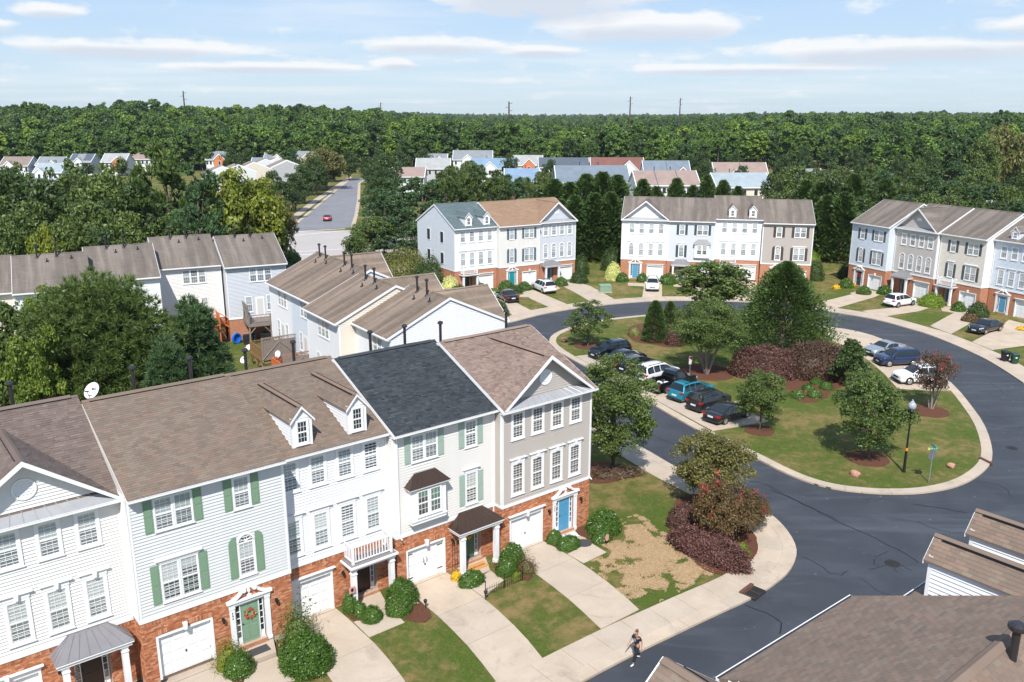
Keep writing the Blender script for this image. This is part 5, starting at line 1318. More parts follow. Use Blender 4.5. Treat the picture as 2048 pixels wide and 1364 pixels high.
fp = at(2022, 1334, 11.25); fo = MB(); fo.cyl((0, 0, -.5), (0, 0, 1.05), .10, n=12); fo.lathe([(.20, 0), (.23, .05), (.22, .13), (.12, .19)], (0, 0, 1.05), 14); fo.lathe([(.26, 0), (.13, .16)], (0, 0, -.1), 12)
G1R = [o for o in bpy.data.objects if o.get('label', '').startswith('brown roofed townhouse with a long white')][0]
inv = G1R.matrix_basis.inverted()
# ------------------------------------------------------------------ vegetation
def unit(a): return a / np.maximum(1e-6, np.linalg.norm(a, axis=1, keepdims=True))
def leafquads(rs, C, Nn, size, asp=.6, tilt=.9):
    """one leaf-shaped quad at every centre C, roughly facing Nn"""
    n = len(C); nr = unit(Nn + rs.normal(0, tilt, (n, 3))); t = unit(np.cross(nr, rs.normal(0, 1, (n, 3)))); b = np.cross(nr, t)
    s = (size * rs.uniform(.6, 1.35, (n, 1))); l = t * s; w = b * s * asp
    return np.stack([C - l, C - w * .9 + l * .1, C + l, C + w * .9 + l * .1], 1)
def blobs(rs, n, shape, R, H, z0):
    """clump centres and radii inside a crown"""
    out = []
    while len(out) < n:
        p = rs.uniform(-1, 1, 3); r = np.linalg.norm(p)
        if r > 1 or r < .35: continue
        x, y, z = p
        if shape == 'round': c = (x * R, y * R, z0 + H * (.5 + z * .5))
        elif shape == 'cone': t = (z + 1) / 2; k = (1 - t) ** .8 * 1.0 + .06; a = rs.uniform(0, 2 * pi); q = sqrt(rs.uniform(.25, 1)); c = (R * k * q * cos(a), R * k * q * sin(a), z0 + H * t)
        elif shape == 'vase': t = (z + 1) / 2; k = .45 + .75 * t if t < .75 else 1.0 - (t - .75) * 1.5; c = (x * R * k, y * R * k, z0 + H * t)
        elif shape == 'flat': c = (x * R, y * R, z0 + H * (.55 + z * .42))
        out.append(c)
    return np.array(out)
def crown(rs, shape, R, H, z0, nb, nl, lsize, br=.22, squash=.8, wild=.25):
    B = blobs(rs, nb, shape, R * .86, H * .9, z0 + H * .05)
    r = R * br * rs.uniform(.6, 1.4, nb)
    if shape == 'cone': r *= (1.15 - .7 * (B[:, 2] - z0) / H)
    idx = rs.randint(0, nb, nl); d = unit(rs.normal(0, 1, (nl, 3))); d[:, 2] = np.where(d[:, 2] < -.5, -d[:, 2], d[:, 2])
    rad = r[idx][:, None] * (1 - wild * rs.uniform(0, 1, (nl, 1)) ** 2) * rs.uniform(.8, 1.12, (nl, 1))
    C = B[idx] + d * rad * np.array([1, 1, squash]); return C, d, B
def limbs(mb, rs, B, R, H, z0, tr, n=9, lean=(0, 0), fork=.55):
    zt = z0 + H * fork; pts = [Vector((0, 0, -.2)), Vector((lean[0] * .4 + rs.uniform(-.05, .05), lean[1] * .4, z0 * .6)), Vector((lean[0], lean[1], zt * .75)), Vector((lean[0] * 1.2, lean[1] * 1.2, z0 + H * .85))]
    rr = [tr * 1.25, tr, tr * .6, tr * .12]
    for a, b, p, q in zip(pts, pts[1:], rr, rr[1:]): mb.cyl(a, b, p, q, 7, False)
    order = rs.permutation(len(B))[:n]
    for i in order:
        e = Vector(B[i]); h = min(max(z0 * .7, e.z - H * .35), z0 + H * .6); s = Vector((lean[0] * h / (z0 + H), lean[1] * h / (z0 + H), h))
        m = s.lerp(e, .5) + Vector((rs.uniform(-.1, .1), rs.uniform(-.1, .1), -.08 * H * .3)); mb.cyl(s, m, tr * .38, tr * .24, 5, False); mb.cyl(m, e, tr * .24, tr * .05, 4, False)
PROTO = {}
def tree_proto(key, seed, shape, R, H, z0, nb, nl, ls, mat, bark='bark', tr=.16, br=.22, asp=.6, squash=.8, wild=.3, fl=None, lean=(0, 0), nlimb=9, stems=1):
    rs = np.random.RandomState(seed); C, d, B = crown(rs, shape, R, H, z0, nb, nl, ls, br, squash, wild)
    me = quadmesh(key + '_crown', leafquads(rs, C, d + np.array([0, 0, .4]), ls, asp), M_[mat]); mb = MB()
    if stems > 1:
        for i in range(stems):
            a = 2 * pi * i / stems + .4; mb.cyl((cos(a) * .1, sin(a) * .1, -.1), (cos(a) * R * .3, sin(a) * R * .3, z0 + H * .3), tr, tr * .6, 6, False); mb.cyl((cos(a) * R * .3, sin(a) * R * .3, z0 + H * .3), (cos(a + .3) * R * .55, sin(a + .3) * R * .55, z0 + H * .7), tr * .6, tr * .15, 5, False)
    limbs(mb, rs, B, R, H, z0, tr, nlimb, lean)
    tm = mb.mesh(key + '_trunk', M_[bark]); fm = None
    if fl:
        k = rs.permutation(len(B))[:fl[1]]; Cf = []
        for i in k:
            b = B[i]; q = rs.normal(0, .10, (fl[2], 3)); dd = unit(np.array([[b[0], b[1], (b[2] - z0 - H * .3)]]))[0]; Cf.append(b + dd * R * br * 1.1 + q * [1, 1, 1.4])
        Cf = np.concatenate(Cf); fm = quadmesh(key + '_flowers', leafquads(rs, Cf, Cf * 0 + [0, 0, 1], .055, .9), M_[fl[0]])
    PROTO[key] = (me, tm, fm, R, H + z0); return PROTO[key]
def pine_proto(key, seed, R, H, z0, nt, mat='f_pine', tuft=.42, spikes=34, tr=.22, shape='round', core=.55, width=.028):
    """pine: tufts of needles, each a burst of thin blades"""
    rs = np.random.RandomState(seed); B = blobs(rs, max(14, nt // 14), shape, R * .86, H * .92, z0)
    r = R * .24 * rs.uniform(.7, 1.3, len(B)); idx = rs.randint(0, len(B), nt); d = unit(rs.normal(0, 1, (nt, 3))); d[:, 2] = np.abs(d[:, 2]) * .9 - .15
    T = B[idx] + d * r[idx][:, None] * rs.uniform(.55, 1.1, (nt, 1))
    n = nt * spikes; ti = np.repeat(np.arange(nt), spikes); out = unit(T - np.array([0, 0, z0 + H * .35]))
    v = unit(rs.normal(0, 1, (n, 3)) + out[ti] * .9 + np.array([0, 0, .45])); L = tuft * rs.uniform(.55, 1.1, (n, 1))
    side = unit(np.cross(v, rs.normal(0, 1, (n, 3)))) * (tuft * width * 3.0)
    base = T[ti] + v * .04; tip = base + v * L
    V = np.stack([base - side, base + side, tip + side * .25, tip - side * .25], 1)
    me = quadmesh(key + '_crown', V, M_[mat]); mb = MB(); limbs(mb, rs, B, R, H, z0, tr, 16, fork=.8)
    PROTO[key] = (me, mb.mesh(key + '_trunk', M_['bark']), None, R, H + z0); return PROTO[key]
def cypress_proto(key, seed, R, H, n, mat='f_cyp', ls=.22, z0=.3, power=.75, ragged=.16):
    rs = np.random.RandomState(seed); t = rs.uniform(0, 1, n) ** .85; a = rs.uniform(0, 2 * pi, n)
    prof = (1 - t) ** power * (1 - .12 * np.sin(t * 34 + np.sin(a * 3) * 2)) * (1 + ragged * np.sin(a * 5 + t * 9) * .6)
    prof = np.where(t < .07, prof * (t / .07 * .4 + .6), prof) + .02; q = 1 - .35 * rs.uniform(0, 1, n) ** 3
    bump = 1 + rs.normal(0, ragged * .45, n); rad = R * prof * q * bump
    C = np.stack([rad * np.cos(a), rad * np.sin(a), z0 + H * t], 1); d = np.stack([np.cos(a), np.sin(a), .9 + 0 * a], 1)
    l = unit(d + rs.normal(0, .35, (n, 3))) * ls * rs.uniform(.6, 1.4, (n, 1)); w = unit(np.cross(l, rs.normal(0, 1, (n, 3)))) * ls * .38
    V = np.stack([C - l * .4, C - w, C + l, C + w], 1); me = quadmesh(key + '_crown', V, M_[mat])
    mb = MB(); mb.cyl((0, 0, -.2), (0, 0, H * .85), R * .07 + .05, .03, 7, False)
    for i in range(14): aa = i * 2.4; zz_ = H * (.08 + .055 * i); mb.cyl((0, 0, zz_), (cos(aa) * R * .6 * (1 - zz_ / H), sin(aa) * R * .6 * (1 - zz_ / H), zz_ + .3), .04, .01, 4, False)
    PROTO[key] = (me, mb.mesh(key + '_trunk', M_['bark']), None, R, H + z0); return PROTO[key]
def put_tree(key, p, sc=1.0, rz=None, label=None, cat='tree', group=None, name='tree', scz=None):
    me, tm, fm, R, H = PROTO[key]
    root = empty(name, (p[0], p[1], p[2] if len(p) > 2 else 0), RNG.uniform(0, 6.28) if rz is None else rz); root.scale = (sc, sc, scz or sc)
    tag(root, label, cat, group); link('crown', me, root); link('trunk', tm, root)
    if fm: tag(link('flowers', fm, root), kind='stuff')
    return root
def tree_px(key, px, base_y, top_y, label, group=None, cat='tree', name='tree', wpx=None, z=0.0, rz=None):
    """stand a tree on the ground point seen at (px, base_y), tall enough to reach image row top_y"""
    p = at(px, base_y, z); q = atd(px, top_y, p.y); me, tm, fm, R, H = PROTO[key]; s = (q.z - z) / H * 1.0
    sw = s if wpx is None else (wpx * p.y / FPX / cos(0.1)) / (2 * R)
    return put_tree(key, p, sw, rz, label, cat, group, name, s)
def tree_d(key, px, dist, top_y, label, group=None, cat='tree', name='tree', wpx=None, z=0.0):
    p = atd(px, 400, dist); q = atd(px, top_y, dist); me, tm, fm, R, H = PROTO[key]; s = (q.z - z) / H; sw = s if wpx is None else (wpx * dist / FPX) / (2 * R)
    return put_tree(key, (p.x, dist, z), sw, None, label, cat, group, name, s)
# --- shrubs: leafy skin over a solid leafy core
def shrub(label, p, rx, ry, h, mat, n=2600, ls=.05, rz=0, boxy=2.0, cat='bush', group=None, name='bush', loose=.06, z=0.0, fl=None, seed=None, spike=False):
    rs = np.random.RandomState(int(abs(p[0] * 31 + p[1] * 17)) % 9999 if seed is None else seed)
    u = rs.normal(0, 1, (n, 3)); u[:, 2] = np.abs(u[:, 2]); u = unit(u); e = boxy
    k = (np.abs(u[:, 0]) ** e + np.abs(u[:, 1]) ** e + np.abs(u[:, 2] * .98) ** e) ** (-1 / e)
    lump = 1 + .07 * np.sin(u[:, 0] * 7 + 1) * np.cos(u[:, 1] * 6 + u[:, 2] * 5); C = u * k[:, None] * lump[:, None] * (1 + rs.normal(0, loose, (n, 1)))
    C = C * [rx, ry, h * .93] + [0, 0, .04]; 
    V = leafquads(rs, C, u * [1 / rx, 1 / ry, 1 / h] if not spike else u * [.3, .3, 1.5], ls, .55 if not spike else .2, .7)
    root = empty(name, (p[0], p[1], z), rz); tag(root, label, cat, group); tag(link('leaves', quadmesh(name + '_leaves', V, M_[mat]), root), kind='stuff')
    m = MB(); N1, N2 = 14, 6; vs = []
    for j in range(N2 + 1):
        for i in range(N1):
            th = (pi / 2) * j / N2; a = 2 * pi * i / N1; q = Vector((cos(a) * cos(th), sin(a) * cos(th), sin(th))); kk = (abs(q.x) ** e + abs(q.y) ** e + abs(q.z) ** e) ** (-1 / e) * .9
            vs.append((q.x * kk * rx, q.y * kk * ry, q.z * kk * h * .93))
    m.add(vs, [(j * N1 + i, j * N1 + (i + 1) % N1, (j + 1) * N1 + (i + 1) % N1, (j + 1) * N1 + i) for j in range(N2) for i in range(N1)])
    m.build('inner_leaves', M_['f_box' if 'flower' in mat else mat], root)
    if fl:
        C2 = C[rs.permutation(n)[:fl[1]]] * 1.03; link('flowers', quadmesh('fl', leafquads(rs, C2, C2, .06, .9), M_[fl[0]]), root)
    return root
# prototypes
M_['f_brt'] = foliage('leaves_bright_green', [(.035, .062, .010, 1), (.06, .095, .014, 1), (.09, .13, .018, 1), (.13, .16, .02, 1)], .35)
tree_proto('maple', 1, 'round', 3.4, 8.0, 1.2, 110, 27000, .092, 'f_oak', tr=.14, br=.2, wild=.75)
tree_proto('oaksmall', 2, 'round', 2.7, 5.2, .8, 80, 17000, .08, 'f_oak', tr=.09, br=.22, wild=.6)
tree_proto('thin', 3, 'round', 2.2, 4.8, .8, 56, 9000, .075, 'f_oak', tr=.08, br=.2, wild=.8)
tree_proto('crape', 4, 'round', 2.5, 3.7, .7, 100, 24000, .075, 'f_olive', 'barklt', tr=.06, br=.22, stems=5, nlimb=14, wild=.5)
tree_proto('crapered', 5, 'round', 2.4, 3.3, .6, 90, 18000, .07, 'f_red', 'barklt', tr=.06, br=.22, stems=5, nlimb=14, wild=.5, fl=('f_flower', 11, 20))
tree_proto('crapeplum', 6, 'vase', 2.3, 3.0, 1.1, 50, 6500, .07, 'f_plum', 'barklt', tr=.06, br=.22, stems=5, nlimb=14, wild=.6, fl=('f_flower', 8, 14))
tree_proto('spread', 7, 'flat', 3.7, 5.0, 1.4, 130, 34000, .072, 'f_oak', 'barklt', tr=.10, br=.2, stems=6, nlimb=18, wild=.5, squash=.45)
tree_proto('magnolia', 8, 'cone', 2.3, 4.6, .3, 60, 6500, .13, 'f_dark', tr=.1, br=.3)
tree_proto('dec1', 11, 'round', 4.6, 9.0, 2.0, 90, 8200, .235, 'f_oak', tr=.2, br=.24)
tree_proto('dec2', 12, 'round', 4.2, 9.6, 1.6, 80, 7600, .235, 'f_dark', tr=.2, br=.26)
tree_proto('decy', 13, 'round', 4.2, 7.6, 1.6, 60, 8500, .22, 'f_yel', tr=.18, br=.25)
tree_proto('decol', 14, 'round', 4.4, 6.5, 1.4, 60, 7500, .22, 'f_olive', tr=.18, br=.25)
tree_proto('wispy', 15, 'round', 4.8, 10.5, 2.5, 70, 5600, .22, 'f_oak', tr=.2, br=.2, wild=.9)
tree_proto('brightdec', 16, 'round', 2.6, 6.2, 1.2, 60, 15000, .095, 'f_brt', tr=.12, br=.24, wild=.5)
tree_proto('wood1', 21, 'round', 4.8, 15, 2.0, 44, 3400, .55, 'f_wood', tr=.25, br=.24, wild=.6, nlimb=4); tree_proto('wood2', 22, 'round', 4.4, 13.5, 5.0, 40, 3000, .55, 'f_wood', tr=.22, br=.25, wild=.6, nlimb=4)
tree_proto('wood3', 23, 'cone', 4.6, 18, 1.5, 44, 3000, .55, 'f_wood', tr=.25, br=.22, wild=.6, nlimb=3)
pine_proto('pinebig', 31, 5.4, 13.2, .2, 7000, 'f_pine', .42, 26, .26, width=.022)
pine_proto('pinemid', 32, 2.9, 10.6, .4, 2600, 'f_pineb', .40, 26, .2, 'cone', width=.022)
pine_proto('pinefar', 33, 3.6, 9.4, 2.4, 430, 'f_pine', .60, 14, .2, width=.06); pine_proto('pinefar2', 34, 3.2, 10.5, 2.0, 430, 'f_pineb', .60, 14, .2, width=.06)
cypress_proto('cyp', 41, 2.3, 9.6, 5200, ls=.32, power=.5, ragged=.2); cypress_proto('cyp2', 42, 2.0, 9.0, 4800, ls=.32, power=.55, ragged=.3); cypress_proto('deodar', 43, 4.2, 9.4, 34000, ls=.17, power=.68, ragged=.34, mat='f_cyp'); cypress_proto('hollycone', 44, 1.3, 4.2, 12000, 'f_cyp', .11, .0, .45, .03)
# --- behind the near row
tree_d('pinebig', 172, 58.5, 524, 'very large round pine rising behind the near row at the left', name='pine_tree', wpx=345)
tree_d('pinemid', 362, 60.5, 578, 'slimmer pine just right of the very large round one', name='pine_tree', wpx=205)
tree_d('pinemid', 300, 55, 655, 'low pine in the gap between the two tall pines', name='pine_tree', wpx=170)
tree_d('brightdec', 62, 63, 560, 'bright green broadleaf tree poking out left of the very large pine', wpx=130)
tree_d('brightdec', 22, 53, 640, 'bright green leafy tree at the left edge below the large pine', wpx=150)
tree_d('dec1', -30, 58, 600, 'broadleaf tree cut by the left edge beside the large pine', wpx=170)
# --- by the loop road
p = at(1196, 938, 0); tree_px('maple', 1226, 946, 706, 'tall leafy maple on the lawn beside the tan end house', wpx=205)
tree_px('crape', 1424, 1012, 868, 'olive leaved crape myrtle beside the lane, without flowers', wpx=185, name='crape_myrtle')
tree_px('crapered', 1442, 1092, 960, 'bronze crape myrtle with red flowers over the purple shrubs', wpx=145, name='crape_myrtle')
tree_px('crapered', 1492, 1060, 985, 'low crape myrtle with red flowers closest to the pavement bend', wpx=110, name='crape_myrtle')
PW = lambda px, py: at(px, py, 0)
a_ = atan2(UA.y, UA.x)
shrub('long clipped purple shrub below the red flowering crape myrtle', PW(1418, 1112), 2.45, 1.0, 1.4, 'f_purple', 11000, .07, radians(-47), 2.6)
shrub('small upright purple shrub left of the red flowering crape myrtle', PW(1368, 1052), 1.0, .8, 1.35, 'f_purple', 5000, .07, 0, 2.2)
shrub('small round lime green shrub, upper of two at the pavement bend', PW(1482, 1112), .5, .5, .75, 'f_lime', 1500, .05); shrub('small round lime green shrub, lower of two at the pavement bend', PW(1464, 1128), .45, .45, .7, 'f_lime', 1400, .05)
shrub('bronze groundcover shrub at the foot of the maple by the tan house', PW(1232, 952), 1.7, .6, .6, 'f_plum', 2200, .07, .2, loose=.2)
# island planting
tree_px('thin', 1176, 693, 592, 'sparse young oak at the left tip of the island', wpx=108)
tree_px('spread', 1413, 748, 598, 'broad layered tree in the middle of the island', wpx=175)
tree_px('dec1', 1425, 640, 522, 'leafy tree behind the layered tree on the island', wpx=165)
tree_px('deodar', 1560, 712, 524, 'large dark conifer on the island, widest of its evergreens', wpx=196, name='conifer')
tree_px('hollycone', 1308, 683, 602, 'dense egg shaped holly in the mulch near the left tip of the island', wpx=50, name='holly', cat='shrub'); tree_px('hollycone', 1338, 668, 603, 'smaller pointed holly behind the egg shaped one', wpx=38, name='holly', cat='shrub')
shrub('dark purple hedge left of a bigger one on the island', PW(1527, 752), 2.9, 1.5, 2.75, 'f_purple', 13000, .09, radians(-10), 3.2, cat='hedge', name='hedge')
shrub('big brown clipped hedge in the middle of the island', PW(1632, 752), 2.9, 2.1, 3.15, 'f_plum', 14000, .09, radians(-10), 2.8, cat='hedge', name='hedge')
shrub('narrow purple shrub between the hollies and the layered tree', PW(1350, 690), 1.0, .9, 2.2, 'f_purple', 3500, .075, 0, 2.4)
tree_px('magnolia', 1697, 772, 670, 'dark glossy magnolia right of the clipped hedges', wpx=92)
tree_px('oaksmall', 1519, 862, 736, 'slender young tree with pale trunk next to the parked cars', wpx=118)
tree_px('oaksmall', 1736, 918, 748, 'young oak with a wide crown over the lower lawn of the island', wpx=185)
tree_px('thin', 1718, 800, 735, 'thin grey green sapling behind the young oak', wpx=80)
tree_px('crapeplum', 1862, 818, 702, 'dark red crape myrtle beside the white car at the right of the island', wpx=118, name='crape_myrtle')
for x, y, r, l in ((1594, 795, .64, 'round clipped shrub at the left of the five in the island mulch'), (1615, 780, .52, 'small round clipped shrub in the middle of the five in the island mulch'), (1629, 794, .64, 'largest round clipped shrub, lowest of the five in the island mulch'), (1632, 768, .54, 'round clipped shrub nearest the brown hedge, topmost of the five'), (1652, 778, .6, 'round clipped shrub at the right of the five in the island mulch')):
    shrub(l, PW(x, y), r, r, r * 1.05, 'f_box', 1500, .06, group='five round shrubs in the mulch')
shrub('straggly young shrub in the mulch left of the egg shaped holly', PW(1269, 672), .8, .7, 1.2, 'f_olive', 500, .07, loose=.35)
# near row garden shrubs (positions along the row, s, and out from it, n)
def rs_(label, s_, n_, rx, ry, h, mat='f_box', **k):
    rx *= .88; ry *= .88; h *= .86; k['ls'] = k.get('ls', .05) * .85; k['n'] = int(k.get('n', 2600) * 1.15)
    q = A(s_, n_); return shrub(label, q, rx, ry, h, mat, rz=a_, **k)
rs_('broad glossy round bush at the corner of the tan end house', 6.75, 1.35, 1.25, 1.05, 1.5, n=7000, ls=.06)
rs_('low green bush in front of the broad glossy one by the tan house', 5.85, 2.1, .75, .6, .75, n=2800); 
rs_('tall lime green arborvitae against the side of the tan end house', 7.25, -1.3, .55, .55, 2.7, 'f_lime', n=4200, ls=.07)
rs_('low clipped bush left of the blue door walk, nearer the house', 3.5, .55, .55, .5, .85, n=2400); rs_('wide low clipped bush left of the blue door walk, nearer the road', 3.75, 1.5, .85, .6, .75, n=3200)
rs_('tall rounded glossy bush between the bronze porch and the tan house garage', -.15, 1.1, .85, .75, 1.45, n=5200, ls=.06); rs_('low clipped bush at the foot of the bronze roofed porch', -.9, 1.5, .7, .6, .9, n=3000)
rs_('dark sparse shrub spilling over the driveway by the little iron fence', .05, 2.1, .55, .6, .9, 'f_red', n=1300, loose=.3)
rs_('wide low clipped bush beside the ivory house driveway', -3.05, 1.2, .85, .6, .8, n=3600)
rs_('tall glossy bush between the balcony porch and the ivory house garage', -6.95, .45, .95, .85, 1.45, n=5600, ls=.06); rs_('round clipped bush in front of the taller one by the balcony porch', -7.55, 1.1, .75, .7, 1.0, n=3400)
rs_('dark upright bush between the white garage and the balcony porch column', -9.35, -.55, .5, .5, 1.2, n=2600); rs_('small clipped bush at the foot of the balcony porch column', -9.2, .15, .42, .42, .75, n=1900); rs_('round clipped bush at the corner of the balcony porch walk', -8.95, .85, .6, .55, .8, n=2600)
rs_('loose yellow green shrub beside the white garage door', -12.75, .55, .8, .8, 2.0, 'f_oak', n=2400, ls=.07, loose=.3)
rs_('very large clipped bush with glossy leaves right of the wreath door', -13.1, 2.1, 1.3, 1.45, 1.6, n=10000, ls=.065)
rs_('half yellow clipped bush between garage and wreath door', -15.75, .75, .75, .8, 1.15, 'f_box', n=3600); rs_('yellow tipped loose shrub behind the half yellow clipped bush', -15.95, .1, .7, .6, 1.25, 'f_yel', n=1800, loose=.3)
rs_('dark green rounded bush at the bottom edge left of the sage garage', -20.3, .9, 1.25, .8, 1.2, n=5200, ls=.06)
rs_('little yellow flowering plant by the ivory garage', -3.45, .35, .35, .3, .55, 'f_yflower', n=500); rs_('small yellow green clump behind the little iron fence', -.9, 2.45, .4, .25, .5, 'f_yel', n=500)
# far row shrubs
def sh(label, px, py, r, h, mat='f_box', n=1200, **k): shrub(label, PW(px, py), r, r * k.pop('k', 1.0), h, mat, n, k.pop('ls', .10), **k)
sh('pale variegated shrub left of the balcony house by the rock bed', 900, 590, 1.3, 2.6, 'f_straw', 1800); sh('dark green shrub below the pale variegated one', 918, 600, 1.4, 2.0, 'f_dark', 2000); sh('yellow green bushes at the corner of the rock bed', 935, 602, 1.6, 1.4, 'f_yel', 2000)
sh('blue green bush beside the balcony column of the light grey house', 963, 588, .75, 1.5, 'f_dark'); sh('clipped green bush left of the teal door', 1012, 578, 1.1, 1.2); sh('low green bush in front of the teal door, nearer the black car', 1030, 584, 1.2, 1.0, 'f_dark'); sh('clipped dark bush right of the teal door', 1048, 580, .95, 1.2)
sh('round dark bush in the lawn beside the green street sign', 993, 632, 1.5, 2.0, 'f_dark', 2400); sh('small reddish bush above the green street sign', 972, 606, 1.0, 1.1, 'f_red', 900)
sh('low clipped bush beside the grey hipped porch of the pale blue house', 1088, 571, .9, .9); sh('clipped two tier bush right of the grey hipped porch', 1122, 571, .95, 1.2); sh('dark green bush at the right corner of the block of three', 1158, 565, 1.3, 1.7, 'f_dark', 1800); sh('tall dark bush behind the corner of the block of three', 1162, 548, 1.3, 3.0, 'f_dark', 1800)
sh('tall dark green hedge plant left of the back block', 1222, 540, 1.7, 3.6, 'f_dark', 2600); sh('pale cream variegated shrub left of the back block', 1226, 560, 1.2, 2.6, 'f_straw', 2000); sh('square clipped bush left of the light blue door', 1244, 563, .95, 1.3); sh('square clipped bush right of the light blue door', 1284, 563, .8, 1.2); sh('square clipped bush right of the white car facing the street', 1336, 567, 1.3, 1.5, 'f_box', 1600)
sh('tall dark shrub at the right end of the back block', 1628, 560, 1.4, 3.0, 'f_dark', 2000); sh('yellow edged shrub at the right end of the back block', 1624, 540, 1.4, 2.9, 'f_lime', 1800); sh('low clipped bush beside the dark car at the back block', 1607, 568, 1.1, 1.0); 
sh('clipped bush beside the walk of the very pale blue house', 1727, 588, .95, 1.1); sh('round green shrub left of the very pale blue house', 1692, 575, 1.0, 1.3); sh('dark green shrub against the side of the very pale blue house', 1690, 556, 1.2, 2.2, 'f_dark'); sh('round bush beside the tan house drive in the right block', 1768, 588, .95, 1.2); sh('feathery lime green bush in front of the white balcony', 1862, 612, 1.5, 1.7, 'f_lime', 1800)
sh('clipped bush right of the white balcony door', 1916, 622, .85, 1.2); sh('tall clipped bush left of the sky blue door', 1954, 634, 1.25, 1.9, 'f_dark', 1800); sh('reddish shrub below the clipped bush by the sky blue door', 1940, 642, 1.0, .8, 'f_red', 800)
sh('yellow flowers at the corner of the very pale blue house', 1672, 577, .55, .5, 'f_yflower', 300); sh('yellow flowers beside the steps of the very pale blue house', 1705, 573, .4, .6, 'f_yflower', 250); sh('yellow flowers by the driveway at the right edge', 2043, 660, .6, .4, 'f_yflower', 300)
sh('long olive hedge bank behind the gap left of the back block', 1196, 512, 5.5, 2.0, 'f_olive', 5000, k=.45); sh('long olive hedge bank behind the right end of the back block', 1668, 508, 5.5, 2.0, 'f_olive', 5000, k=.45)
sh('dense round bush by the cross street, left of the stepped roofs', 583, 527, 1.6, 2.4, 'f_box', 1800, ls=.14)
# --- mid-distance trees
ORD = 'first second third fourth fifth sixth seventh eighth ninth tenth eleventh twelfth thirteenth fourteenth fifteenth sixteenth seventeenth eighteenth nineteenth twentieth'.split()
ORD += ['twenty-' + o for o in ORD[:9]] + ['thirtieth'] + ['thirty-' + o for o in ORD[:9]]
def ordlab(label, i): return '%s, %s from the left' % (label, ORD[i] if i else 'first')
def many(key, lst, label, group, name='tree', **k):
    for i, t in enumerate(sorted(lst)): tree_d(key if isinstance(key, str) else RNG.choice(key), t[0], t[1], t[2], ordlab(label, i), group, 'tree', name, t[3] if len(t) > 3 else None, t[4] if len(t) > 4 else 0)
many(('dec1', 'dec2', 'wispy'), [(20, 118, 335, 150), (95, 112, 352, 150), (150, 120, 330, 150), (215, 115, 345, 150), (270, 112, 355, 140), (60, 106, 400, 140), (170, 104, 400, 140), (250, 103, 420, 120), (-30, 115, 360, 140), (120, 99, 440, 110), (200, 98, 452, 110), (0, 100, 440, 110), (330, 106, 420, 120)], 'dense broadleaf tree in the belt behind the left row of houses', 'broadleaf trees behind the left row')
many('wispy', [(145, 128, 312, 130), (235, 126, 310, 120), (35, 130, 318, 120)], 'taller open crowned tree in the belt behind the left row', 'open crowned trees behind the left row')
tree_d('pinefar', 335, 120, 283, 'tall rounded pine standing above the broadleaf belt at the left', name='pine_tree', wpx=140); tree_d('pinefar2', 395, 118, 318, 'pine just right of the tall rounded one behind the left row', name='pine_tree', wpx=110); tree_d('pinefar', 300, 112, 360, 'lower pine at the foot of the tall rounded one', name='pine_tree', wpx=110); tree_d('pinefar2', 375, 104, 400, 'pine directly behind the cream house of the left row', name='pine_tree', wpx=110)
tree_d('decy', 462, 124, 343, 'bright yellow green tree behind the lavender grey house', wpx=150); tree_d('decy', 520, 128, 362, 'second yellow green tree, nearer the side street', wpx=120); tree_d('decy', 80, 98, 458, 'small yellow green tree at the foot of the left tree belt', wpx=90); tree_d('decol', 552, 135, 392, 'olive tree at the corner of the side street by the brick pillar', wpx=80); tree_d('dec2', 425, 132, 380, 'dark tree between the pines and the yellow green tree', wpx=90)
many('dec2', [(546, 188, 378, 60), (572, 205, 362, 58), (590, 222, 345, 58), (610, 242, 328, 60), (634, 268, 312, 56), (654, 292, 306, 50), (670, 322, 300, 44)], 'dark green street tree on the left side of the side street', 'street trees left of the side street')
tree_d('decol', 655, 290, 296, 'large olive gold tree at the far end of the side street', wpx=90); tree_d('decol', 628, 280, 305, 'second olive gold tree at the far end of the side street', wpx=60); tree_d('dec2', 548, 205, 340, 'dark bronze tree in front of the stepped grey roofs by the side street', wpx=55)
tree_d('dec2', 470, 305, 293, 'dark round tree in front of the distant house with an orange gable', wpx=45); tree_d('pinefar2', 592, 320, 292, 'narrow dark tree between the distant white houses', wpx=30)
many('dec2', [(765, 205, 352, 84), (752, 190, 385, 70), (775, 250, 306, 75), (752, 270, 316, 50), (800, 290, 300, 60), (768, 225, 338, 80), (738, 310, 312, 40)], 'dark green tree on the right side of the side street', 'trees right of the side street')
tree_d('dec1', 745, 148, 432, 'leafy tree at the corner of the cross street left of the pines', wpx=95); tree_d('dec1', 712, 138, 462, 'lower leafy tree overhanging the cross street', wpx=60)
many(('pinefar', 'pinefar2'), [(770, 160, 372, 95), (812, 158, 380, 90), (785, 148, 430, 80), (845, 172, 350, 90), (890, 176, 338, 85), (935, 180, 330, 90), (980, 178, 340, 90), (1025, 182, 345, 80), (870, 190, 345, 80), (960, 195, 325, 80), (805, 175, 352, 90), (825, 145, 440, 70), (765, 142, 470, 60), (1060, 188, 355, 70)], 'pine in the grove behind the block of three', 'pines in the grove behind the block of three', 'pine_tree')
many('dec1', [(1045, 200, 355, 70), (1000, 215, 350, 60), (905, 220, 330, 60), (1075, 192, 370, 60)], 'rounder leafy tree among the pines behind the block of three', 'leafy trees among the pines', )
many(('cyp', 'cyp2'), [(1082, 160, 380, 78), (1108, 158, 360, 80), (1140, 157, 366, 80), (1172, 156, 350, 84), (1204, 156, 346, 86), (1234, 157, 352, 80), (1150, 148, 392, 76), (1190, 147, 388, 80), (1222, 147, 386, 76), (1122, 150, 400, 70), (1248, 150, 410, 66)], 'tall dark cypress in the screen between the two blocks', 'cypresses between the two blocks', 'cypress_tree')
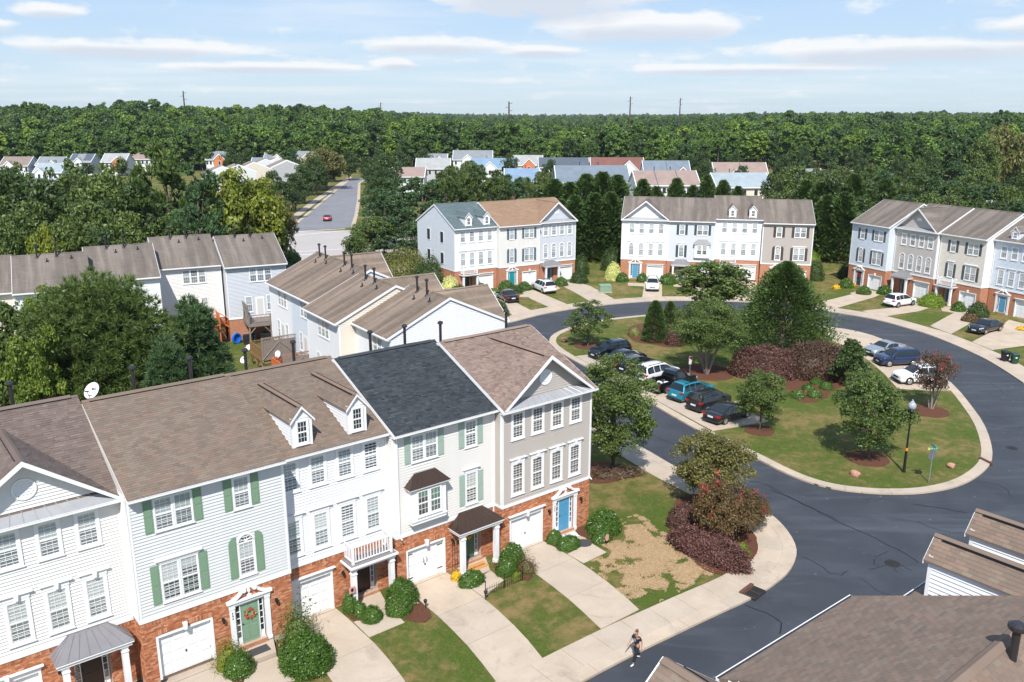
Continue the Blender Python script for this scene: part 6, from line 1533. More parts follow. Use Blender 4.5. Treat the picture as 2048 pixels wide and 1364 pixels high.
many(('cyp', 'cyp2'), [(1285, 162, 360, 62), (1312, 164, 374, 56), (1352, 165, 358, 60), (1385, 165, 372, 50), (1412, 164, 352, 58), (1445, 165, 362, 56), (1475, 165, 374, 50)], 'pointed cypress just behind the roofs of the back block', 'cypresses behind the back block', 'cypress_tree')
many(('cyp', 'cyp2', 'dec2'), [(1640, 158, 366, 84), (1672, 156, 352, 88), (1705, 154, 350, 88), (1735, 156, 356, 84), (1655, 148, 392, 80), (1690, 146, 386, 80), (1722, 150, 390, 76), (1610, 165, 362, 80), (1768, 158, 360, 84)], 'tall dark evergreen between the back block and the right block', 'evergreens between back and right blocks', 'evergreen_tree')
tree_d('dec1', 1585, 178, 330, 'rounded mid green tree behind the right end of the back block', wpx=100); tree_d('dec2', 1545, 185, 345, 'darker round tree left of the rounded mid green one', wpx=60)
many(('dec2', 'pinefar', 'pinefar2', 'dec1'), [(1790, 170, 352, 80), (1835, 175, 345, 80), (1880, 172, 350, 85), (1925, 165, 352, 85), (1970, 160, 362, 85), (2015, 155, 370, 85), (1810, 162, 385, 75), (1860, 160, 385, 80), (1905, 155, 390, 80), (1955, 150, 395, 80), (2000, 145, 400, 80), (2045, 145, 395, 80), (1765, 190, 335, 80), (1850, 200, 330, 90), (1950, 200, 335, 90), (2030, 190, 350, 90), (1900, 215, 320, 80)], 'dense mixed tree behind the right block', 'mixed trees behind the right block')
tree_d('decol', 1990, 250, 250, 'big tree with a tall olive gold crown above the wood at the right', wpx=95); tree_d('dec1', 1952, 245, 275, 'green tree left of the tall olive gold crown', wpx=70)
shrub('large olive thicket behind the stepped roofs at the side of the grey end house', PW(815, 560), 5.2, 3.4, 4.2, 'f_olive', 9000, .15, .3, 2.2, loose=.12, cat='thicket', name='thicket'); shrub('dark thicket in front of the grey end house side wall', PW(868, 572), 3.0, 2.4, 4.0, 'f_dark', 5000, .14, 0, 2.2, loose=.12, cat='thicket', name='thicket')
# among the far houses
fr = random.Random(8)
for key, lst, lab, grp in (('dec2', [(120, 330, 330), (70, 335, 322), (20, 300, 338), (250, 350, 318), (180, 345, 325), (1405, 262, 322), (1390, 250, 345), (1395, 300, 300), (1465, 300, 300), (1340, 330, 300), (1100, 300, 318), (1180, 330, 305), (1060, 340, 305), (1560, 280, 308), (1610, 290, 312), (1660, 260, 322), (1720, 270, 316), (1790, 285, 306), (1850, 290, 300), (1480, 255, 330), (850, 330, 296), (1020, 300, 305), (1260, 350, 300), (1135, 215, 365), (1440, 230, 352), (1320, 235, 348), (700, 330, 300), (760, 330, 296), (500, 350, 296), (1700, 330, 290), (1760, 340, 288), (1600, 340, 290)], 'dark leafy tree standing among the distant houses', 'trees among the distant houses'),
                           ('dec1', [(1080, 235, 342), (1110, 245, 338), (1490, 215, 345), (1290, 245, 345), (1630, 225, 335), (1680, 230, 332), (1740, 235, 328), (1830, 240, 318), (940, 290, 320), (1000, 320, 312)], 'mid green leafy tree standing among the distant houses', 'mid green trees among the distant houses')):
    for i_, (x, d, y) in enumerate(sorted(lst)): tree_d(key, x, d, y, ordlab(lab, i_), grp, 'tree', 'tree', fr.uniform(36, 52) * 260 / d)
# --- the wood: one mass of instanced trees on the hills
def forest():
    rs = np.random.RandomState(77); P = []; 
    y = 395.0
    while y < 3600:
        sp = 6.0 + (y - 395) * .0068; xw = y * .68 + 60; n = int(2 * xw / sp)
        for i in range(n):
            x = -xw + i * sp + rs.uniform(-.5, .5) * sp; yy = y + rs.uniform(-.5, .5) * sp
            edge = 395 + 25 * sin(x / 60) + (-25 if x < -60 else 0) + (-60 if x > 110 else 0)
            P.append((x, yy, hill(x, yy) - .5))
        y += sp * .95
    for i in range(900):
        x = rs.uniform(95, 420); yy = rs.uniform(300, 400)
        if x > yy * .42: P.append((x, yy, 0))
    for i in range(500):
        x = rs.uniform(-400, -95); yy = rs.uniform(370, 400); P.append((x, yy, 0))
    P = np.array(P); me = bpy.data.meshes.new('forest'); me.from_pydata([tuple(p) for p in P], [], [])
    n = len(P); a = me.attributes.new('rot', 'FLOAT_VECTOR', 'POINT'); r = np.zeros((n, 3)); r[:, 2] = rs.uniform(0, 6.28, n); r[:, 0] = rs.normal(0, .05, n); a.data.foreach_set('vector', r.reshape(-1).astype(np.float32))
    a = me.attributes.new('scl', 'FLOAT', 'POINT'); s = np.clip(rs.normal(.82, .17, n), .45, 1.3) * (1 + (P[:, 1] - 395) * .00006); a.data.foreach_set('value', s.astype(np.float32))
    a = me.attributes.new('pick', 'INT', 'POINT'); a.data.foreach_set('value', rs.randint(0, 3, n).astype(np.int32))
    o = link('forest', me); tag(o, 'dense green wood filling the distance up to the horizon', 'forest', kind='stuff')
    src = bpy.data.collections.new('forest_trees')
    for i, k in enumerate(('wood1', 'wood2', 'wood3')):
        c, t, f, R, H = PROTO[k]; m = bmesh.new(); m.from_mesh(c); nf = len(m.faces); m.from_mesh(t); m.faces.ensure_lookup_table()
        for q in range(nf, len(m.faces)): m.faces[q].material_index = 1
        jm = bpy.data.meshes.new('forest_tree'); m.to_mesh(jm); m.free(); jm.materials.append(M_['f_wood']); jm.materials.append(M_['bark'])
        src.objects.link(bpy.data.objects.new('forest_tree_%d' % i, jm))
    ng = bpy.data.node_groups.new('scatter', 'GeometryNodeTree'); ng.interface.new_socket('Geometry', in_out='INPUT', socket_type='NodeSocketGeometry'); ng.interface.new_socket('Geometry', in_out='OUTPUT', socket_type='NodeSocketGeometry')
    N = ng.nodes; gi = N.new('NodeGroupInput'); go = N.new('NodeGroupOutput'); ip = N.new('GeometryNodeInstanceOnPoints'); ci = N.new('GeometryNodeCollectionInfo')
    ci.inputs['Collection'].default_value = src; ci.inputs['Separate Children'].default_value = True; ci.inputs['Reset Children'].default_value = True; ip.inputs['Pick Instance'].default_value = True
    def attr(nm, ty): q = N.new('GeometryNodeInputNamedAttribute'); q.data_type = ty; q.inputs['Name'].default_value = nm; return q.outputs[0]
    L = ng.links; L.new(gi.outputs[0], ip.inputs['Points']); L.new(ci.outputs[0], ip.inputs['Instance']); L.new(attr('pick', 'INT'), ip.inputs['Instance Index']); L.new(attr('rot', 'FLOAT_VECTOR'), ip.inputs['Rotation']); L.new(attr('scl', 'FLOAT'), ip.inputs['Scale']); L.new(ip.outputs[0], go.inputs[0])
    o.modifiers.new('scatter', 'NODES').node_group = ng
    return n
NFOREST = forest()

# ------------------------------------------------------------------ thin summer haze
def haze():
    t = bpy.data.materials.new('haze_air'); t.use_nodes = True; nt = t.node_tree; nt.nodes.clear(); o = nt.nodes.new('ShaderNodeOutputMaterial'); v = nt.nodes.new('ShaderNodeVolumePrincipled')
    v.inputs['Density'].default_value = 0.00007; v.inputs['Color'].default_value = (.80, .90, 1.0, 1); v.inputs['Anisotropy'].default_value = .2; nt.links.new(v.outputs[0], o.inputs['Volume'])
    ob = MB().box(-4600, 4600, -310, 5200, -1.6, 75).build('haze', t); tag(ob, 'thin bluish summer haze', 'haze', kind='stuff'); t.cycles.homogeneous_volume = True
haze()
# ------------------------------------------------------------------ distant houses
def roofcol(n, c): M_[n] = plain(n, c, .9, var=.12, scale=.5); return n
roofcol('r_grey', (.20, .215, .23, 1)); roofcol('r_blue', (.17, .25, .35, 1)); roofcol('r_slate', (.075, .095, .12, 1)); roofcol('r_red', (.17, .075, .06, 1)); roofcol('r_pink', (.27, .20, .175, 1)); roofcol('r_pale', (.30, .31, .31, 1)); roofcol('r_brown', (.21, .165, .14, 1)); roofcol('r_lblue', (.27, .32, .35, 1)); roofcol('r_bgrey', (.15, .185, .225, 1))
M_['w_white'] = plain('house_white', (.66, .68, .70, 1), .6); M_['w_cream'] = plain('house_cream', (.66, .60, .50, 1), .6); M_['w_blue'] = plain('house_pale_blue', (.48, .56, .66, 1), .6); M_['w_orange'] = plain('gable_orange_brick', (.55, .19, .08, 1), .8); M_['w_grey'] = plain('house_grey', (.42, .43, .45, 1), .6)
def farhouse(label, x0, x1, yr, zr, ze, roof, wall='w_white', depth=9, rot=0, gables=(), split=0, win=True, solar=False, group=None, wins=6):
    d = (CH - zr) / ((yr - 228) / FPX); pa = atd(x0, yr, d); pb = atd(x1, yr, d); w = pb.x - pa.x; wl = w / max(.4, cos(radians(rot)))
    root = empty('house', ((pa.x + pb.x) / 2, d, 0), radians(rot)); tag(root, label, 'house', group); h = wl / 2; D = depth / 2
    b = MB(); b.box(-h + .3, h - .3, -D, D, -1, ze); b.ext([(-h + .3, -D, ze), (-h + .3, D, ze), (-h + .3, 0, zr - .15)], (2 * h - .6, 0, 0)); wo_ = b.build('wall', M_[wall], root)
    r = MB(); k = (zr - ze) / (D + .4)
    for sg in (-1, 1): r.ext([(-h, sg * (D + .4), ze - .1), (-h, 0, zr), (-h, 0, zr - .2), (-h, sg * (D + .4), ze - .3)], (2 * h, 0, 0))
    ro = r.build('roof', M_[roof], root)
    if split:
        for i in range(1, split): MB().ext([(-h + 2 * h * i / split, -D - .4, ze - .05), (-h + 2 * h * i / split, 0, zr + .06), (-h + 2 * h * i / split, D + .4, ze - .05)], (.18, 0, 0)).build('roof_seam', M_['r_slate'], ro)
    t = MB()
    for X in (-h - .04, h - .12):
        for sg in (-1, 1): t.ext([(X, sg * (D + .42), ze - .08), (X, 0, zr + .02), (X, 0, zr - .3), (X, sg * (D + .42), ze - .35)], (.16, 0, 0))
    t.box(-h, h, -D - .5, -D - .4, ze - .3, ze - .08); t.build('white_trim', M_['trim'], root)
    for gx, gw, gh, gc in gables:       # centre (fraction), width, height above the eave, colour
        X = -h + 2 * h * gx; g = MB(); yf = -D - .9; zt = ze + gh
        g.ext([(X - gw / 2 + .2, yf + .15, ze - 3.2 if gc != 'n' else ze), (X + gw / 2 - .2, yf + .15, ze - 3.2 if gc != 'n' else ze), (X + gw / 2 - .2, yf + .15, ze), (X, yf + .15, zt - .2), (X - gw / 2 + .2, yf + .15, ze)], (0, 1.2, 0))
        go = g.build('gable', M_[gc], root); yb = -D - .4 + gh / k + .2
        q = MB(); 
        for sg in (-1, 1): q.ext([(X, yf, zt), (X + sg * gw / 2, yf, ze), (X + sg * gw / 2, yf, ze - .18), (X, yf, zt - .18)], (0, yb - yf, 0))
        q.build('gable_roof', M_[roof], go)
        q = MB()
        for sg in (-1, 1): q.ext([(X, yf - .06, zt + .03), (X + sg * gw / 2, yf - .06, ze + .03), (X + sg * gw / 2, yf - .06, ze - .3), (X, yf - .06, zt - .36)], (0, .08, 0))
        q.build('white_trim', M_['trim'], go)
        if gw > 3: 
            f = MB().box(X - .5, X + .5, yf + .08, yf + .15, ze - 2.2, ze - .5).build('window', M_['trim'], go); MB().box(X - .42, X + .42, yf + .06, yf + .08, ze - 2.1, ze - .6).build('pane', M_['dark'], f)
    if win:
        n = wins
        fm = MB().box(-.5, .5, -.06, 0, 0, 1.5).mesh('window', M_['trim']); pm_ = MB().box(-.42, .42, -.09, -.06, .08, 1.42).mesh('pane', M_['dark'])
        for i in range(n):
            X = -h + 2 * h * (i + .5) / n
            for zz_ in ([ze - 2.1] if ze < 6.5 else [ze - 2.1, ze - 4.8]): f = link('window', fm, root, (X, -D, zz_)); link('pane', pm_, f)
    if solar: 
        s_ = MB(); u0 = -h + .6
        for a, b_ in ((-h + .4, -h + 2.6), (h - 3.5, h - .4)):
            s_.add([(a, -D * .9, ze + .1 + k * .1 * D + .15), (b_, -D * .9, ze + .1 + k * .1 * D + .15), (b_, -.3, zr - .05), (a, -.3, zr - .05)], [(0, 1, 2, 3)])
        s_.build('solar_panel', M_['r_slate'], ro)
    for i in range(2): flue(root, -h * .3 + i * h * .5, .5, zr - .2, .9)
    return root
FH = farhouse
FH('brown grey roof with a small white gable, leftmost of the distant houses', 8, 67, 310, 8.5, 5.4, 'r_brown', gables=((.35, 4, 1.7, 'w_white'),))
FH('grey roofed distant house with a white gable above a pale blue roof', 80, 133, 310, 8.5, 5.6, 'r_grey', gables=((.68, 4, 1.8, 'w_white'),)); FH('pale blue grey roof below the grey roofed house at the far left', 76, 134, 322, 7.6, 4.6, 'r_lblue', gables=((.25, 3.4, 1.5, 'w_white'),))
FH('distant house with dark solar panels on its roof', 145, 191, 304.5, 8.5, 5.6, 'r_grey', gables=((.45, 3.6, 1.6, 'w_white'),), solar=True)
FH('distant house with an orange gable half hidden by open crowned trees', 209, 259, 303.5, 8.8, 5.6, 'r_pale', gables=((.72, 5.4, 2.3, 'w_orange'),)); FH('plain brown roof left of the tall rounded pine', 270, 322, 300.5, 8.6, 5.8, 'r_pink')
FH('distant grey roofed house with an orange gable left of the dark round tree', 416, 459, 299, 9, 5.7, 'r_grey', gables=((.68, 5.2, 2.4, 'w_orange'),)); FH('distant grey roofed house with a white gable right of the dark round tree', 474, 519, 298, 9, 5.8, 'r_grey', gables=((.6, 5.2, 2.3, 'w_white'),))
FH('small distant grey roof with a white gable behind the stepped brown roofs', 530, 575, 300, 8.8, 5.8, 'r_grey', gables=((.65, 5.4, 2.3, 'w_white'),)); FH('distant grey roofed house with cream gable beside the narrow dark tree', 591, 630, 298.5, 9, 5.7, 'r_grey', 'w_cream', gables=((.65, 5, 2.2, 'w_cream'),))
def stepped(label, px, py, z, w, D, roof, wall, az, group):
    p = at(px, py, z); root = empty('house', (p.x, p.y, 0), pi / 2 - radians(az)); tag(root, label, 'house', group)
    zr = z; ze = z - 2.3; b = MB(); b.box(-w / 2, w / 2, -D / 2, D / 2, -1, ze); b.ext([(-w / 2, -D / 2, ze), (-w / 2, D / 2, ze), (-w / 2, 0, zr - .1)], (w, 0, 0)); b.build('wall', M_[wall], root)
    r = MB()
    for sg in (-1, 1): r.ext([(-w / 2 + .1, sg * (D / 2 + .4), ze - .1), (-w / 2 + .1, 0, zr), (-w / 2 + .1, 0, zr - .2), (-w / 2 + .1, sg * (D / 2 + .4), ze - .3)], (w - .3, 0, 0))
    r.build('roof', M_[roof], root); 
    t = MB()
    for sg in (-1, 1): t.ext([(w / 2 - .22, sg * (D / 2 + .42), ze - .05), (w / 2 - .22, 0, zr + .08), (w / 2 - .22, 0, zr - .4), (w / 2 - .22, sg * (D / 2 + .42), ze - .5)], (.24, 0, 0))
    t.build('white_trim', M_['trim'], root)
g = 'stepped roofs beside the side street'
for i, (x, y, c, wl_) in enumerate(((568, 333, 'r_brown', 'w_grey'), (548, 329, 'r_brown', 'w_white'), (526, 331, 'r_brown', 'w_white'), (503, 337, 'r_brown', 'w_cream'), (472, 342, 'r_pink', 'w_white'), (440, 345, 'r_brown', 'w_white'))):
    stepped(('rightmost', 'second from the right', 'third from the right', 'third from the left', 'second from the left', 'leftmost')[i] + ' of the stepped brown roofs beside the side street', x, y - 14, 8.6 - i * .1, 7.5, 11, c, wl_, 150, g)
FH('grey blue roof with solar strips just behind the stepped brown roofs', 504, 556, 311, 8.5, 5.2, 'r_bgrey', 'w_blue', win=False)
FH('pale grey roof right of the side street with a small white gable on top', 832, 902, 311.5, 8.6, 5.0, 'r_pale', 'w_grey', gables=()); FH('grey gabled distant house peeping over the pale grey roof', 848, 896, 303, 9.4, 6.6, 'r_grey', gables=((.68, 5, 2, 'w_white'),), win=False)
FH('pinkish brown roof low among the trees right of the side street', 784, 852, 329, 8.2, 5.6, 'r_pink'); FH('distant slate grey house with a small orange trimmed gable', 906, 986, 296.5, 9.8, 6.2, 'r_grey', gables=((.38, 5, 2.2, 'w_white'),))
FH('bright blue roof with a white gable, upper of two blue roofs', 940, 1036, 311.5, 9.2, 5.8, 'r_blue', gables=((.42, 5.6, 2.6, 'w_white'),)); FH('lower blue roof behind the pines', 1008, 1079, 331, 9.0, 5.6, 'r_blue', 'w_blue')
FH('pale grey roof with an orange gable in the distance', 1018, 1086, 305.5, 9.2, 5.6, 'r_pale', gables=((.58, 5, 2.6, 'w_orange'),)); FH('long dark slate roof in two halves', 1076, 1178, 310, 9.4, 6.2, 'r_slate', split=2)
FH('red brown roof with a large white gable', 1180, 1287, 309.5, 9.8, 5.4, 'r_red', gables=((.70, 7.5, 3.6, 'w_white'),), split=2); FH('large blue grey roof over a long pale wall behind the cypresses', 1108, 1256, 325, 11.2, 7.2, 'r_bgrey', 'w_white', 11, 3, split=0, wins=8)
FH('blue grey roof in two halves right of the red brown one', 1284, 1378, 315.5, 9.4, 5.8, 'r_bgrey', gables=((.82, 4, 1.8, 'w_orange'),), split=2); FH('pinkish brown roof over a pale wall just behind the back block', 1264, 1393, 334.5, 10.8, 7.6, 'r_pink', 'w_white', 11, 3, split=3, wins=8)
FH('pinkish brown roof with a small white trimmed gable, right of centre', 1424, 1532, 318.5, 9.4, 5.4, 'r_pink', gables=((.38, 4.6, 2.1, 'w_orange'),), split=2); FH('pale blue roofed house with white walls and three windows together', 1420, 1534, 338.5, 10.8, 7.8, 'r_lblue', 'w_cream', 11, 4, wins=5)
FH('grey roof low behind the rounded green tree', 1596, 1642, 330.5, 8.4, 5.6, 'r_grey'); FH('brown roof with a white gable end, right of the grey roof', 1655, 1706, 333.5, 8.4, 5.2, 'r_pink', gables=((.75, 5.5, 2.4, 'w_white'),)); FH('slate roof almost lost among the trees at the right', 1926, 1978, 350, 8.2, 5.6, 'r_slate')
FH('white walled house glimpsed through the left tree belt', 60, 130, 352, 8.0, 5.4, 'r_lblue', wins=4); FH('pale house low in the trees at the left edge', -10, 50, 385, 8.0, 5.6, 'r_lblue', wins=4)
# pylons on the horizon
M_['pylon'] = plain('pylon_steel', (.075, .045, .035, 1), .8)
for x, yt, d, l in ((366, 182, 620, 'dark power pole at the left, rising from the wooded hill'), (761, 205, 900, 'thin dark power pole left of the middle'), (1018, 203, 560, 'rust brown power pole standing tall before the wood, near the middle'), (1261, 193, 700, 'dark power pole right of the middle on the skyline'), (1361, 196, 800, 'thin grey power pole farthest right on the skyline')):
    p = atd(x, yt, d); z0 = hill(p.x, d); m = MB(); h = p.z - z0; m.cyl((0, 0, 0), (0, 0, h), .75, .42, 8); o = m.build('power_pole', M_['pylon'], None, (p.x, d, z0)); tag(o, l, 'power pole')
    c = MB()
    for i in range(3): c.cyl((-2.2 if i % 2 else 0, 0, h - 1.5 - i * 2.2), (0 if i % 2 else 2.2, 0, h - 1.0 - i * 2.2), .14, n=5)
    c.build('cross_arm', M_['pylon'], o)
# ------------------------------------------------------------------ vehicles
def paint(n, c, metal=.3): 
    M_[n] = plain(n, c, .28, metal, .5, 1.0, var=.02); return n
paint('p_black', (.008, .009, .011, 1)); paint('p_dkblue', (.008, .011, .02, 1)); paint('p_white', (.74, .75, .76, 1), 0); paint('p_teal', (.02, .30, .40, 1), .5); paint('p_char', (.02, .021, .024, 1)); paint('p_silver', (.42, .46, .48, 1), .6); paint('p_navy', (.012, .03, .085, 1)); paint('p_red', (.42, .008, .02, 1), .4)
M_['tyre'] = plain('tyre_rubber', (.012, .012, .013, 1), .85); M_['rim'] = plain('alloy_rim', (.48, .49, .5, 1), .3, .8); M_['cglass'] = plain('car_glass', (.010, .014, .016, 1), .06, 0, .9, var=.0); M_['lamp_r'] = plain('tail_lamp', (.42, .01, .01, 1), .25); M_['lamp_w'] = plain('head_lamp', (.62, .64, .66, 1), .15, .3); M_['plate'] = plain('number_plate', (.62, .66, .72, 1), .5); M_['chrome'] = plain('chrome', (.55, .56, .58, 1), .2, .9); M_['plastic'] = plain('black_plastic', (.02, .02, .022, 1), .6)
PROF = {  # fractions of length from the rear: (x, top z); belt z, roof half width
 'suv': dict(L=4.6, W=1.86, H=1.66, belt=1.02, top=[(0, .55), (.015, .80), (.03, 1.02), (.075, 1.30), (.115, 1.60), (.20, 1.66), (.42, 1.66), (.56, 1.60), (.64, 1.38), (.73, 1.08), (.80, 1.04), (.92, .95), (.975, .80), (1, .52)], gl=(.04, .115, .575, .735)),
 'wagon': dict(L=4.9, W=1.9, H=1.72, belt=1.04, top=[(0, .55), (.012, .85), (.025, 1.06), (.05, 1.35), (.085, 1.68), (.20, 1.73), (.45, 1.73), (.60, 1.66), (.68, 1.42), (.76, 1.12), (.84, 1.06), (.93, .95), (.98, .78), (1, .52)], gl=(.03, .085, .61, .765)),
 'sedan': dict(L=4.8, W=1.82, H=1.45, belt=.92, top=[(0, .50), (.01, .74), (.03, .97), (.15, 1.02), (.21, 1.10), (.30, 1.36), (.38, 1.44), (.50, 1.45), (.58, 1.38), (.68, 1.08), (.73, .96), (.88, .86), (.965, .70), (1, .46)], gl=(.165, .33, .57, .72)),
 'coupe': dict(L=4.6, W=1.80, H=1.36, belt=.88, top=[(0, .50), (.01, .76), (.03, .93), (.12, .97), (.18, 1.04), (.32, 1.32), (.40, 1.36), (.48, 1.35), (.56, 1.26), (.66, .98), (.72, .90), (.88, .82), (.97, .66), (1, .44)], gl=(.14, .34, .54, .69)),
 'boxy': dict(L=4.2, W=1.80, H=1.66, belt=1.0, top=[(0, .55), (.012, .9), (.03, 1.25), (.06, 1.60), (.12, 1.66), (.45, 1.66), (.60, 1.60), (.68, 1.36), (.75, 1.06), (.82, 1.02), (.93, .96), (.98, .78), (1, .52)], gl=(.02, .06, .60, .745))}
def car(label, p, az, kind, pm, group=None, roofrails=False, sunroof=False, z=0.03, cat='car', name='parked_car', chrome=False, mats=None, parts2=True):
    P = PROF[kind]; L, Wd, belt = P['L'], P['W'] / 2, P['belt']; root = empty(name, (p[0], p[1], z), pi / 2 - radians(az)); tag(root, label, cat, group)
    pm = M_[pm]; xs = []; top = P['top']
    def sec(f, zt):
        end = min(f, 1 - f); wb = Wd * (1 - .16 * max(0, 1 - end / .08) ** 2); zl = .26 if end > .02 else .34; zb = min(belt, zt); 
        tw = wb if zt <= belt + .01 else max(.60 * wb, wb - (zt - belt) * .42)
        pts = [(wb * .93, zl), (wb, zl + .12), (wb, zb * .62 + .1), (wb * .985, max(zl + .2, zb - .07)), (wb * .95, zb)]
        if zt > belt + .02: pts += [(tw + .05, zb + (zt - zb) * .55), (tw, zt - .055), (tw * .88, zt), (tw * .4, zt + .018), (0, zt + .022)]
        else: pts += [(wb * .9, zb + .01), (wb * .80, zb + .018), (wb * .6, zb + .022), (wb * .3, zb + .03), (0, zb + .032)]
        return pts
    # resample the roof line
    F = []; 
    for (a, za), (b, zb_) in zip(top, top[1:]): F += [(a, za), ((a + b) / 2, (za + zb_) / 2 + .006)]
    F.append(top[-1]); m = MB(); rings = []
    for f, zt in F:
        s = sec(f, zt); x = (f - .5) * L; ring_ = [(x, y, zz_) for y, zz_ in s] + [(x, -y, zz_) for y, zz_ in reversed(s[:-1])]; rings.append(ring_)
    n = len(rings[0]); vs = [v for r in rings for v in r]; fs = []
    for i in range(len(rings) - 1):
        for j in range(n - 1): fs.append((i * n + j, (i + 1) * n + j, (i + 1) * n + j + 1, i * n + j + 1))
        fs.append((i * n + n - 1, (i + 1) * n + n - 1, (i + 1) * n, i * n))
    fs += [tuple(range(n)), tuple(reversed(range((len(rings) - 1) * n, len(rings) * n)))]
    fs = [tuple(reversed(f)) for f in fs]; m.add(vs, fs); bo = m.build('body', pm, root, smooth=True)
    ev = [(f - .5) * L for f, _ in F]
    def topz(f):
        for (a, za), (b, zb_) in zip(top, top[1:]):
            if a <= f <= b: return za + (zb_ - za) * (f - a) / max(1e-6, b - a)
        return belt
    def tw(f): zt = topz(f); return max(.60 * Wd, Wd - (zt - belt) * .42)
    r0, r1, f1, f0 = P['gl']; G = M_['cglass']
    # windscreen and rear window
    for a, b, nm, sg in ((f0, f1, 'windscreen', 1), (r0, r1, 'rear_window', -1)):
        q = MB(); xa, xb = (a - .5) * L, (b - .5) * L; za, zb_ = topz(a) + .02, topz(b) - .0; wa, wb = tw(a) * .93 if topz(a) > belt else Wd * .86, tw(b) * .86; n_ = 4
        if nm == 'rear_window' and kind in ('suv', 'wagon', 'boxy'): xa -= .01
        V = []
        for i in range(n_ + 1):
            t = i / n_; f = a + (b - a) * t; zt = topz(f) + .042; x = (f - .5) * L + sg * .012; w_ = wa + (wb - wa) * t
            V += [(x, -w_, zt - .012), (x + sg * .01, 0, zt + .004), (x, w_, zt - .012)]
        fs = []
        for i in range(n_):
            for j in (0, 1): k0 = i * 3 + j; qd = (k0, k0 + 1, k0 + 4, k0 + 3); fs.append(qd if sg < 0 else tuple(reversed(qd)))
        q.add(V, fs); q.build(nm, G, bo, smooth=True)
    # side windows
    for sg in (-1, 1):
        spans = [(r1 - .01, r1 + (f1 - r1) * .30), (r1 + (f1 - r1) * .33, r1 + (f1 - r1) * .63), (r1 + (f1 - r1) * .66, f0 - .025)]
        if kind in ('sedan', 'coupe'): spans = [(r1 - .06, r1 + (f1 - r1) * .40), (r1 + (f1 - r1) * .44, f0 - .03)]
        for a, b in spans:
            V = []; n_ = 5
            for i in range(n_ + 1):
                f = a + (b - a) * i / n_; zt = topz(f) - .09; x = (f - .5) * L; t_ = tw(f); zt = max(zt, belt + .06)
                yb = Wd * .955; yt = t_ + .045 if zt > belt + .1 else Wd * .93; V += [(x, sg * (yb + .006), belt + .02), (x, sg * (t_ + .062), belt + (topz(f) - belt) * .55), (x, sg * (t_ + .022), zt)]
            fs = []
            for i in range(n_):
                for j in (0, 1): k0 = i * 3 + j; qd = (k0, k0 + 3, k0 + 4, k0 + 1); fs.append(qd if sg < 0 else tuple(reversed(qd)))
            q = MB(); q.add(V, fs); q.build('side_window', G, bo, smooth=True)
        MB().box(.20 * L - .1, .20 * L + .08, sg * (Wd + .02), sg * (Wd + .19), belt + .0, belt + .14).build('door_mirror', pm, bo)
        # lamps
        MB().ext([((.5 - .015) * L, sg * Wd * .62, .62), ((.5 - .015) * L, sg * Wd * .62, .76), ((.5 - .09) * L, sg * Wd * .97, .86), ((.5 - .075) * L, sg * Wd * .965, .70)], (.03, sg * .015, .0)).build('headlight', M_['lamp_w'], bo)
        tz = .78 if kind in ('sedan', 'coupe') else .95; t = MB(); t.box(-L / 2 - .008 + .03, -L / 2 + .10, sg * Wd * .60, sg * Wd * .93, tz - .07, tz + .07); t.box(-L / 2 + .03, -L / 2 + .28, sg * Wd * .86, sg * (Wd * .985), tz - .06, tz + .06); t.build('tail_light', M_['lamp_r'], bo)
    MB().box(-L / 2 - .015, -L / 2 + .02, -.26, .26, .60, .74).build('number_plate', M_['plate'], bo); MB().box(L / 2 - .03, L / 2 + .012, -.26, .26, .42, .54).build('number_plate', M_['plate'], bo)
    t = MB(); t.box(-L / 2 - .02, -L / 2 + .2, -Wd * .86, Wd * .86, .25, .42); t.box(L / 2 - .2, L / 2 + .015, -Wd * .84, Wd * .84, .24, .38); t.box(L / 2 - .05, L / 2 + .008, -Wd * .45, Wd * .45, .56, .70); t.build('bumper_trim', M_['plastic'], bo)
    wr = .345 if kind in ('suv', 'wagon', 'boxy') else .325
    tm = cached(('tyre', wr), lambda: MB().cyl((0, -.11, 0), (0, .11, 0), wr, wr, 20).mesh('tyre', M_['tyre']))
    def rimm():
        q = MB(); q.cyl((0, .10, 0), (0, .118, 0), wr * .68, wr * .62, 16); 
        for i in range(5): a = 2 * pi * i / 5; q.ext([(cos(a + s) * r, .12, sin(a + s) * r) for r, s in ((.05, -.5), (.05, .5), (wr * .62, .16), (wr * .62, -.16))], (0, .012, 0))
        return q.mesh('rim', M_['rim'])
    rm_ = cached(('rim', wr), rimm); ar = cached(('arch', wr), lambda: MB().cyl((0, -.02, 0), (0, .0, 0), wr * 1.17, wr * 1.17, 20).mesh('wheel_arch', M_['plastic']))
    for xw in (-L * .31, L * .305):
        for sg in (-1, 1):
            w_ = link('wheel', tm, root, (xw, sg * (Wd - .085), wr), 0 if sg > 0 else pi); link('rim', rm_, w_)
            link('wheel_arch', ar, bo, (xw, sg * (Wd + .004), wr + .02), 0 if sg > 0 else pi)
    if roofrails:
        q = MB()
        for sg in (-1, 1): q.box((r1 + .03 - .5) * L, (f1 - .08 - .5) * L, sg * (tw(.35) * .88) - .02, sg * (tw(.35) * .88) + .02, P['H'] + .015, P['H'] + .065)
        q.build('roof_rail', M_['plastic'] if not chrome else M_['chrome'], bo)
    if sunroof: MB().box((.33 - .5) * L, (.54 - .5) * L, -.46, .46, P['H'] + .0, P['H'] + .034).build('sunroof', G, bo)
    return root
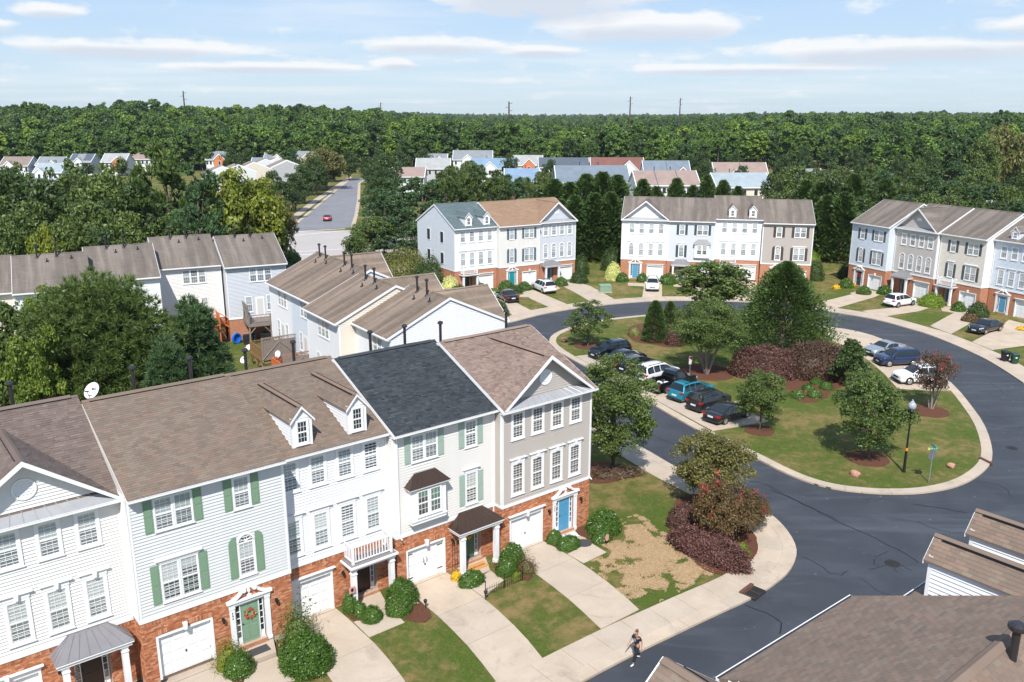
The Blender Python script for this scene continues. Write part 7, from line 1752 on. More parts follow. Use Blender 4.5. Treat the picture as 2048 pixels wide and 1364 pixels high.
def pickup(label, p, az, pm, z=.03):
    L, Wd = 5.3, .93; root = empty('pickup_truck', (p[0], p[1], z), pi / 2 - radians(az)); tag(root, label, 'pickup truck'); pm = M_[pm]
    b = MB()
    def loft(st, bo):
        rings = [[(x, y, zz_) for y, zz_ in s] + [(x, -y, zz_) for y, zz_ in reversed(s)] for x, s in st]; n = len(rings[0]); vs = [v for r in rings for v in r]; fs = []
        for i in range(len(rings) - 1):
            for j in range(n): fs.append((i * n + j, i * n + (j + 1) % n, (i + 1) * n + (j + 1) % n, (i + 1) * n + j))
        fs += [tuple(reversed(range(n))), tuple(range((len(rings) - 1) * n, len(rings) * n))]; bo.add(vs, fs)
    lo = lambda w, zt: [(w * .95, .38), (w, .5), (w, zt * .8), (w * .97, zt - .03), (w * .90, zt)]
    loft([(-.32, lo(Wd, 1.08)), (.9, lo(Wd, 1.08)), (1.5, lo(Wd, 1.08)), (2.35, lo(Wd * .97, 1.0)), (2.6, lo(Wd * .90, .86))], b)
    cab = lambda w, t, zt: [(w * .95, 1.05), (w * .93, 1.2), (t + .03, zt - .12), (t, zt - .03), (t * .85, zt)]
    loft([(-.38, cab(Wd, .70, 1.5)), (-.2, cab(Wd, .70, 1.76)), (.6, cab(Wd, .70, 1.78)), (.85, cab(Wd, .68, 1.70)), (1.42, cab(Wd * .95, .8, 1.16))], b)
    bo = b.build('body', pm, root, smooth=False)
    t = MB(); t.box(-2.62, -.36, -Wd, -Wd + .10, .42, 1.08); t.box(-2.62, -.36, Wd - .10, Wd, .42, 1.08); t.box(-2.62, -2.53, -Wd + .1, Wd - .1, .42, 1.06); t.box(-2.6, -.36, -Wd + .1, Wd - .1, .42, .62); t.build('cargo_bed', pm, root)
    r = random.Random(4)
    l = MB(); l.box(-2.72, -2.62, -.9, .9, .42, .58); l.box(2.58, 2.68, -.86, .86, .45, .62); l.build('bumper', M_['chrome'], root)
    for sg in (-1, 1):
        MB().box(-2.635, -2.60, sg * .80, sg * .935, .72, 1.0).build('tail_light', M_['lamp_r'], root); MB().box(2.50, 2.62, sg * .55, sg * .86, .70, .86).build('headlight', M_['lamp_w'], root)
        MB().add([(-.15, sg * .885, 1.12), (.95, sg * .885, 1.12), (.70, sg * .765, 1.62), (-.10, sg * .755, 1.64)], [(0, 1, 2, 3) if sg < 0 else (3, 2, 1, 0)]).build('side_window', M_['cglass'], bo)
    MB().add([(1.43, -.72, 1.19), (1.43, .72, 1.19), (.93, .62, 1.68), (.93, -.62, 1.68)], [(0, 1, 2, 3)]).build('windscreen', M_['cglass'], bo); MB().add([(-.40, -.64, 1.14), (-.40, .64, 1.14), (-.33, .60, 1.56), (-.33, -.60, 1.56)], [(3, 2, 1, 0)]).build('rear_window', M_['cglass'], bo)
    tm = MESH[('tyre', .345)]; rm_ = MESH[('rim', .345)]; ar = MESH[('arch', .345)]
    for xw in (-1.55, 1.72):
        for sg in (-1, 1): w_ = link('wheel', tm, root, (xw, sg * (Wd - .08), .36), 0 if sg > 0 else pi); link('rim', rm_, w_); link('wheel_arch', ar, bo, (xw, sg * (Wd + .004), .39), 0 if sg > 0 else pi)
    # load of bags in the bed
    M_['bag'] = plain('plastic_bag', (.66, .66, .68, 1), .4); M_['bagk'] = plain('black_bag', (.015, .015, .018, 1), .3)
    a_ = radians(az)
    for i, (bx, by, s, mm, lb) in enumerate(((-1.0, -.3, .34, 'bag', 'white bag lying in the pickup bed nearest its cab'), (-1.35, .25, .30, 'bag', 'white bag in the middle of the pickup bed'), (-1.9, -.1, .36, 'bagk', 'black bag near the tailgate of the pickup'), (-.75, .35, .3, 'bagk', 'black bag in the corner behind the pickup cab'))):
        q = MB(); N = 9
        vs = []; fs = []
        for j in range(5):
            for k in range(N): th = pi * .5 * j / 4; aa = 2 * pi * k / N; rr = s * (1 + r.uniform(-.18, .18)); vs.append((cos(aa) * cos(th) * rr, sin(aa) * cos(th) * rr * .8, sin(th) * rr * .8))
        fs = [(j * N + k, j * N + (k + 1) % N, (j + 1) * N + (k + 1) % N, (j + 1) * N + k) for j in range(4) for k in range(N)]
        q.add(vs, fs); wx = p[0] + sin(a_) * bx - cos(a_) * by; wy = p[1] + cos(a_) * bx + sin(a_) * by; tag(q.build('bag', M_[mm], None, (wx, wy, .64 + z)), lb, 'bag')
    return root
def bayp(i, off=3.25): q = BAY0 + BAYD * (1.35 + 2.92 * i) + BAYN * off; return (q.x, q.y)
g = 'cars parked side by side in the left bay'
car('very dark blue compact crossover facing the lane, first in the left bay', bayp(0, 3.4), 238, 'suv', 'p_dkblue', g)
car('black sedan with a red tail light, second in the left bay', bayp(1, 3.5), 52, 'sedan', 'p_black', g); car('black crossover parked between the black sedan and the white wagon', bayp(2, 3.2), 52, 'suv', 'p_black', g, roofrails=True, chrome=True)
car('long white sport wagon with roof rails in the left bay', bayp(3, 3.5), 52, 'wagon', 'p_white', g, roofrails=True); pickup('black pickup truck carrying bags between the white wagon and the teal car', bayp(4, 3.2), 52, 'p_black')
car('bright teal crossover with a glass sunroof', bayp(5, 3.4), 52, 'suv', 'p_teal', g, sunroof=True, roofrails=True); car('charcoal hatchback parked right of the teal crossover', bayp(6, 3.2), 52, 'boxy', 'p_char', g, roofrails=True); car('dark grey coupe, last in the left bay under the young tree', bayp(7, 3.0), 52, 'coupe', 'p_char', g)
g = 'cars parked in the right bay'
car('silver sedan with a rear spoiler in the right bay', at(1768, 708, 0).xy, 247, 'coupe', 'p_silver', g); car('navy blue boxy car between the silver and the white one', at(1792, 729, 0).xy, 262, 'boxy', 'p_navy', g); car('white sport utility car partly hidden by the dark red crape myrtle', at(1836, 764, 0).xy, 264, 'suv', 'p_white', g, roofrails=True)
g = 'cars standing on driveways'
car('white crossover seen from behind on the drive below the tan gabled house', at(1799, 611, 0).xy, 62, 'suv', 'p_white', g); car('black sedan with its nose to the road at the right edge', at(1970, 663, 0).xy, 238, 'sedan', 'p_dkblue', g)
car('black sedan on the drive of the light grey balcony house', at(1014, 600, 0).xy, 338, 'sedan', 'p_black', g, sunroof=True); car('white crossover on the drive beside the teal door', at(1087, 582, 0).xy, 337, 'wagon', 'p_white', g, sunroof=True)
car('white crossover facing the street in front of the back block', at(1304.5, 578, 0).xy, 189, 'suv', 'p_white', g, roofrails=True); car('dark car half hidden by the large conifer at the back block', at(1597, 570, 0).xy, 191, 'sedan', 'p_char', g)
car('red coupe driving away up the side street', at(655, 441, 0).xy, -8, 'coupe', 'p_red', None, name='moving_car')
# ------------------------------------------------------------------ street furniture and small things
M_['globe'] = plain('lamp_globe', (.34, .37, .42, 1), .12); M_['steel'] = plain('galvanised', (.34, .38, .42, 1), .45, .6); M_['signgreen'] = plain('sign_green', (.0, .30, .20, 1), .4); M_['signyellow'] = plain('sign_yellow', (.75, .62, .02, 1), .4); M_['signwhite'] = plain('sign_white', (.75, .75, .75, 1), .4); M_['signred'] = plain('sign_red', (.5, .04, .05, 1), .4); M_['orange'] = plain('orange_band', (.75, .25, .02, 1), .5)
M_['boulder'] = plain('boulder', (.46, .24, .17, 1), .95, var=.3, scale=3); M_['binblk'] = plain('bin_black', (.015, .017, .022, 1), .45); M_['bingrn'] = plain('bin_green', (.015, .055, .035, 1), .45); M_['utility'] = plain('utility_green', (.20, .30, .21, 1), .5); M_['dish'] = plain('dish_white', (.70, .71, .72, 1), .4); M_['blue'] = plain('blue_plastic', (.02, .15, .6, 1), .4); M_['mat'] = plain('door_mat_dark', (.05, .05, .055, 1), .95); M_['coir'] = plain('coir_mat', (.52, .25, .08, 1), .95, scale=20); M_['pink'] = plain('pink_sign', (.6, .28, .26, 1), .6)
p = at(1807.5, 944, .02)
r = empty('street_lamp', p); tag(r, 'black street lamp with a round glass globe on the island lawn', 'street lamp'); m = MB(); m.cyl((0, 0, 0), (0, 0, 1.6), .10, .085, 10); m.cyl((0, 0, 1.6), (0, 0, 4.45), .07, .05, 10); m.lathe([(.14, 0), (.12, .12), (.09, .3)], (0, 0, 0), 10); m.build('post', M_['black'], r)
m = MB(); m.lathe([(.06, 4.4), (.16, 4.5), (.17, 4.6), (.12, 4.66)], (0, 0, 0), 12); m.build('lamp_base', M_['black'], r); m = MB(); m.lathe([(.12, 4.66), (.24, 4.76), (.285, 4.92), (.25, 5.08), (.14, 5.2), (.05, 5.24)], (0, 0, 0), 16); gl = m.build('globe', M_['globe'], r, smooth=True); m = MB(); m.lathe([(.12, 5.2), (.13, 5.24), (.05, 5.3), (.055, 5.35), (.01, 5.42)], (0, 0, 0), 10); m.build('finial', M_['globe'], r)
MB().cyl((0, 0, 1.62), (0, 0, 1.82), .092, n=10).build('orange_band', M_['orange'], r)
def blade(par, z, ang, w=.75, mat='signgreen', logo=True):
    b = MB().box(-w / 2, w / 2, -.012, .012, z, z + .17).build('name_blade', M_[mat], par, rz=ang)
    rr = random.Random(int(z * 10)); t = MB(); x = -w / 2 + .14
    while x < w / 2 - .08:
        t.box(x, x + .025, -.016, .016, z + .05, z + .12)
        if rr.random() < .6: t.box(x, x + .05, -.016, .016, z + (.10 if rr.random() < .5 else .05), z + (.12 if rr.random() < .5 else .07))
        x += .075
    t.build('white_strokes', M_['signwhite'], b)
    if logo: MB().box(-w / 2 - .01, -w / 2 + .11, -.015, .015, z, z + .17).build('yellow_end', M_['signyellow'], b)
def octagon(par, z, rad, ang, back='steel'):
    b = MB(); pts = [(rad * cos(pi / 8 + i * pi / 4), .03, z + rad * sin(pi / 8 + i * pi / 4)) for i in range(8)]; b.ext(pts, (0, .006, 0)); o = b.build('octagon_plate', M_[back], par, rz=ang)
    b = MB(); b.ext([(x, .037, zz_) for x, _, zz_ in pts], (0, .003, 0)); b.build('red_face', M_['signred'], o)
M_['platebk'] = plain('sign_back', (.13, .14, .16, 1), .5)
p = at(1857.5, 965, .02); r = empty('street_sign', p); tag(r, 'stop sign seen from behind with green street name blades on top', 'sign'); m = MB(); m.cyl((0, 0, 0), (.0, 0, 2.45), .032, n=8); m.build('post', M_['steel'], r); octagon(r, 2.02, .36, .35, 'platebk'); blade(r, 2.42, .2, .8); blade(r, 2.60, 1.5, .7, logo=False)
p = at(989, 627, 0); r = empty('street_sign', p); tag(r, 'green street name sign with yellow end near the black sedan', 'sign'); MB().cyl((0, 0, 0), (0, 0, 2.5), .035, n=8).build('post', M_['steel'], r); blade(r, 2.45, .05, 1.0); blade(r, 2.65, 1.6, .8, logo=False)
p = at(577, 451, 0); r = empty('street_sign', p); tag(r, 'stop sign seen from behind with a green blade at the side street corner', 'sign'); MB().cyl((0, 0, 0), (0, 0, 2.6), .05, n=8).build('post', M_['steel'], r); octagon(r, 2.1, .45, 0); blade(r, 2.6, .0, 1.2, logo=False)
p = at(1379, 751, 0); r = empty('parking_sign', p); tag(r, 'small white and red sign on a thin post by the parked cars', 'sign'); MB().cyl((0, 0, 0), (0, 0, 2.0), .03, n=6).build('post', M_['steel'], r); s_ = MB().box(-.15, .15, -.04, -.02, 1.15, 1.95).build('plate', M_['signwhite'], r, rz=.1); MB().box(-.13, .13, -.046, -.04, 1.66, 1.90).build('red_field', M_['signred'], s_)
def rock(label, px, py, w, h, seed):
    rs = np.random.RandomState(seed); b = bmesh.new(); bmesh.ops.create_icosphere(b, subdivisions=2, radius=1)
    D = [Vector(rs.normal(0, 1, 3)).normalized() for _ in range(7)]
    for v in b.verts:
        for d in D:
            t = v.co.dot(d)
            if t > .72: v.co -= d * (t - .72) * .85
        v.co += Vector(rs.normal(0, .025, 3)); v.co = Vector((v.co.x * w / 2, v.co.y * w / 2.6, (v.co.z * .5 + .35) * h))
    me = bpy.data.meshes.new('boulder'); b.to_mesh(me); b.free(); me.materials.append(M_['boulder']); p = at(px, py, 0); o = link('boulder', me, None, (p.x, p.y, .0), rs.uniform(0, 3)); tag(o, label, 'boulder')
rock('reddish boulder below the young oak at the rim of the island', 1710, 952, .95, .5, 3); rock('reddish boulder right of the stop sign on the island', 1902, 935, .75, .42, 5); rock('small reddish boulder at the left tip of the island', 1128, 683, .95, .6, 8)
def wheelie(label, px, py, mat, az):
    p = at(px, py, .02); r = empty('wheeled_bin', p, radians(az)); tag(r, label, 'bin'); m = MB(); a = [(-.24, -.27, .08), (.24, -.27, .08), (.24, .23, .08), (-.24, .23, .08)]; b = [(-.31, -.36, 1.0), (.31, -.36, 1.0), (.31, .32, 1.0), (-.31, .32, 1.0)]; m.add(a + b, [(0, 3, 2, 1), (4, 5, 6, 7), (0, 1, 5, 4), (1, 2, 6, 5), (2, 3, 7, 6), (3, 0, 4, 7)]); m.build('bin_body', M_[mat], r)
    l = MB(); l.add([(-.34, -.42, 1.0), (.34, -.42, 1.0), (.34, .34, 1.0), (-.34, .34, 1.0), (-.30, -.36, 1.07), (.30, -.36, 1.07), (.30, .30, 1.10), (-.30, .30, 1.10)], [(0, 3, 2, 1), (4, 5, 6, 7), (0, 1, 5, 4), (1, 2, 6, 5), (2, 3, 7, 6), (3, 0, 4, 7)]); l.build('lid', M_[mat], r)
    MB().cyl((-.28, .38, .97), (.28, .38, .97), .025, n=6).build('handle', M_[mat], r)
    for x in (-.27, .27): MB().cyl((x - .03, .24, .12), (x + .03, .24, .12), .12, n=12).build('wheel', M_['tyre'], r)
    MB().box(-.09, .09, -.335, -.325, .62, .80).build('white_emblem', M_['signwhite'], r)
wheelie('black wheeled bin by the road, left of the green one', 2009, 722, 'binblk', 8); wheelie('dark green wheeled bin by the road, right of the black one', 2028, 727, 'bingrn', -5)
p = at(1210, 584, 0); r = empty('utility_box', p, .1); tag(r, 'pale green utility cabinet on the lawn between the two blocks', 'utility box'); MB().box(-.9, .9, -.7, .7, -.02, .10).build('pad', M_['concrete'], r); MB().box(-.8, .8, -.6, .6, .1, .95).build('cabinet', M_['utility'], r); MB().ext([(-.83, -.63, .95), (.83, -.63, .95), (.83, .63, 1.03), (-.83, .63, 1.03)], (0, 0, .05)).build('cabinet_lid', M_['utility'], r)
p = at(1622, 607, 0); m = MB(); m.box(-.14, .14, -.14, .14, 0, 1.3); m.lathe([(.16, 1.3), (.12, 1.4), (.02, 1.45)], (0, 0, 0), 8); tag(m.build('marker_post', M_['signwhite'], None, p), 'short white post beside the large conifer at the back pavement', 'post')
p = at(592, 410, 0); tag(MB().box(-.18, .18, -.18, .18, 0, 1.8).build('marker_post', M_['signwhite'], None, p), 'white post by the side street pavement', 'post')
p = at(532, 461, 0); r = empty('brick_pillar', p); tag(r, 'brick entrance pillar at the corner of the side street', 'pillar'); MB().box(-.5, .5, -.5, .5, 0, 2.6).build('pillar_shaft', M_['brickfar'], r); MB().ext([(-.6, -.6, 2.6), (.6, -.6, 2.6), (.6, .6, 2.6), (-.6, .6, 2.6)], (0, 0, .18)).build('cap', M_['concrete'], r)
p = at(501, 460, 0); tag(MB().lathe([(.16, 0), (.12, .6), (.12, 1.1), (.03, 1.2)], (0, 0, 0), 8).build('marker_cone', M_['orange'], None, p), 'small orange marker in the planting behind the left row', 'marker')
# satellite dishes
def dish(label, p, rad, az, el, pole, mark=False, z0=None):
    r = empty('satellite_dish', p, pi / 2 - radians(az)); tag(r, label, 'satellite dish'); N = 16; vs = []; fs = []
    for j in range(5):
        q = rad * j / 4
        for k in range(N): a = 2 * pi * k / N; vs.append((.35 * q * q / rad - .0, cos(a) * q * .92, sin(a) * q))
    for j in range(4):
        for k in range(N): fs.append((j * N + k, j * N + (k + 1) % N, (j + 1) * N + (k + 1) % N, (j + 1) * N + k))
    m = MB(); m.add(vs, fs); m.add([(v[0] - .015, v[1], v[2]) for v in vs], [tuple(reversed(f)) for f in fs]); o = m.build('dish', M_['dish'], r, smooth=True); o.rotation_euler = (0, -radians(el), 0)
    m = MB(); m.cyl((.02, 0, -rad * .9), (rad * .95, 0, -rad * .35), .015, n=5); m.box(rad * .88, rad * 1.05, -.10, .10, -rad * .42, -rad * .28); a = m.build('feed_arm', M_['flue'], o)
    MB().tube([(-.03, 0, 0), (-.14, 0, -.12), (-.14, 0, -pole)], .025).build('mast', M_['flue'], r)
    if mark:
        t = MB(); t.ext([(.028, .12, rad * .2), (.028, .02, rad * .52), (.028, .02, rad * .2)], (.004, 0, 0)); t.ext([(.028, -.02, rad * .52), (.028, -.13, rad * .40), (.028, -.13, rad * .2), (.028, -.02, rad * .12)], (.004, 0, 0)); t.build('dark_emblem', M_['binblk'], o)
    return r
dish('white satellite dish with a dark emblem on the ridge of the near row', at(187, 783, 11.75), .42, 196, 38, .55, True); dish('small white dish with a dark emblem on a yard mast', at(488, 720, 1.7), .36, 200, 32, 1.7, True); dish('tilted white dish left of the timber decks', at(498, 697, 1.9), .45, 215, 55, 1.9); dish('round white dish clipped to the orange deck', at(557, 708, 3.2), .34, 205, 20, 1.2)
# decks behind the houses
def deck(label, P0, az, x0, x1, out, z, mat, priv=(), stairs=None, braces=True):
    r = empty('timber_deck', (P0.x, P0.y, 0), pi / 2 - radians(az)); tag(r, label, 'deck'); m = M_[mat]; y0 = -out
    n = int((x1 - x0) / .15); bm_ = MB().box(0, .135, y0, -.02, z - .04, z).mesh('deck_board', m)
    for i in range(n): link('deck_board', bm_, r, (x0 + i * .15, 0, 0))
    f = MB(); f.box(x0, x1, y0 - .04, y0, z - .28, z - .02); f.box(x0 - .04, x0, y0, 0, z - .28, z - .02); f.box(x1, x1 + .04, y0, 0, z - .28, z - .02); f.box(x0, x1, -.3, -.1, z - .28, z - .04); f.build('frame', m, r)
    pm_ = MB().box(-.07, .07, -.07, .07, -.1, z + 1.0).mesh('post', m); xs = [x0 + .07, (x0 + x1) / 2, x1 - .07]
    for x in xs: link('post', pm_, r, (x, y0 + .07, 0))
    if braces:
        b = MB()
        for x, s in ((xs[0], 1), (xs[1], -1), (xs[1], 1), (xs[2], -1)): b.cyl((x, y0 + .07, z - 1.1), (x + s * .8, y0 + .07, z - .25), .055, n=4)
        b.build('brace', m, r)
    ra = MB(); ra.box(x0, x1, y0 + .02, y0 + .12, z + .92, z + .98)
    for x in (x0, x1 - .08): ra.box(x, x + .08, y0, 0, z + .92, z + .98)
    ro = ra.build('railing', m, r); bl = MB().box(-.02, .02, -.02, .02, z + .06, z + .92).mesh('baluster', m); n = int((x1 - x0) / .14)
    for i in range(1, n): link('baluster', bl, ro, (x0 + (x1 - x0) * i / n, y0 + .05, 0))
    n = int(out / .14)
    for x in (x0 + .04, x1 - .04):
        for i in range(1, n): link('baluster', bl, ro, (x, y0 + out * i / n, 0))
    for sd_ in priv:
        x = x0 if sd_ == 'L' else x1; n = int(out / .16); pl = MB().box(-.02, .02, 0, .145, z - .2, z + 1.75).mesh('privacy_board', m)
        for i in range(n): link('privacy_board', pl, r, (x + (.03 if sd_ == 'L' else .03), y0 + .02 + i * .16, 0))
        q = MB(); q.box(x - .04, x + .08, y0, 0, z + 1.75, z + 1.84); q.box(x - .05, x, y0 + .05, 0, z + .1, z + .22); q.cyl((x - .02, y0 + .1, z + .1), (x - .02, y0 + out * .48, z + 1.3), .04, n=4); q.cyl((x - .02, -.1, z + .1), (x - .02, y0 + out * .52, z + 1.3), .04, n=4)
        for i in range(int(out / .3)): q.cyl((x, y0 + i * .3, z + 1.84), (x, y0 + i * .3 + .3, z + 2.05), .02, n=4); q.cyl((x, y0 + i * .3 + .3, z + 1.84), (x, y0 + i * .3, z + 2.05), .02, n=4)
        q.box(x - .03, x + .06, y0, 0, z + 2.05, z + 2.11); q.build('privacy_frame', m, r)
    if stairs:
        sm = MB().box(0, .9, -.28, 0, -.04, 0).mesh('stair_tread', m); ns = 14
        for i in range(ns): link('stair_tread', sm, r, (x1 - .0 + i * .02, y0 + 1.0 + i * .0, 0) if False else (x1 + i * .24, -.3, z - .18 - i * (z - .2) / ns))
        q = MB(); q.cyl((x1, -.25, z - .1), (x1 + ns * .24, -.25, .0), .08, n=4); q.cyl((x1, -1.15, z + .9), (x1 + ns * .24, -1.15, .9), .04, n=4); q.cyl((x1, -1.15, z - .1), (x1 + ns * .24, -1.15, .0), .08, n=4)
        q.build('stair_stringer', m, r)
    return r
deck('weathered grey timber deck on posts behind the lavender grey house', PF(0, 0), 62.8, 1.5, 6.2, 3.0, 2.45, 'ww', priv='L'); deck('bright orange stained deck behind the cream house', PF(-6.75, -1.4), 62.8, 2.6, 5.6, 2.6, 2.55, 'wo', stairs=True)
deck('yellow brown timber deck with a grey privacy screen, behind the stepped block', PE(25.9, -.55), 145.8, 2.9, 6.6, 3.3, 2.2, 'wt'); deck('orange deck in front of the yellow brown one, behind the stepped block', PE(19.9, -.55), 145.8, 3.1, 6.4, 3.3, 2.0, 'wo')
def screen(label, P0, az, x, out, z):
    r = empty('privacy_screen', (P0.x, P0.y, 0), pi / 2 - radians(az)); tag(r, label, 'fence'); m = M_['ww']; n = int(out / .16); pl = MB().box(-.02, .02, 0, .145, z - .1, z + 1.65).mesh('plank', m)
    for i in range(n): link('plank', pl, r, (x, -out + i * .16, 0))
    q = MB(); q.box(x - .05, x + .05, -out - .06, -out + .06, z - .3, z + 2.1); q.box(x - .05, x + .05, -out / 2 - .06, -out / 2 + .06, z - .3, z + 2.1); q.box(x - .04, x + .04, -out, 0, z + 1.65, z + 1.74); q.box(x - .04, x + .04, -out, 0, z + 2.0, z + 2.08)
    q.cyl((x + .05, -out, z), (x + .05, -out / 2, z + 1.6), .045, n=4); q.cyl((x + .05, -out / 2, z + 1.6), (x + .05, 0, z), .045, n=4)
    for i in range(int(out / .25)): q.cyl((x, -out + i * .25, z + 1.74), (x, -out + i * .25 + .25, z + 2.0), .02, n=4); q.cyl((x, -out + i * .25 + .25, z + 1.74), (x, -out + i * .25, z + 2.0), .02, n=4)
    q.build('screen_frame', m, r)
screen('weathered privacy screen with lattice top, end of the yellow brown deck', PE(25.9, -.55), 145.8, 6.72, 3.3, 2.2); screen('weathered privacy screen with lattice top, end of the orange deck', PE(19.9, -.55), 145.8, 6.52, 3.3, 2.0)
def acunit(label, p, az=0):
    r = empty('air_conditioner', p, az); tag(r, label, 'air conditioner'); MB().box(-.4, .4, -.4, .4, 0, .85).build('casing', M_['steel'], r); q = MB()
    for i in range(9): q.box(-.36, .36, -.41, -.40, .08 + i * .08, .12 + i * .08)
    q.build('grille', M_['black'], r); MB().lathe([(.34, .85), (.34, .87), (.05, .88)], (0, 0, 0), 14).build('fan_guard', M_['black'], r)
acunit('grey air conditioner against the brick behind the lavender grey house', PF(2.1, .9)); acunit('grey air conditioner at the foot of the weathered deck', PF(3.6, .7))
q = MB(); N = 18
for i in range(N): 
    a0, a1 = 2 * pi * i / N, 2 * pi * (i + 1) / N
    q.ext([(r_ * cos(a) , 0, .62 + r_ * sin(a)) for r_, a in ((.45, a0), (.60, a0), (.60, a1), (.45, a1))], (0, .22, 0))
q.cyl((0, .16, .62), (0, .2, .62), .46, n=18); pw_ = PF(.5, 1.1); tag(q.build('paddling_pool', M_['blue'], None, pw_, 1.0), 'blue paddling pool standing on edge against the brick wall', 'pool')
p = PF(1.5, 1.6); r = empty('barbecue_grill', p, .4); tag(r, 'covered dark grill on the grass behind the lavender grey house', 'grill'); MB().ext([(-.5, -.3, .5), (.5, -.3, .5), (.45, -.25, 1.05), (-.45, -.25, 1.05)], (0, .55, 0)).build('cover', M_['binblk'], r); MB().box(-.45, .45, -.25, .2, 0, .5).build('stand', M_['flue'], r)
# entrance details of the near row
def row(s, n, z=0): return A(s, n, z)
def mat_(label, s, n, w, d, m, name='door_mat', round_=False, text=None, z=.03):
    p = row(s, n, z); r = empty(name, p, a_); tag(r, label, 'door mat')
    b = MB(); b.box(-w / 2, w / 2, -d / 2, d / 2, .0, .015) if not round_ else b.lathe([(w / 2, 0), (w / 2, .012)], (0, 0, 0), 24); b.build('mat', M_[m], r)
    if text:
        c = bpy.data.curves.new('t', 'FONT'); c.body = text; c.size = .26; c.extrude = .002; c.align_x = 'CENTER'; c.align_y = 'CENTER'; c.materials.append(M_['black']); o = bpy.data.objects.new('lettering', txtmesh(c)); COL.objects.link(o); o.parent = r; o.location = (0, 0, .017)
a_ = atan2(UA.y, UA.x)
mat_('dark rectangular door mat before the wreath door', -14.55, .15, 1.0, .55, 'mat', z=.272); mat_('orange coir welcome mat before the dark green door', -1.75, .0, 1.2, .62, 'coir', text='welcome'); mat_('white and blue patterned mat at the blue door', 4.75, .62, 1.0, .6, 'signwhite'); mat_('round black mat on the walk to the blue door', 4.75, 1.75, .95, .95, 'mat', round_=True)
for (x, y, c) in ((4.55, .68, 'blue'), (4.95, .55, 'blue'), (4.8, .75, 'signred')): pass
# little iron fence
r = empty('garden_fence', row(-3.25, 2.72, .02), a_ ); tag(r, 'low black iron garden fence across the bed of the ivory house', 'fence'); L_ = 2.5; q = MB(); q.cyl((0, 0, .12), (L_, 0, .12), .014, n=4); q.cyl((0, 0, .40), (L_, 0, .40), .014, n=4); q.build('rail', M_['black'], r)
bm_ = MB().cyl((0, 0, 0), (0, 0, .55), .011, n=4).mesh('bar', M_['black']); pm_ = MB().cyl((0, 0, 0), (0, 0, .85), .022, n=6).lathe([(.045, 0), (.02, .08)], (0, 0, .83), 6).mesh('fence_post', M_['black'])
for i in range(18): link('bar', bm_, r, (i * L_ / 17, 0, 0)).scale = (1, 1, .75 + .5 * sin(pi * ((i / 17 * 2) % 1)) * .6)
for x in (.0, L_ / 2, L_): link('fence_post', pm_, r, (x, 0, 0))
def pathlight(label, s, n):
    r = empty('path_light', row(s, n, .0)); tag(r, label, 'garden light'); MB().cyl((0, 0, 0), (0, 0, .38), .018, n=6).build('stake', M_['black'], r); MB().lathe([(.05, .36), (.085, .40), (.085, .50), (.11, .52), (.02, .60)], (0, 0, 0), 8).build('lantern_head', M_['black'], r)
pathlight('small black garden light at the start of the little iron fence', -3.45, 3.0); pathlight('small black garden light beside the ivory house driveway and tall bush', -6.35, 1.75)
r = empty('garden_sign', row(5.55, 2.85, .0), a_); tag(r, 'small oval pink garden sign before the broad glossy bush', 'sign'); MB().cyl((0, 0, 0), (0, 0, .5), .012, n=5).build('stake', M_['black'], r); MB().ext([(.14 * cos(t), -.02, .58 + .22 * sin(t)) for t in [2 * pi * i / 14 for i in range(14)]], (0, .02, 0)).build('plate', M_['pink'], r)
r = empty('garden_sign', row(-9.45, -.15, .0), a_); tag(r, 'small square white garden sign above the dark bush by the white garage', 'sign'); MB().cyl((0, 0, 0), (0, 0, 1.25), .012, n=5).build('stake', M_['black'], r); s_ = MB().box(-.17, .17, -.02, 0, 1.2, 1.55).build('plate', M_['pink'], r); MB().ext([(.08 * cos(t), -.03, 1.38 + .10 * sin(t)) for t in [2 * pi * i / 12 for i in range(12)]], (0, .01, 0)).build('dark_shape', M_['binblk'], s_)
r = empty('iron_trellis', row(-3.05, -.55, .0), a_); tag(r, 'narrow black iron trellis on the brick beside the ivory house garage', 'trellis'); q = MB()
for x in (0, .16, .32, .48): q.cyl((x, 0, 0), (x, 0, 1.75 + .06 * (x in (.16, .32))), .012, n=4)
for z in (.35, 1.0, 1.55): q.cyl((0, 0, z), (.48, 0, z), .012, n=4)
q.build('trellis_bars', M_['black'], r)
for lab, s, x, nm in (('u3', 5.93, 0, ''), ('u4', 6.42, 0, ''), ('u5', 6.74, 0, ''), ('u2', .05, 0, '')): pass
TH = {o['label']: o for o in bpy.data.objects if o.get('category') == 'townhouse'}
def hs(k): return [o for l, o in TH.items() if l.startswith(k)][0]
downspout(hs('plain white townhouse'), 5.9, 0, 0, 8.8, 0); downspout(hs('ivory townhouse with dark slate'), 6.35, 0, 0, 8.8, 0); downspout(hs('ivory townhouse with dark slate'), .14, -.05, 3.0, 8.8, -.1); downspout(hs('tan townhouse with front gable and bright'), 6.7, 0, 3, 8.8, 0)
# garage hardware of the ivory house
h4 = hs('ivory townhouse with dark slate'); q = MB()
for z in (.35, 1.75): q.box(.66, 1.0, .10, .122, z, z + .04); q.box(2.57, 2.91, .10, .122, z, z + .04)
q.build('strap_hinge', M_['black'], h4)
for x in (1.68, 1.88): MB().tube([(x, .12, 1.02), (x, .07, 1.06), (x, .07, 1.26), (x, .12, 1.30)], .014, 5).build('pull_handle', M_['black'], h4)
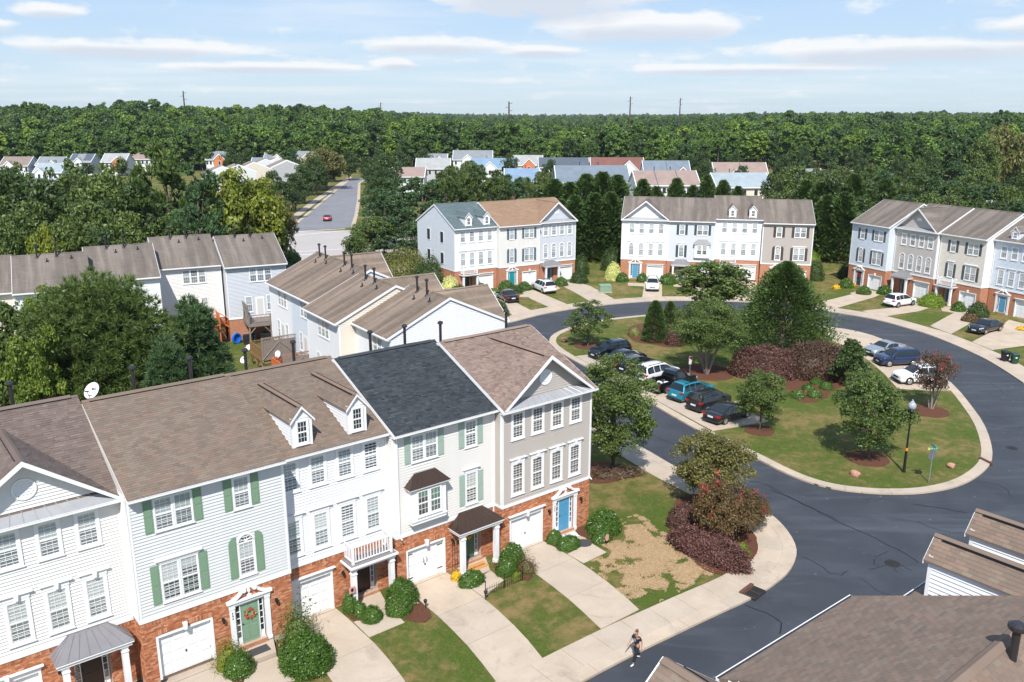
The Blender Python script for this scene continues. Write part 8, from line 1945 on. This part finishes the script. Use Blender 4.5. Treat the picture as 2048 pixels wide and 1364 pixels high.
# narrow dark shutters on the side of the light grey end house, louvres on the blank gable
h = hs('light grey townhouse with blue'); 
for y in (3.2, 7.4):
    for z in (6.7, 3.7): 
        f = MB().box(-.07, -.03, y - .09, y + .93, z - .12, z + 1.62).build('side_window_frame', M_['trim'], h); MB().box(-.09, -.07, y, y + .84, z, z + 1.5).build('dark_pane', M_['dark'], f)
h = hs('white townhouse with a broad blank')
for y in (2.6, 7.6):
    f = MB().box(6.38, 6.41, y - .08, y + .88, 6.6, 7.5).build('louvre_frame', M_['trim'], h); q = MB()
    for i in range(8): q.add([(6.42, y, 6.68 + i * .095), (6.42, y + .8, 6.68 + i * .095), (6.45, y + .8, 6.77 + i * .095), (6.45, y, 6.77 + i * .095)], [(0, 1, 2, 3), (3, 2, 1, 0)])
    q.box(6.41, 6.425, y, y + .8, 6.66, 7.45); q.build('louvre', M_['tip_tan'], f)
# flue on the near corner roof
r_ = G1R; v = r_.matrix_basis.inverted() @ fp; fo_ = MB(); fo_.v = [(x + v.x, y + v.y, z + v.z) for x, y, z in fo.v]; fo_.f = fo.f; fo_.m = fo.m; fo_.build('flue_pipe', M_['flue'], r_)
# ------------------------------------------------------------------ the person crossing
M_['skin'] = plain('skin', (.42, .22, .15, 1), .5, var=.03); M_['hair'] = plain('hair_auburn', (.11, .035, .018, 1), .45, var=.2); M_['shirt'] = plain('black_tshirt', (.015, .015, .017, 1), .85); M_['trous'] = plain('black_trousers', (.012, .013, .016, 1), .8); M_['shoe'] = plain('shoe_white', (.65, .65, .66, 1), .6); M_['printb'] = plain('shirt_print', (.12, .28, .42, 1), .7)
def skin(name, verts, edges, radii, mat, par, root=0, sub=2, loc=(0, 0, 0)):
    me = bpy.data.meshes.new(name); me.from_pydata([Vector(v) for v in verts], edges, []); me.materials.append(mat); o = link(name, me, par, loc); o.modifiers.new('skin', 'SKIN'); me.skin_vertices or None
    sk_ = me.skin_vertices[0] if me.skin_vertices else None
    if sk_ is None: 
        bm = bmesh.new(); bm.from_mesh(me); bm.verts.layers.skin.verify(); bm.to_mesh(me); bm.free(); sk_ = me.skin_vertices[0]
    for i, r in enumerate(radii): sk_.data[i].radius = r if hasattr(r, '__len__') else (r, r)
    for i, d in enumerate(sk_.data): d.use_root = (i == root)
    o.modifiers['skin'].use_smooth_shade = True; s = o.modifiers.new('sub', 'SUBSURF'); s.levels = sub; s.render_levels = sub; return o
pr = at(1272, 1324, ZR + .004); person = empty('person', (pr.x, pr.y, ZR + .004), pi / 2 - radians(228)); tag(person, 'walking woman with auburn bun, black t-shirt with a blue round print and black trousers', 'person')
V = [(0, 0, .92), (0, 0, 1.08), (.02, 0, 1.28), (.03, 0, 1.40), (.05, 0, 1.48), (.06, 0, 1.56), (.06, 0, 1.63),   # spine and head
     (.03, .16, 1.36), (-.06, .25, 1.12), (.03, .30, .92), (.06, .31, .86), (.03, -.16, 1.36), (.10, -.25, 1.12), (.24, -.28, .96), (.29, -.285, .91),
     (0, .09, .88), (.17, .09, .49), (.30, .09, .11), (.33, .09, .07), (0, -.09, .88), (-.05, -.09, .47), (-.34, -.09, .20), (-.36, -.09, .15)]
Ed = [(0, 1), (1, 2), (2, 3), (3, 4), (4, 5), (5, 6), (2, 7), (7, 8), (8, 9), (9, 10), (2, 11), (11, 12), (12, 13), (13, 14), (0, 15), (15, 16), (16, 17), (17, 18), (0, 19), (19, 20), (20, 21), (21, 22)]
Rd = [(.12, .10), (.11, .09), (.14, .10), (.055, .055), (.052, .055), (.085, .095), (.075, .085), .055, .042, .030, .026, .055, .042, .030, .026, .085, .058, .04, .035, .085, .058, .04, .035]
body = skin('body', V, Ed, Rd, M_['skin'], person)
skin('t_shirt', [(0, 0, .90), (0, 0, 1.08), (.02, 0, 1.28), (.03, 0, 1.385), (.03, .165, 1.355), (-.03, .225, 1.20), (.03, -.165, 1.355), (.065, -.225, 1.20)], [(0, 1), (1, 2), (2, 3), (2, 4), (4, 5), (2, 6), (6, 7)], [(.145, .125), (.135, .115), (.165, .125), (.07, .07), .075, .068, .075, .068], M_['shirt'], person)
skin('trousers', [(0, 0, .95), (0, 0, .90), (0, .09, .86), (.17, .09, .49), (.29, .09, .14), (0, -.09, .86), (-.05, -.09, .47), (-.32, -.09, .23)], [(0, 1), (1, 2), (2, 3), (3, 4), (1, 5), (5, 6), (6, 7)], [(.135, .115), (.135, .12), .10, .075, .062, .10, .075, .062], M_['trous'], person)
for sg, (ax, az_, pit) in ((1, (.33, .05, 0)), (-1, (-.33, .10, -.9))):
    o = skin('shoe', [(-.05, 0, .0), (.05, 0, .0), (.16, 0, -.015)], [(0, 1), (1, 2)], [(.045, .045), (.045, .04), (.04, .028)], M_['shoe'], person, 0, 2, (ax, sg * .09, az_)); o.rotation_euler = (0, -pit * -.6, 0)
skin('hair', [(.035, 0, 1.56), (.03, 0, 1.65), (-.02, 0, 1.74)], [(0, 1), (1, 2)], [(.085, .09), (.085, .09), (.045, .045)], M_['hair'], person)
m = MB()
for sg in (-1, 1): m.lathe([(.004, -.008), (.010, 0), (.004, .008)], (.152, sg * .033, 1.60), 6)
m.build('eye', M_['binblk'], person); MB().ext([(.14, -.012, 1.57), (.14, .012, 1.57), (.14, 0, 1.61)], (.035, 0, -.008)).build('nose', M_['skin'], person); MB().box(.145, .152, -.022, .022, 1.535, 1.543).build('mouth', M_['signred'], person)
for sg in (-1, 1): MB().lathe([(.01, -.03), (.018, 0), (.01, .03)], (.05, sg * .088, 1.58), 6).build('ear', M_['skin'], person)
for base, d, sg in (((.06, .31, .86), Vector((.12, .02, -1)), 1), ((.29, -.285, .91), Vector((.7, -.05, -.75)), -1)):
    d.normalize(); s = Vector((0, 1, 0)); s = (s - d * s.dot(d)).normalized(); n = d.cross(s)
    for k, l in enumerate((.062, .072, .068, .055)):
        b0 = Vector(base) + n * (k - 1.5) * .018 + d * .0; skin('finger', [b0, b0 + d * .05, b0 + d * (.05 + l * .5) - s * sg * .006, b0 + d * (.05 + l) - s * sg * .02], [(0, 1), (1, 2), (2, 3)], [.011, .009, .008, .006], M_['skin'], person, sub=1)
    b0 = Vector(base) - n * .02; skin('thumb', [b0, b0 + d * .02 - n * .02, b0 + d * .05 - n * .032], [(0, 1), (1, 2)], [.012, .010, .008], M_['skin'], person, sub=1)
m = MB(); pts = [(.0, .065 * cos(t), 1.23 + .08 * sin(t)) for t in [2 * pi * i / 16 for i in range(16)]]; m.ext([(.150 - .3 * y * y, y, z) for _, y, z in pts], (.006, 0, 0)); m.build('blue_print', M_['printb'], person)
